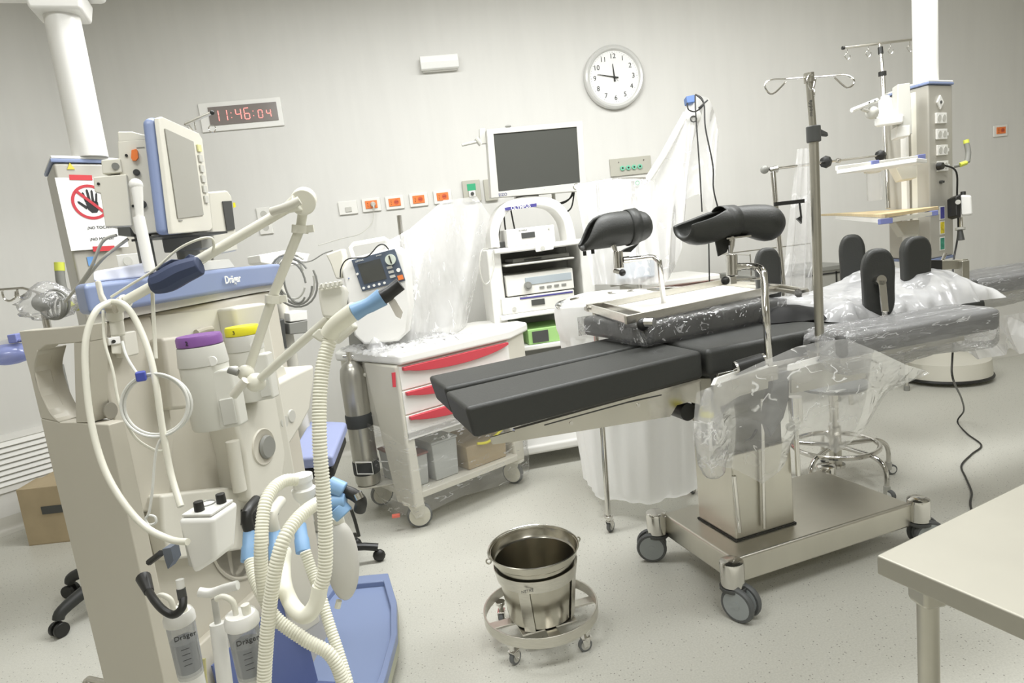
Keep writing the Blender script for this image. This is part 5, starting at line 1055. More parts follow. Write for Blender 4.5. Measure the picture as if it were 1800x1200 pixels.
# infusion stand wrapped, behind the far leg holder
DS = 3.9
t = thing('infusion_stand', 'steel infusion stand with small ring hooks in clear film behind the far leg holder', 'infusion stand', zc(pd(1114, 480, DS), 0))
top_ = pd(1112, 318, DS); obj('pole', MB().cyl(zc(pd(1113, 400, DS), .05), top_, .011, n=16), chrome, t); obj('pole_sleeve', MB().cyl(zc(top_, top_.z-.14), zc(top_, top_.z-.09), .02, n=14), chrome, t)
arm_ = obj('hook_bar', MB().tube([pd(1016, 325, DS), pd(1080, 314, DS), pd(1135, 313, DS)], .006, 8), chrome, t)
for x, y in ((1013, 324), (1085, 315), (1133, 315), (1042, 322)): obj('hook_ring', MB().torus(pd(x, y+4, DS), .018, .003, 20, 6, FW), chrome, arm_)
obj('pole', MB().cyl(pd(1050, 322, DS+.1), pd(1053, 372, DS+.1), .011, n=12), chrome, t)
for k in range(5):
    a = 2*PI*k/5; u_ = Vector((math.cos(a), math.sin(a), 0)); b_ = zc(top_, 0); obj('foot', MB().tube([b_+Z1*.09, b_+u_*.28+Z1*.06], .01, 10).ball(b_+u_*.28+Z1*.03, .03, 12), steel, t)
obj('clear_shroud', curtain([pd(x, y, DS-.03) for x, y in ((1012, 325), (1045, 318), (1085, 314), (1118, 313), (1150, 318))], [pd(x, y, d) for x, y, d in ((1040, 500, 3.75), (1062, 500, 3.7), (1098, 500, 3.7), (1130, 500, 3.75), (1165, 500, 3.8))], 44, 26, .025, 41), film('stand_film', body=.4, gloss=.5, rough=.12, scale=8, bump=1), t, sharp=180, label='milky clear film')
obj('pump', MB().prism([pd(x, y, DS+.05) for x, y in ((1085, 452), (1150, 446), (1152, 486), (1088, 492))], FW*.12), mat('pale_blue_case', 'b4bfcc', .4), t, bevel=.01)
# ---------------------------------------------------------------- left ceiling supply column with the warning sign
DB = 2.5
sa_, sb_ = pd(97, 380, DB), pd(200, 370, DB+.16); sp_ = VPlane(sa_, sb_); su = sp_.u if sp_.u.dot(RT) > 0 else -sp_.u; sn = sp_.n
def S_(x, y, o=0): return sp_.at(x, y, o)
t = thing('supply_column', 'left ceiling supply column with blue rimmed grey tower behind the warning sign', 'supply column', zc(S_(150, 380, -.15), 1.0))
a, b = S_(93, 290), S_(172, 275); z1 = a.z+.01; z0 = .95; wA = b-a; wA.z = 0
foot = [a, b, b+su*.13-sn*.05, b+su*.15-sn*.28, a-sn*.1+(a-EYE)*.09]; foot = [Vector((p.x, p.y, 0)) for p in foot]
obj('tower', MB().prism([zc(p, z0) for p in foot], (0, 0, z1-z0)), mat('pendant_grey', 'bdbab0', .4, .25), t, bevel=.012, seg=3)
cen = sum(foot, Vector())/5
obj('top_cap', MB().prism([zc(cen+(p-cen)*1.04, z1) for p in foot], (0, 0, .014)), blue, t, bevel=.003); obj('cap_cover', MB().prism([zc(cen+(p-cen)*1.02, z1+.014) for p in foot], (0, 0, .012)), white, t, bevel=.004)
tc_ = pd(158, 268, DB+.12); tt = zc(tc_, 2.75)
obj('ceiling_tube', MB().cyl(zc(tc_, z1+.026), tt, .062, n=40), white, t)
q = pd(122, 52, DB+.12); q = zc(tc_, q.z+.0)
arm = pd(60, 20, 2.65)
d_ = Vector((-.97, -.22, 0)).normalized(); e_ = Vector((-d_.y, d_.x, 0)); hz = q.z+.02
obj('collar', MB().hexa([zc(tc_, hz)+d_*x+e_*y for x, y in ((.085, -.09), (-.085, -.09), (-.085, .09), (.085, .09))]+[zc(tc_, hz+.075)+d_*x+e_*y for x, y in ((.1, -.1), (-.1, -.1), (-.1, .1), (.1, .1))]), white, t, bevel=.012, seg=3)
obj('boom_arm', MB().hexa([zc(tc_, hz+.08)+d_*x+e_*y for x, y in ((1.3, -.13), (-.16, -.11), (-.16, .11), (1.3, .13))]+[zc(tc_, hz+.26)+d_*x+e_*y for x, y in ((1.3, -.12), (-.13, -.1), (-.13, .1), (1.3, .12))]), white, t, bevel=.03, seg=4)
obj('arm_end_stripe', MB().hexa([zc(tc_, hz+.13)+d_*x+e_*y for x, y in ((-.158, -.08), (-.163, -.08), (-.163, .08), (-.158, .08))]+[zc(tc_, hz+.22)+d_*x+e_*y for x, y in ((-.152, -.08), (-.157, -.08), (-.157, .08), (-.152, .08))]), blue, t)
fz = zc(tc_, hz+.145)+d_*(-.06)+(e_ if e_.dot(EYE-tc_) > 0 else -e_)*.1115; ee = (e_ if e_.dot(EYE-tc_) > 0 else -e_)
text('Agila', .055, fz+ee*.0045, -d_ if (-d_).dot(RT) > 0 else d_, Z1, mgray, t)
obj('cap_screw', MB().cyl(fz-RT*.085+ee*.0, fz-RT*.085+ee*.012, .008, n=12), lgray, t)
for (x, y) in ((232, 458), (232, 487)):
    q = pd(x, y, 2.62); s_ = obj('double_socket', MB().box(q, (.1, .02, .055), rz(.25)), white, t, bevel=.002)
    for k in (-.022, .026): obj('socket_well', MB().cyl(q+su*k+sn*.012, q+su*k+sn*.015, .017, n=18), lgray, s_)
q = S_(160, 459, .002); obj('blue_label', MB().prism([q-su*.012-Z1*.018, q+su*.012-Z1*.018, q+su*.012+Z1*.018, q-su*.012+Z1*.018], sn*.001), mat('sky_label', '6f9ed6', .5), t)
q = S_(124, 293, .002); obj('hazard_triangle', MB().prism([q-su*.014-Z1*.01, q+su*.014-Z1*.01, q+Z1*.016], sn*.001), mat('hazard_yellow', 'd8c94a', .5), t)
h_ = obj('grab_handle', MB().tube([S_(118, 530, -.02), S_(108, 500, -.02), S_(105, 476, -.02)], .017, 14, 3), mgray, t); obj('handle_end', MB().cyl(S_(105, 476, -.02), S_(104, 461, -.02), .0175, n=16).tube([S_(112, 525, -.02), S_(130, 540, -.04), S_(150, 535, -.12)], .014, 10, 3), mat('lime_plastic', 'd6dc5a', .4), h_)
# paper sign
P = [S_(125, 441, .012), S_(205, 431, .012), S_(175, 298, .012), S_(96, 312, .012)]
pw = .21; up_ = (P[3]-P[0]); ph_ = up_.length; 
P[1] = P[0]+su*pw+(P[1]-P[0]).dot(Z1)*Z1*0; P[2] = P[1]+up_; 
t = thing('warning_sign', 'white paper sign with crossed out hand, taped to the left supply column', 'sign', P[0].lerp(P[1], .5))
obj('paper', MB().prism(P, sn*.001), mat('white_paper', 'f2f2ef', .7), t)
upn = up_.normalized()
def G(a, b, o=.0018): return P[0]+su*(pw*a)+up_*b+sn*o
cc_ = G(.5, .66); R_ = .068
def circ(c, r, n, o=0): return [c+su*r*math.cos(2*PI*i/n)+upn*r*math.sin(2*PI*i/n)+sn*o for i in range(n)]
sr = mat('sign_red', 'c23b44', .5); sk = mat('sign_black', '262627', .6)
hg = MB().prism([cc_+su*x*.068+upn*y*.068 for x, y in ((-.28, -.05), (-.22, -.42), (-.05, -.62), (.22, -.62), (.36, -.4), (.38, -.02), (.2, .05), (-.18, .05))], sn*.0004)
for x0, y0, x1, y1, r in ((-.22, -.0, -.32, .5, .06), (-.05, 0, -.08, .66, .065), (.12, 0, .16, .62, .06), (.28, -.05, .38, .45, .055), (-.24, -.35, -.62, .0, .07)):
    a_, b_ = cc_+su*x0*.068+upn*y0*.068, cc_+su*x1*.068+upn*y1*.068; d2 = (b_-a_).normalized(); v = sn.cross(d2)*r*.068*1.2; hg.prism([a_-v, a_+v, b_+v*.8, b_+d2*.006, b_-v*.8], sn*.0004)
obj('hand_symbol', hg, sk, t)
obj('prohibition_ring', MB().holed(circ(cc_, R_, 40, .0004), circ(cc_, R_*.84, 40, .0004), sn*.0004), sr, t)
a_, b_ = cc_+(-su+upn)*R_*.66, cc_+(su-upn)*R_*.66; v = (su+upn).normalized()*.0055; obj('prohibition_bar', MB().prism([a_-v, b_-v, b_+v, a_+v], sn*.0012), sr, t)
text('¡NO TOCAR!', .0155, G(.56, .3), su, upn, ink, t, 'lettering'); text('¡NO MOVER!', .0155, G(.56, .14), su, upn, ink, t, 'lettering')
for a0, b0 in ((.42, 1.0), (.55, .0)):
    c0 = G(a0, b0, .0022); obj('red_tape', MB().prism([c0-su*.04-upn*.009, c0+su*.04-upn*.011, c0+su*.041+upn*.009, c0-su*.039+upn*.011], sn*.0006), mat('red_tape', 'cc3f45', .5), t)
# ---------------------------------------------------------------- anaesthesia workstation
gb = mat('workstation_beige', 'cbc6b8', .45, var=.02, vscale=2); gc = mat('workstation_cream', 'd8d5c9', .42)
O_ = pd(158, 570, 1.42); O_.z = 0
PB = VPlane(pd(158, 700, 1.42), pd(520, 650, 2.2)); bu = PB.u if PB.u.dot(RT) > 0 else -PB.u; bn = PB.n
PW = VPlane(pd(30, 700, 1.66), pd(158, 700, 1.42)); wn = PW.n
cen_b = PB.at(330, 900, -.2)
t = thing('anaesthesia_workstation', 'large beige anaesthesia workstation with blue top shelf and blue footboard', 'anaesthesia machine', (cen_b.x, cen_b.y, 0), 0)
AN = t
def tp(v, pts, o=0): return [v.at(x, y, o) for x, y in pts]
def fl(p, z): return Vector((p.x, p.y, z))
# wing panel: top rail, two side bars, solid lower panel (hole kept open)
th = -wn*.035
wp_ = obj('side_wing', MB().prism(tp(PW, [(33, 582), (42, 620), (52, 655), (60, 690), (71, 735), (104, 742), (88, 727), (70, 690), (60, 650), (66, 617), (80, 607), (130, 603), (158, 600), (158, 570), (100, 577)]), th), gb, t, bevel=.003)
lo = tp(PW, [(71, 735), (86, 800), (183, 1200)]); zfl = [fl(PW.at(183, 1200)+(PW.at(158, 1200)-PW.at(183, 1200))*0, .09)]
ln = tp(PW, [(131, 742), (104, 742)])
cr = [PW.at(158, 570)]; 
wr_ = PW.at(158, 600); wl_ = PW.at(183, 1200)
obj('side_wing', MB().prism([*lo, fl(wl_, .08), fl(wr_, .08), Vector((wr_.x, wr_.y, PW.at(160, 742).z)), *ln], th), gb, t, bevel=.003)
obj('side_wing', MB().prism(tp(PW, [(130, 603), (134, 742), (160, 742), (158, 600)]), th), gb, t)
for a_, b_ in (((66, 617), (60, 650)),): pass
edge = tp(PW, [(60, 650), (70, 690), (88, 727), (104, 742)]); obj('cutout_lining', MB().grid(lambda u, v: spline([PW.at(66, 615), *edge], 6)[min(24, int(round(u*24)))]-wn*.06*v, 24, 1), gb, t, solid=.004, sharp=60)
# body
bl = PB.at(158, 570); 
def BP(x, z, o=0): return fl(bl, z)+bu*x+bn*o
ZT = bl.z
def bx(p): return (Vector((p.x, p.y, 0))-Vector((bl.x, bl.y, 0))).dot(bu)
Wb = bx(PB.at(428, 600)); zlow = PB.at(430, 960).z
obj('rear_body', MB().prism([BP(0, .08), BP(Wb, .08), fl(pd(500, 600, 2.25), .08), fl(pd(300, 600, 2.0), .08), fl(pd(172, 600, 1.72), .08)], (0, 0, ZT-.08)), gb, t, bevel=.01)
obj('body_column', MB().prism(tp(PB, [(158, 571), (258, 556), (300, 760), (290, 900), (215, 900), (207, 800)]), bn*.012), gb, t, bevel=.006)
# flat grey disc stands in for the shaded notch in the wing edge
q = PW.at(182, 722, .002); obj('notch_shade_disc', MB().lathe(PB.at(186, 722, .0), [(.0001, .0145), (.018, .0145), (.019, .0125)], 24, axis=bn), mat('notch_shade_grey', '8f8b7f', .6), t)
# recess face with vaporiser mount
obj('recess_panel', MB().prism(tp(PB, [(262, 556), (390, 542), (400, 640), (330, 650), (300, 700), (285, 640)]), bn*.006), gc, t)
obj('recess_pull', MB().tube(tp(PB, [(345, 585), (358, 580), (372, 578)], .016), .009, 10, 3), grayp, t)
obj('side_pillar', MB().prism(tp(PB, [(255, 596), (290, 592), (300, 640), (302, 720), (270, 722), (262, 640)]), bn*.05), gb, t, bevel=.01)
# blue top shelf
SA, SB = pd(128, 508, 1.3), pd(492, 455, 2.2); sv = Vector((SB.x-SA.x, SB.y-SA.y, 0)); Ls = sv.length; sv.normalize(); sb = Vector((-sv.y, sv.x, 0)); sb = sb if sb.dot(SA-EYE) > 0 else -sb
zt = 1.427
def SH(x, y, z): return Vector((SA.x, SA.y, z))+sv*x+sb*y
obj('top_shelf', MB().prism([SH(.03, 0, zt-.066), SH(Ls*.4, -.012, zt-.066), SH(Ls*.75, -.0, zt-.066), SH(Ls, .0, zt-.07), fl(pd(485, 500, 2.5), zt-.066), fl(pd(300, 500, 2.1), zt-.066), fl(pd(150, 500, 1.6), zt-.066), fl(pd(130, 500, 1.4), zt-.066)], (0, 0, .066)), blue, t, bevel=.012, seg=4)
obj('shelf_under_plate', MB().prism([SH(.06, .02, zt-.085), SH(Ls-.03, .02, zt-.085), fl(pd(475, 500, 2.4), zt-.085), fl(pd(160, 500, 1.6), zt-.085)], (0, 0, .018)), gc, t)
obj('shelf_riser', MB().hexa([fl(pd(166, 500, 1.38), zt), fl(pd(262, 480, 1.6), zt), fl(pd(262, 480, 1.75), zt), fl(pd(172, 480, 1.55), zt), fl(pd(168, 500, 1.4), zt+.024), fl(pd(262, 480, 1.62), zt+.036), fl(pd(262, 480, 1.75), zt+.036), fl(pd(176, 480, 1.55), zt+.026)]), mat('pale_lilac_plastic', 'dcdfec', .35), t, bevel=.006)
lg = VPlane(SH(0, -.003, 0), SH(Ls, -.003, 0)); c0 = lg.at(407, 491, .006); 
text('Dräger', .03, c0+lg.n*.004, sv, Z1, wink, t, bold=.02)
obj('front_pillar', MB().prism([fl(p, .3) for p in (BP(Wb-.1, 0, .0), BP(Wb, 0, .0), BP(Wb, 0, .1), BP(Wb-.1, 0, .06))], (0, 0, ZT-.32)), gc, t, bevel=.01)
# breathing system block with bow front
br = tp(PB, [(415, 742), (452, 700), (480, 676), (520, 655), (553, 640), (553, 668), (546, 720), (530, 750), (505, 790), (498, 845), (490, 852), (450, 882), (440, 880), (430, 800)], .09)
obj('breathing_system', MB().prism(br, -bn*.13), gc, t, bevel=.012, seg=3)
obj('gauge_recess', MB().lathe(PB.at(462, 785, .088), [(.0001, .003), (.045, .003), (.05, .006), (.052, .004), (.054, .0)], 32, axis=bn), gb, t)
obj('gauge_dial', MB().lathe(PB.at(467, 785, .09), [(.0001, .012), (.03, .012), (.034, .004)], 28, axis=bn), mgray, t)
for x, y in ((499, 741), (512, 731)): obj('round_button', MB().lathe(PB.at(x, y, .09), [(.0001, .004), (.018, .004), (.021, .0)], 22, axis=bn), lgray, t)
obj('white_handle_bar', MB().tube(tp(PB, [(408, 775), (412, 800), (418, 840), (422, 862)], .075), .018, 16, 4), gc, t)
obj('breathing_top', MB().prism([*tp(PB, [(400, 640), (500, 640), (520, 690), (410, 720)], .06)], -bn*.1), gc, t, bevel=.01)
# circular recess and slot in the lower body
obj('round_recess', MB().lathe(PB.at(430, 920, .0), [(.155, .004), (.15, .008), (.145, .004)], 48, axis=bn), gb, t)
obj('lower_panel', MB().prism(tp(PB, [(252, 870), (438, 850), (470, 880), (468, 955), (270, 985), (255, 930)]), bn*.05), gc, t, bevel=.008)
obj('dark_slot', MB().tube(tp(PB, [(424, 909), (448, 903), (480, 898)], .052), .021, 16), blackp, t)
obj('slot_elbow', MB().tube(tp(PB, [(445, 905), (444, 920), (440, 938)], .075), .013, 12, 3), blackp, t)
# footboard
zF = .1
fo = [(590, 1022), (640, 1016), (683, 1012), (698, 1062), (699, 1120), (678, 1200), (640, 1290), (580, 1370), (470, 1400), (440, 1250), (500, 1130)]
fw_ = [pz(x, y, zF) for x, y in fo]; fc_ = sum(fw_, Vector())/len(fw_)
obj('footboard', MB().prism([p-Z1*.06 for p in fw_], (0, 0, .045)), mat('pale_green_skirt', 'b9bba6', .5), t, bevel=.01)
obj('footboard_rim', MB().holed([p-Z1*.02 for p in fw_], [fc_+(p-fc_)*.87-Z1*.02 for p in fw_], (0, 0, .035)), blue, t, bevel=.006, seg=3)
obj('footboard_plate', MB().prism([fc_+(p-fc_)*.88-Z1*.02 for p in fw_], (0, 0, .012)), mat('footboard_blue', '8796b9', .5), t, bevel=.003)
obj('floor_plinth', MB().hexa([BP(0, .03, .25), BP(Wb, .03, .22), BP(Wb, .03, -.1), BP(0.08, .03, -.1), BP(0, .1, .2), BP(Wb, .1, .2), BP(Wb, .1, -.1), BP(0.08, .1, -.1)]), mat('navy_plinth', '5a6795', .5), t, bevel=.01)
for x, o_ in ((.06, .12), (Wb+.03, .16), (.06, -.25), (Wb, -.25)): obj('castor', MB().cyl(BP(x-.015, .045, o_), BP(x+.015, .045, o_), .045, n=20), rubber, t)
# lower front: blue drawers band and beige panel
obj('lower_front', MB().hexa([BP(.08, .1, .06), BP(Wb-.02, .1, .06), BP(Wb-.02, .1, -.02), BP(.08, .1, -.02), BP(.08, .5, .02), BP(Wb-.02, .5, .02), BP(Wb-.02, .5, -.02), BP(.08, .5, -.02)]), gb, t, bevel=.006)
zb1 = PB.at(400, 1135, .03).z
obj('blue_band', MB().prism([BP(.1, .12, .066), BP(Wb-.03, .12, .066), BP(Wb-.03, zb1, .04), BP(.1, zb1, .04)], bn*.006), mat('navy_plinth', '5a6795', .5), t)
# ---- vaporisers
def vapor(px, ytop, w_px, ybot, dep, dialm, num, lab, k=0):
    c = pd(px, ytop+16, dep); b = pd(px, ybot-10, dep); r = w_px*.5*dep/F; H = (c-b).length; q = fl(c, c.z-H)
    v = thing('vaporiser', lab, 'vaporiser', q)
    obj('dial', MB().lathe(q, [(.0001, H+.024), (r*.94, H+.024), (r, H+.018), (r, H+.002), (r*.97, H)], 40), dialm, v, bevel=0)
    obj('scale_ring', MB().lathe(q, [(r*1.0, H*.995), (r*1.02, H*.985), (r*1.1, H*.78), (r*1.1, H*.77)], 40), lgray, v)
    obj('body', MB().lathe(q, [(.0001, 0), (r*.95, 0), (r*1.0, .006), (r*1.07, H*.765), (r*1.02, H*.775), (.0001, H*.776)], 40), mat('vaporiser_cream', 'd6d5cc', .4), v)
    s = (RT-Z1*RT.z).normalized(); f_ = Vector((s.y, -s.x, 0)); f_ = f_ if f_.dot(EYE-q) > 0 else -f_
    obj('side_block', MB().hexa([q+s*(r*.3)+f_*(r*.9), q+s*r*1.4+f_*(r*.5), q+s*r*1.5-f_*r*.3, q+s*r*.5-f_*r*.3]+[p+Z1*H*.7 for p in (q+s*(r*.3)+f_*(r*.95), q+s*r*1.4+f_*(r*.5), q+s*r*1.5-f_*r*.3, q+s*r*.5-f_*r*.3)]), mat('vaporiser_cream', 'd6d5cc', .4), v, bevel=.006)
    obj('filler_window', MB().hexa([p for z in (.01, H*.36) for p in (q+s*r*.75+f_*r*.7+Z1*z, q+s*r*1.3+f_*r*.5+Z1*z, q+s*r*1.35+f_*r*.66+Z1*z, q+s*r*.8+f_*r*.9+Z1*z)]), lgray, v, bevel=.002)
    text(num, .014, q+f_*r*1.005-s*r*.25*k+Z1*(H+.011)-s*r*.1, s, Z1, ink, v); 
    kn = obj('lever', MB().cyl(q+s*r*.8+f_*r*.75+Z1*H*.82, q+s*r*.8+f_*r*.83+Z1*H*.82, .011, n=16), white, v)
    for j in range(9): a = -2.2+j*.17; d = s*math.cos(a)*-1+f_*0; 
    return v
vapor(427, 572, 58, 715, 1.78, yellow, '3', 'cream vaporiser with yellow dial numbered 3, right of the purple one')
vapor(352, 590, 76, 765, 1.52, purple, '2', 'cream vaporiser with purple dial numbered 2 on the anaesthesia workstation')
# ---- monitor on the shelf
mq = VPlane(pd(282, 300, 1.55), pd(372, 300, 1.93)); mn = mq.n
t = thing('patient_monitor', 'patient monitor with blue rear shell standing turned on the workstation shelf', 'monitor', mq.at(325, 412, -.05))
front = [(279, 207), (286, 205), (350, 234), (356, 244), (374, 400), (369, 406), (304, 411)]
P = tp(mq, front); obj('bezel', MB().prism(P, -mn*.012), gc, t, bevel=.003)
obj('rear_shell', MB().prism([p-mn*.012 for p in P], -mn*.03), blue, t, bevel=.014, seg=4)
obj('screen', MB().prism(tp(mq, [(289, 226), (339, 249), (357, 378), (312, 384)], .001), mn*.002), mat('monitor_off_grey', '9d9b92', .3), t)
for i in range(6):
    f = i/6; x, y = 345+f*15, 254+f*108; obj('key', MB().prism(tp(mq, [(x, y), (x+6, y+1), (x+8, y+13), (x+2, y+12)], .001), mn*.004), mat('pale_yellow_key', 'd8d59a', .5) if i == 0 else lgray, t)
obj('badge', MB().prism(tp(mq, [(314, 387), (320, 386.5), (320.5, 388.5), (314.5, 389)], .001), mn*.001), mgray, t)
obj('monitor_foot', MB().box(mq.at(330, 425, -.06), (.1, .1, .05)).cyl(mq.at(325, 412, -.06), fl(mq.at(325, 412, -.06), zt), .03, n=20), mgray, t, bevel=.004)
obj('swivel_plate', MB().box(mq.at(318, 415, -.05), (.2, .12, .006), rz(.9)), dgray, t)
# module rack left of it
rq = VPlane(pd(205, 330, 1.62), pd(262, 330, 1.64)); rn_ = rq.n
t = thing('module_rack', 'cream module rack with orange switch and connectors behind the patient monitor', 'module rack', rq.at(235, 412, -.08))
obj('rack_body', MB().prism(tp(rq, [(206, 247), (262, 243), (286, 408), (236, 412), (228, 398), (216, 398)]), -rn_*.16), cream, t, bevel=.004)
obj('top_cap', MB().prism(tp(rq, [(206, 231), (232, 231), (258, 238), (262, 246), (208, 250)], .0), -rn_*.15), cream, t, bevel=.003)
obj('side_module', MB().prism(tp(rq, [(163, 311), (222, 306), (232, 397), (185, 399), (176, 340), (166, 338)], .012), -rn_*.14), cream, t, bevel=.003)
obj('upper_module', MB().prism(tp(rq, [(177, 281), (211, 278), (215, 303), (180, 306)], .006), -rn_*.14), cream, t, bevel=.003)
obj('round_grille', MB().cyl(rq.at(203, 292, .006), rq.at(203, 292, .009), .0085, n=20), mgray, t)
sw = obj('orange_switch', MB().prism(tp(rq, [(232, 264), (240, 262), (243, 266), (244, 278), (240, 283), (234, 283), (231, 278)], .001), rn_*.006), orange, t, bevel=.001)
for x, y, r in ((240, 303, .008), (250, 359, .01)): obj('connector', MB().cyl(rq.at(x, y), rq.at(x, y, .006), r, n=18).cyl(rq.at(x, y, .006), rq.at(x, y, .008), r*.5, n=12), dgray, t)
for x, y in ((222, 273), (234, 362), (173, 323)): obj('socket_pin', MB().cyl(rq.at(x, y, .012 if x < 200 else .0), rq.at(x, y, .014 if x < 200 else .003), .0035, n=10), ink, t)
obj('marking', MB().prism(tp(rq, [(240, 259), (254, 258), (254, 259.4), (240, 260.4)], .0005), rn_*.0005), mgray, t)
obj('rack_foot', MB().prism(tp(rq, [(206, 398), (228, 398), (230, 415), (208, 414)], -.03), -rn_*.08), mgray, t)
obj('support_leg', MB().cyl(rq.at(250, 410, -.08), fl(rq.at(250, 410, -.08), zt+.0), .02, n=16), mgray, t)
# grey probe hanging tube in front of the rack
t = thing('probe_holder', 'white vertical tube with rounded head standing before the module rack', 'probe holder', pd(262, 478, 1.5))
obj('tube', MB().cyl(pd(264, 478, 1.5), pd(244, 382, 1.5), .0125, n=18), white, t); obj('head', MB().tube([pd(246, 384, 1.5), pd(243, 350, 1.5), pd(240, 326, 1.5)], lambda f: .008+.005*f, 14), white, t, bevel=.003); obj('cap', MB().ball(pd(239, 325, 1.5), .015, 14), white, t)
# second unit right
t = thing('gas_module', 'cream upright gas module with dark display right of the patient monitor', 'module', pd(395, 440, 1.95))
gq = VPlane(pd(370, 390, 1.92), pd(415, 390, 2.02)); gn = gq.n
obj('case', MB().prism(tp(gq, [(366, 337), (400, 334), (408, 345), (419, 440), (380, 448), (372, 400)]), -gn*.1), cream, t, bevel=.006)
obj('display', MB().prism(tp(gq, [(390, 354), (406, 353), (412, 403), (398, 406)], .001), gn*.003), dgray, t); obj('yellow_sticker', MB().prism(tp(gq, [(409, 356), (413, 356), (414, 364), (410, 365)], .001), gn*.001), yellow, t)
obj('base_plate', MB().hexa([SH(.45, .05, zt), SH(.72, .05, zt), SH(.72, .3, zt), SH(.45, .3, zt), SH(.46, .06, zt+.028), SH(.71, .06, zt+.028), SH(.71, .29, zt+.028), SH(.46, .29, zt+.028)]), lgray, t, bevel=.003)
# small hook pole near the digital clock
t = thing('hook_arm', 'thin steel hook arm reaching up from behind the patient monitor', 'hook arm', pd(332, 240, 1.95))
obj('rod', MB().cyl(pd(326, 218, 1.95), pd(370, 199, 1.95), .005, n=12), steel, t); obj('tip', MB().ball(pd(373, 198, 1.95), .007, 12), blackp, t)
obj('post', MB().tube([pd(326, 218, 1.95), pd(334, 225, 1.97), pd(345, 260, 2.0), fl(pd(345, 300, 2.0), zt+.03)], .005, 8, 3), steel, t); obj('hook_ring', MB().torus(pd(373, 226, 1.95), .0105, .0014, 20, 6, FW), chrome, t); obj('rod_stop', MB().tube([pd(342, 214, 1.95), pd(344, 228, 1.95)], .002, 6), chrome, t)
# ---- jointed hose support arm
t = thing('hose_support_arm', 'ivory jointed hose arm rising from the workstation to a round elbow joint', 'support arm', pd(205, 560, 1.3))
A1, A2, A3, A4 = pd(222, 528, 1.27), pd(520, 356, 1.3), pd(425, 680, 1.36), pd(600, 560, 1.2)
obj('lower_section', MB().tube([A1, pd(350, 457, 1.27), pd(505, 366, 1.29)], .0098, 16), ivory, t)
obj('elbow_joint', MB().cyl(pd(532, 356, 1.27), pd(535, 350, 1.34), .025, n=28).tube([pd(500, 368, 1.28), pd(525, 355, 1.27)], lambda f: .009+.009*f, 16), ivory, t, bevel=.003)
obj('elbow_lever', MB().tube([pd(478, 372, 1.26), pd(505, 363, 1.25), pd(527, 352, 1.25)], .0085, 12, 3), gc, t)
m_ = obj('middle_section', MB().tube([pd(532, 375, 1.3), pd(528, 400, 1.31), pd(480, 520, 1.33), pd(437, 650, 1.36)], .0095, 16), ivory, t)
for a_, b_, c_ in ((526, 402, 1.31), (479, 525, 1.33)): q = pd(a_, b_, c_); obj('hose_clip', MB().lathe(q-Z1*.009, [(.0125, 0), (.0165, 0), (.0165, .016), (.0125, .016)], 20, axis=(.2, 0, 1), closed=True).box(q+RT*.022, (.014, .012, .014)), ivory, m_)
obj('wrist_joint', MB().ball(pd(432, 655, 1.35), .017, 16).ball(pd(450, 672, 1.33), .02, 16), ivory, t)
obj('wrist_lever', MB().tube([pd(410, 695, 1.32), pd(432, 668, 1.31)], .009, 12), gc, t); obj('wrist_pin', MB().cyl(pd(402, 650, 1.33), pd(418, 655, 1.33), .007, n=12), mgray, t)
obj('upper_section', MB().tube([pd(450, 672, 1.33), pd(520, 610, 1.27), pd(580, 558, 1.2)], .0085, 16), ivory, t)
obj('hose_holder', MB().prism([pd(x, y, 1.19) for x, y in ((545, 590), (560, 576), (590, 588), (615, 560), (625, 575), (590, 605), (560, 600))], FW*.03), ivory, t, bevel=.005)
obj('clamp_body', MB().cyl(pd(204, 560, 1.29), pd(208, 590, 1.29), .0125, n=20).cyl(pd(200, 535, 1.28), pd(203, 562, 1.29), .015, n=20).tube([pd(205, 540, 1.28), pd(222, 528, 1.27)], .014, 14), cream, t, bevel=.002)
obj('clamp_knob', MB().cyl(pd(190, 540, 1.26), pd(203, 540, 1.26), .012, n=20), grayp, t); obj('clamp_lever', MB().prism([pd(x, y, 1.26) for x, y in ((165, 494), (173, 492), (178, 515), (186, 530), (178, 538), (172, 525))], FW*.01), gc, t, bevel=.003)
obj('mount_block', MB().hexa([PB.at(x, y, o) for x, y, o in ((196, 622, .01), (214, 622, .01), (214, 622, .04), (196, 622, .04), (194, 588, .01), (214, 588, .01), (214, 588, .04), (194, 588, .04))]), cream, t, bevel=.003)
o = obj('navy_cuff', MB().tube([pd(268, 500, 1.25), pd(290, 494, 1.25), pd(320, 478, 1.25), pd(352, 466, 1.25)], lambda f: .018+.006*math.sin(PI*f), 10, 4).prism([pd(x, y, 1.245) for x, y in ((268, 472), (300, 455), (320, 456), (332, 445), (335, 458), (322, 470), (290, 476))], FW*.03), dblue, bevel=.003)
tag(o, 'navy fabric cuff strapped round the ivory hose arm', 'cuff')
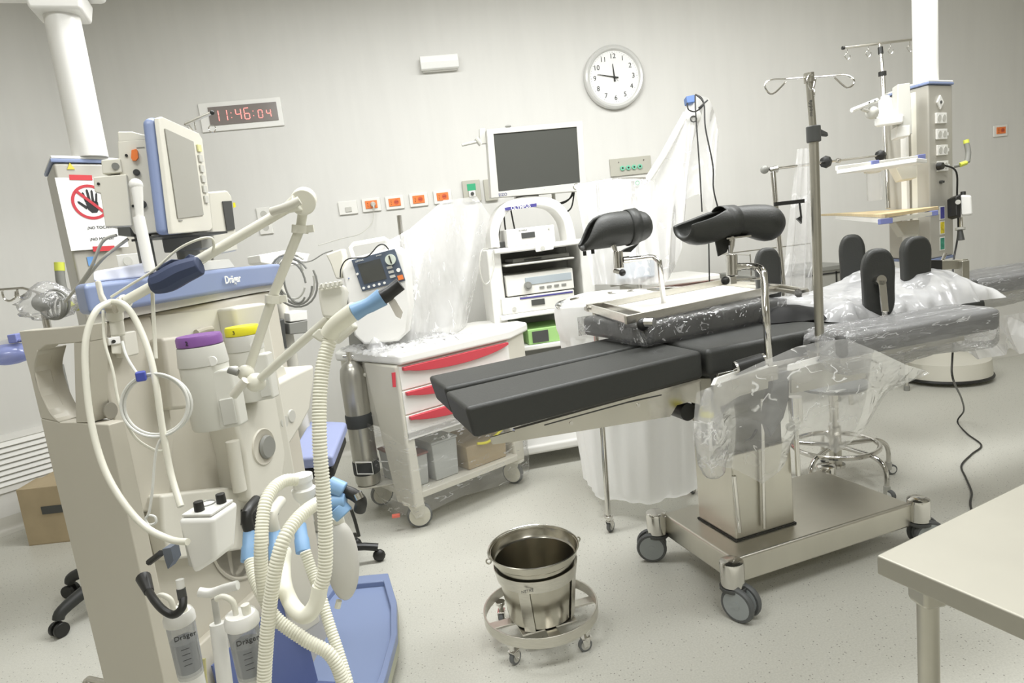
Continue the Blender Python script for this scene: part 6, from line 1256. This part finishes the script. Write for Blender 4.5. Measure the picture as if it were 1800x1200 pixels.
# Y piece, filter and connector
t = thing('breathing_y_piece', 'breathing circuit end with blue and black connectors held at the arm tip', 'breathing circuit', pd(600, 560, 1.15))
obj('clear_elbow', MB().tube([pd(578, 588, 1.13), pd(592, 570, 1.12), pd(625, 545, 1.1)], .0155, 18, 4), hosem, t)
obj('blue_cuff', MB().tube([pd(622, 549, 1.1), pd(640, 540, 1.1), pd(650, 536, 1.1), pd(672, 522, 1.1)], lambda f: .0155-.003*math.sin(PI*f), 20), lblue, t, bevel=0)
obj('black_connector', MB().tube([pd(670, 524, 1.1), pd(684, 515, 1.1), pd(686, 513, 1.1), pd(704, 499, 1.1)], lambda f: .0125 if f < .4 else .0115, 20), blackp, t)
obj('heat_filter', MB().prism([pd(x, y, 1.17) for x, y in ((558, 505), (600, 498), (606, 512), (600, 548), (585, 560), (566, 558), (560, 530))], FW*.035), mat('filter_cream', 'dddbd0', .4), t, bevel=.006)
obj('filter_ribs', MB().tube([pd(560+i*1.0, 505-i*.16+(1 if i % 8 < 4 else -2)*2.0, 1.165) for i in range(42)], .003, 6), mat('filter_cream', 'dddbd0', .4), t)
obj('white_tag', MB().prism([pd(x, y, 1.105) for x, y in ((682, 530), (694, 525), (708, 548), (704, 560), (696, 556))], FW*.003), mat('ivory_tag', 'f1ece2', .5), t)
obj('short_limb', MB().tube([pd(590, 575, 1.14), pd(578, 600, 1.13)], .0125, 16), ivory, t)
# corrugated hoses
def hose(nm, lab, pts, r=.0125, m=hosem): o = obj(nm, MB().corr([pd(x, y, d) for x, y, d in pts], r), m, sharp=60); tag(o, lab, 'hose', 'corrugated breathing hoses'); return o
hose('corrugated_hose', 'long corrugated hose hanging straight down from the blue tipped connector', [(580, 598, 1.13), (568, 640, 1.12), (562, 700, 1.11), (562, 780, 1.1), (568, 860, 1.1), (572, 930, 1.1), (571, 1000, 1.1), (562, 1035, 1.1)])
o = obj('smooth_hose', MB().tube([pd(x, y, d) for x, y, d in ((563, 1030, 1.1), (555, 1062, 1.1), (537, 1082, 1.1), (517, 1068, 1.12), (503, 1040, 1.15), (498, 1010, 1.2), (500, 970, 1.3))], .0135, 18, 6), hosem); tag(o, 'smooth U-bent end of the long breathing hose above the footboard', 'hose')
hose('corrugated_hose', 'corrugated hose arching left from the white filter cup and crossing to the lower right', [(522, 843, 1.3), (500, 845, 1.28), (479, 860, 1.25), (465, 890, 1.22), (459, 950, 1.2), (461, 1017, 1.2), (478, 1078, 1.2), (533, 1122, 1.2), (580, 1150, 1.2), (603, 1200, 1.2), (612, 1260, 1.2)])
hose('corrugated_hose', 'corrugated hose curving from the hidden coupling down the middle to the bottom edge', [(570, 878, 1.25), (545, 892, 1.2), (520, 915, 1.16), (498, 950, 1.13), (484, 1000, 1.12), (474, 1067, 1.12), (468, 1133, 1.12), (464, 1200, 1.12), (462, 1260, 1.12)], .0125)
hose('corrugated_hose', 'short corrugated hose running down from the leftmost blue cuff', [(440, 984, 1.32), (446, 1010, 1.3), (456, 1035, 1.28), (470, 1062, 1.26), (480, 1090, 1.25)], .0125)
hose('corrugated_hose', 'thin corrugated hose from the rightmost blue cuff down past the blue footboard', [(536, 968, 1.35), (548, 1003, 1.34), (563, 1045, 1.32), (578, 1095, 1.3), (596, 1150, 1.28), (612, 1205, 1.26), (622, 1260, 1.26)], .0115)
# cuffs on the workstation ports
for i, (p0, p1, m0, lab) in enumerate((((439, 935), (437, 986), 'b', 'leftmost sky blue cuff on the black port elbow of the workstation'), ((484, 935), (486, 982), 'w', 'middle sky blue cuff under the white port elbow'), ((527, 922), (533, 970), 'n', 'rightmost sky blue cuff of the three at the workstation ports'))):
    a_, b_ = pd(*p0, 1.36+.03*i), pd(*p1, 1.33+.03*i); o = thing('hose_cuff', lab, 'hose cuff', b_)
    obj('sleeve', MB().tube([a_, a_.lerp(b_, .45), a_.lerp(b_, .55), b_], lambda f: .0135 if f < .4 else .0155, 20), lblue, o)
    if m0 != 'n': obj('elbow', MB().tube([a_+Z1*.002, a_+Z1*.04, a_+Z1*.055-RT*.0+FW*.06], .0115, 14, 3), blackp if m0 == 'b' else cream, o)
t = thing('filter_cup', 'white round filter cup where the arching hose begins', 'filter', pd(537, 860, 1.32))
obj('cup', MB().lathe(pd(537, 880, 1.32), [(.0001, 0), (.014, 0), (.022, .012), (.024, .026), (.019, .03), (.019, .04), (.022, .044), (.022, .055), (.0001, .056)], 28), white, t)
# mask couplings at right
t = thing('mask_couplings', 'bundle of sky blue and black breathing connectors hanging right of the long hose', 'connectors', pd(600, 880, 1.3))
for (a_, b_, r) in (((578, 850), (605, 862), .0165), ((580, 882), (608, 880), .0165), ((592, 890), (606, 905), .02)): obj('blue_cuff', MB().tube([pd(*a_, 1.3), pd(*b_, 1.3)], lambda f: r, 18), lblue, t, bevel=.003)
obj('black_elbow', MB().tube([pd(604, 862, 1.31), pd(620, 868, 1.31), pd(634, 880, 1.32), pd(632, 896, 1.33)], .0125, 14, 4), blackp, t); obj('chrome_cap', MB().cyl(pd(628, 866, 1.3), pd(633, 876, 1.3), .009, n=14), chrome, t)
obj('black_strap', MB().tube([pd(617, 895, 1.33), pd(624, 915, 1.34), pd(631, 942, 1.35)], .0035, 8, 4), blackp, t)
# breathing bag
o = obj('breathing_bag', MB().ball(pd(602, 985, 1.5), .06, 28, (.62, .55, 1.6), Matrix.Rotation(.06, 3, 'Y')), mat('bag_translucent', 'e0ded6', .4, trans=.25)); tag(o, 'translucent white breathing bag hanging behind the hoses above the footboard', 'breathing bag')
obj('bag_neck', MB().tube([pd(592, 905, 1.48), pd(597, 925, 1.5)], .014, 14), ivory, o); obj('bag_tail', MB().tube([pd(596, 1055, 1.5), pd(593, 1068, 1.5)], .007, 10), ivory, o)
obj('bag_hook', MB().tube([pd(628, 1070, 1.5), pd(620, 1072, 1.5)], .003, 6), lgray, o) if False else None
# white suction unit
t = thing('suction_unit', 'white box-shaped suction regulator with two black knobs on the workstation front', 'suction unit', pd(325, 1010, 1.12))
sq = VPlane(pd(290, 950, 1.15), pd(370, 950, 1.13)); sn2 = sq.n
_u = sq.u if sq.u.dot(RT) > 0 else -sq.u; _c = sq.at(342, 912, .02)
def _q(a, b, z): return Vector((_c.x, _c.y, _c.z+z))+_u*a-sn2*b
obj('body', MB().hexa([_q(-.03, .004, -.105), _q(.022, .004, -.078), _q(.022, .06, -.078), _q(-.03, .06, -.105), _q(-.036, .0, 0), _q(.034, .0, 0), _q(.034, .075, 0), _q(-.036, .075, 0)]), white, t, bevel=.009, seg=3)
obj('side_face', MB().hexa([_q(a, b, z) for z in (-.1, -.012) for a, b in ((-.05, .02), (-.03, .02), (-.03, .06), (-.05, .06))]), lgray, t, bevel=.005)
obj('top_plate', MB().hexa([_q(a, b, z) for z in (.0005, .006) for a, b in ((-.03, .006), (.028, .006), (.028, .068), (-.03, .068))]), mat('knob_plate', 'e2e1db', .4), t, bevel=.002)
for x, y in ((.016, .052), (-.004, .02)): obj('knob', MB().cyl(_q(x, y, .006), _q(x, y, .023), .0085, .0078, 20), blackp, t, bevel=.001)
obj('pressure_gauge', MB().torus(_q(-.012, .05, .0065), .014, .0015, 28, 6), mgray, t)
obj('bracket', MB().prism(tp(sq, [(285, 965), (300, 962), (305, 985), (295, 1000), (290, 985)], -.01), -sn2*.02), mat('slate_plastic', '6d7480', .5), t); obj('black_lever', MB().tube([pd(262, 988, 1.2), pd(283, 972, 1.18)], .006, 8), blackp, t)
obj('outlet', MB().cyl(pd(316, 1018, 1.13), pd(318, 1034, 1.13), .007, .006, 14), white, t)
obj('black_hose', MB().tube([pd(x, y, d) for x, y, d in ((322, 1050, 1.13), (320, 1068, 1.12), (305, 1080, 1.12), (285, 1070, 1.13), (265, 1045, 1.16), (255, 1020, 1.2))], .0068, 12, 6), blackp, t); obj('hose_nut', MB().cyl(pd(318, 1034, 1.13), pd(321, 1052, 1.13), .0075, n=12), dgray, t); obj('hose_boot', MB().cyl(pd(262, 1040, 1.17), pd(252, 1015, 1.2), .0085, .013, 14), blackp, t)
# suction jars
def jar(px, y0, y1, w_px, d, lab, lid=True):
    a_, b_ = pd(px, y0, d), pd(px+22, y1, d); r = w_px*.5*d/F; H = a_.z-b_.z; q = fl(a_, b_.z); t = thing('suction_jar', lab, 'jar', q)
    obj('jar_body', MB().lathe(q, [(.0001, 0), (r*.88, 0), (r*.9, .004), (r, H), (r*.97, H), (r*.87, .006), (.0001, .004)], 32), film('jar_plastic', col=(.85, .86, .87), body=.3, gloss=.6, bump=.02, crease_glint=0, scale=3) if 'jar_plastic' not in MATS else MATS['jar_plastic'], t)
    if lid:
        obj('lid', MB().lathe(q, [(r*1.0, H-.01), (r*1.08, H-.008), (r*1.08, H+.004), (r*.92, H+.014), (r*.88, H+.012), (.0001, H+.012)], 32), white, t)
        obj('tube_port', MB().tube([q+Z1*(H+.01)-RT*r*.3, q+Z1*(H+.035)-RT*r*.35, q+Z1*(H+.045)-RT*r*.9, q+Z1*(H+.04)-RT*r*1.4], .005, 12, 4).tube([q+Z1*(H+.01)+RT*r*.45, q+Z1*(H+.03)+RT*r*.4], .0075, 12), ivory, t)
    obj('inner_fill', MB().lathe(q, [(.0001, .008), (r*.84, .008), (r*.9, H*.62), (.0001, H*.62)], 28), mat('jar_fill_grey', '8c9096', .3), t); obj('base_cup', MB().cyl(q-Z1*.03, q+Z1*.012, r*.86, n=28), white, t)  # grey solid filling the lower part of the jar
    f_ = (EYE-q); f_.z = 0; f_.normalize(); s = Vector((-f_.y, f_.x, 0)); s = s if s.dot(RT) > 0 else -s
    text('Dräger', .013, q+f_*(r*1.0+.003)+Z1*H*.78+s*.003, s, Z1, ink, t)
    for k in range(4): zz_ = q+f_*(r*.97+.003)+Z1*H*(.3+.09*k); obj('graduation', MB().tube([zz_-s*.008, zz_+s*.006], .0007, 4), ink, t)
jar(315, 1085, 1195, 48, 1.22, 'left clear graduated suction jar under the black looped hose')
jar(425, 1090, 1200, 54, 1.14, 'right clear graduated suction jar with white lid and tubes')
t = thing('catheter_tube_holder', 'upright white tube holder between the two suction jars', 'tube holder', pd(400, 1230, 1.2))
obj('tube', MB().cyl(pd(408, 1300, 1.2), pd(382, 1095, 1.2), .0135, n=20), white, t); obj('stem', MB().cyl(pd(383, 1096, 1.2), pd(377, 1052, 1.2), .006, n=12), lgray, t); obj('head', MB().tube([pd(350, 1040, 1.2), pd(370, 1042, 1.2), pd(395, 1034, 1.2), pd(418, 1028, 1.2)], .0085, 12, 3), white, t)
o = obj('yellowish_card', MB().prism([pd(x, y, 1.28) for x, y in ((338, 1160), (360, 1158), (366, 1230), (346, 1235))], FW*.004), mat('straw_plastic', 'c9c38f', .5)); tag(o, 'straw coloured plastic strip beside the left suction jar', 'strip')
# thin tubes looping over the front
def tubeo(nm, lab, pts, r, m=ivory, k=6): o = obj(nm, MB().tube([pd(x, y, d) for x, y, d in pts], r, 12, k), m); tag(o, lab, 'tube'); return o
tubeo('oxygen_tube', 'thick translucent tube looping from the arm clamp down to the suction unit', [(196, 530, 1.24), (170, 545, 1.2), (152, 590, 1.18), (150, 650, 1.17), (160, 740, 1.16), (182, 820, 1.15), (215, 880, 1.14), (255, 925, 1.13), (300, 948, 1.1), (330, 952, 1.085)], .0058)
tubeo('oxygen_tube', 'thick translucent tube falling right of the arm clamp behind the coiled line', [(196, 530, 1.24), (218, 535, 1.22), (240, 565, 1.22), (262, 620, 1.21), (275, 680, 1.2), (285, 750, 1.2), (300, 830, 1.2), (318, 890, 1.18)], .0058)
tubeo('gas_sampling_line', 'thin sampling line hanging straight from under the navy cuff', [(268, 512, 1.28), (270, 560, 1.28), (274, 630, 1.27)], .0036)
tubeo('gas_sampling_line', 'thin sampling line running down left of the coiled line into the small loop', [(181, 545, 1.25), (184, 600, 1.24), (198, 650, 1.23), (210, 710, 1.22), (235, 765, 1.21), (270, 790, 1.21), (292, 792, 1.21)], .0026)
tubeo('monitor_cable', 'white cable rising from the arm clamp over the navy cuff to the arm', [(195, 522, 1.24), (230, 500, 1.24), (270, 475, 1.24), (310, 440, 1.24), (345, 422, 1.24), (370, 418, 1.25), (376, 432, 1.26), (366, 455, 1.27), (345, 468, 1.26)], .0024)
tubeo('monitor_cable', 'pair of grey cables sagging from the module rack towards the left pole', [(205, 413, 1.7), (180, 425, 1.7), (160, 470, 1.72), (135, 505, 1.8), (115, 530, 1.9)], .004, lgray)
tubeo('monitor_cable', 'second grey cable with white splice beside the sagging pair', [(225, 420, 1.68), (198, 440, 1.68), (180, 455, 1.68), (155, 485, 1.75), (138, 508, 1.8)], .004, lgray)
t = thing('coiled_line', 'coiled white gas line held by a blue clip on the workstation front', 'coiled tube', pd(275, 715, 1.2))
co = pd(272, 712, 1.2); cx_, cy_ = RT, -DN
for k, (rx_, ry_) in enumerate(((.062, .058), (.058, .054), (.064, .055))): obj('coil', MB().tube([co+cx_*(rx_*math.cos(a))+cy_*(ry_*math.sin(a))+FW*.004*k for a in [2*PI*i/40 for i in range(40)]], .0026, 8, closed=True), mat('coil_white', 'dcdcd6', .4), t)
obj('blue_clip', MB().box(pd(248, 661, 1.19), (.017, .017, .018), rz(.3)), mat('royal_blue_clip', '4a55b0', .4), t, bevel=.003)
obj('tail', MB().tube([pd(215, 600, 1.22), pd(222, 625, 1.21), pd(238, 652, 1.2), pd(248, 661, 1.19)], .0026, 8, 5), mat('coil_white', 'dcdcd6', .4), t)
obj('tail', MB().tube([pd(x, y, 1.2) for x, y in ((290, 762), (278, 780), (272, 810), (268, 860), (262, 900), (256, 912), (262, 922), (274, 918), (272, 908), (262, 905))], .0024, 8, 5), mat('coil_white', 'dcdcd6', .4), t)
t = thing('white_valve_box', 'small white valve box with black port under the arm clamp', 'valve box', PB.at(205, 600, .03))
obj('box', MB().prism(tp(PB, [(190, 594), (212, 590), (214, 604), (193, 607)], .045), -bn*.03), white, t, bevel=.003); obj('port', MB().cyl(PB.at(200, 600, .046), PB.at(200, 600, .05), .004, n=12), ink, t)
obj('side_cover', MB().prism(tp(PB, [(216, 584), (240, 580), (246, 622), (222, 628)], .05), -bn*.03), gc, t, bevel=.004)
# ---------------------------------------------------------------- recorder trolley behind the workstation
DR = 2.9
TR = t = thing('recorder_trolley', 'grey stacked recorders and white printer box behind the right end of the workstation', 'trolley', fl(pd(500, 620, DR), 0))
rv = VPlane(pd(430, 600, DR), pd(530, 590, DR+.15)); rn2 = rv.n
for nm, pts, m, dd in (('upper_recorder', [(425, 540), (488, 527), (490, 556), (428, 570)], mgray, .3), ('lower_recorder', [(428, 575), (500, 560), (505, 612), (432, 625)], dgray, .3), ('printer', [(508, 550), (540, 545), (541, 562), (510, 566)], white, .2), ('small_recorder', [(508, 568), (541, 562), (541, 585), (510, 588)], mgray, .2)):
    obj(nm, MB().prism(tp(rv, pts), -rn2*dd), m, t, bevel=.005)
obj('shelf_board', MB().prism(tp(rv, [(425, 628), (515, 612), (516, 616), (426, 632)]), -rn2*.3), lgray, t); obj('post', MB().cyl(fl(rv.at(505, 560, -.1), .1), rv.at(488, 500, -.1), .03, n=14), gc, t, bevel=.002)
for s in (-.2, .2): obj('foot', MB().hexa([fl(rv.at(490, 600, -.15), .02)+Vector(v) for v in ((-.3, s-.03, 0), (.05, s-.03, 0), (.05, s+.03, 0), (-.3, s+.03, 0), (-.3, s-.03, .05), (.05, s-.03, .05), (.05, s+.03, .05), (-.3, s+.03, .05))]), lgray, t)
t = thing('cable_bundle', 'tangle of grey cables hanging in front of the printer box', 'cables', pd(518, 500, 2.45))
rnd = random.Random(2)
for k in range(5):
    c0 = pd(515+rnd.uniform(-4, 4), 492+rnd.uniform(-6, 6), 2.45); obj('cable', MB().tube([c0+RT*(.04+.012*k)*math.cos(a)+Z1*(.075+.006*k)*math.sin(a) for a in [2*PI*i/24+.3*k for i in range(22)]], .004, 6), lgray if k % 2 else mgray, t)
obj('cable', MB().tube([pd(x, y, 2.5) for x, y in ((512, 455), (530, 460), (548, 458), (568, 446), (585, 440))], .0025, 6, 5), mgray, t)
o = obj('monitor_housing', MB().prism(tp(rv, [(455, 448), (500, 440), (545, 446), (540, 462), (500, 470), (458, 462)], -.05), -rn2*.2), white, TR, bevel=.005)
# ---------------------------------------------------------------- blue seats
t = thing('swivel_chair', 'blue seated swivel chair pushed behind the hoses beside the oxygen cylinder', 'chair', fl(pd(560, 780, 2.85), 0))
sz = pd(560, 780, 2.85).z; ss = [pz(x, y, sz) for x, y in ((498, 800), (572, 838), (610, 748), (560, 735), (545, 740))]
ss = [pz(505, 806, sz), pz(585, 800, sz), pz(609, 741, sz), pz(545, 738, sz)]
obj('seat', MB().prism([p-Z1*.05 for p in ss], (0, 0, .05)), mat('seat_blue', '9aa3c9', .6), t, bevel=.014, seg=4)
c0 = sum(ss, Vector())/4; obj('seat_base', MB().prism([c0+(p-c0)*.9-Z1*.11 for p in ss], (0, 0, .058)), blackp, t, bevel=.02); obj('gas_lift', MB().cyl(fl(c0, .08), c0-Z1*.1, .025, n=16), blackp, t)
for k in range(5):
    a = 2*PI*k/5; u_ = Vector((math.cos(a), math.sin(a), 0)); l = obj('leg', MB().tube([fl(c0, .1), fl(c0, .085)+u_*.12, fl(c0, .07)+u_*.18], .018, 10), blackp, t); obj('caster', MB().ball(fl(c0, .03)+u_*.18, .03, 12, (1, .7, 1)), blackp, l)
cc0 = Vector((-1.5, 3.05, 0)); t = thing('office_chair', 'black five-star office chair base sticking out left of the workstation', 'chair', cc0)
for k in range(5):
    a = rad(-124)+2*PI*k/5; u_ = Vector((math.cos(a), math.sin(a), 0)); l = obj('leg', MB().tube([cc0+Z1*.16, cc0+u_*.18+Z1*.135, cc0+u_*.3+Z1*.1, cc0+u_*.325+Z1*.07], lambda f: .03-.008*f, 12, 4), blackg, t, bevel=0)
    v = Vector((-u_.y, u_.x, 0))
    for s in (-1, 1): obj('caster', MB().cyl(cc0+u_*.33+Z1*.031+v*.008*s, cc0+u_*.33+Z1*.031+v*.028*s, .031, n=20), blackp, l, bevel=.005)
obj('gas_lift', MB().cyl(cc0+Z1*.1, cc0+Z1*.42, .028, n=18), blackp, t); obj('seat', MB().lathe(cc0+Vector((.2, -.02, 0)), [(.0001, .42), (.14, .42), (.16, .44), (.16, .48), (.14, .5), (.0001, .505)], 36), mat('seat_blue', '9aa3c9', .6), t)
# ---------------------------------------------------------------- infusion stand at far left, partly wrapped
t = thing('infusion_stand', 'far left infusion stand with curved hooks, crumpled film and clamp behind the workstation', 'infusion stand', fl(pd(105, 640, 2.1), 0))
b0, b1 = fl(pd(112, 700, 2.05), 0), pd(70, 515, 2.05)
b1 = Vector((b0.x, b0.y, b1.z)); obj('pole', MB().cyl(b0+Z1*.05, b1, .011, n=16), chrome, t); obj('sleeve', MB().cyl(fl(b0, pd(118, 740, 2.05).z), fl(b0, pd(105, 640, 2.05).z), .02, n=14), mgray, t)
for (x0, y0) in ((16, 0), (42, -3)):
    obj('hook', MB().tube([pd(x+x0-16, y+y0, 2.05) for x, y in ((4, 512), (6, 522), (12, 528), (20, 528), (27, 522), (28, 512))], .0035, 8, 4), chrome, t)
obj('hook_bar', MB().tube([pd(-10, 510, 2.05), pd(40, 506, 2.05), fl(b1, b1.z)], .004, 8), chrome, t)
obj('clamp', MB().ball(b1-Z1*.03, .028, 14), mgray, t); 
for k in range(4): obj('ring_cable', MB().torus(pd(96+3*k, 535+2*k, 2.0), .045-.006*k, .004, 26, 6, FW+RT*.3*k), mgray, t)
obj('film', bagblob(pd(84, 528, 2.02), .085, .06, 15, .25), film('crinkled_film', body=.22, gloss=.9, rough=.08, scale=30, bump=1.2, crease_glint=.6), t, sharp=180, label='crumpled clear film')
for k in range(5): a = 2*PI*k/5; u_ = Vector((math.cos(a), math.sin(a), 0)); obj('foot', MB().tube([b0+Z1*.08, b0+u_*.25+Z1*.05], .01, 8).ball(b0+u_*.25+Z1*.028, .027, 10), steel, t)
t = thing('suction_bottle', 'clear bottle with lilac cap and rail clip at the left picture edge', 'bottle', pd(15, 640, 2.3))
obj('bottle', MB().ball(pd(18, 622, 2.3), .075, 20, (1, 1, .5)), film('lilac_plastic', col=(.62, .66, .86), body=.75, gloss=.5, bump=.05, crease_glint=0), t); obj('rail', bar(pd(-20, 608, 2.3), pd(38, 596, 2.3), .02, .03), white, t); obj('rail_arm', MB().tube([pd(30, 598, 2.3), fl(b0, pd(30, 598, 2.3).z)], .006, 8), chrome, t); obj('rail_clip', MB().box(pd(27, 594, 2.28), (.028, .04, .03)), mat('lavender_clip', '8088c0', .4), t, bevel=.003)
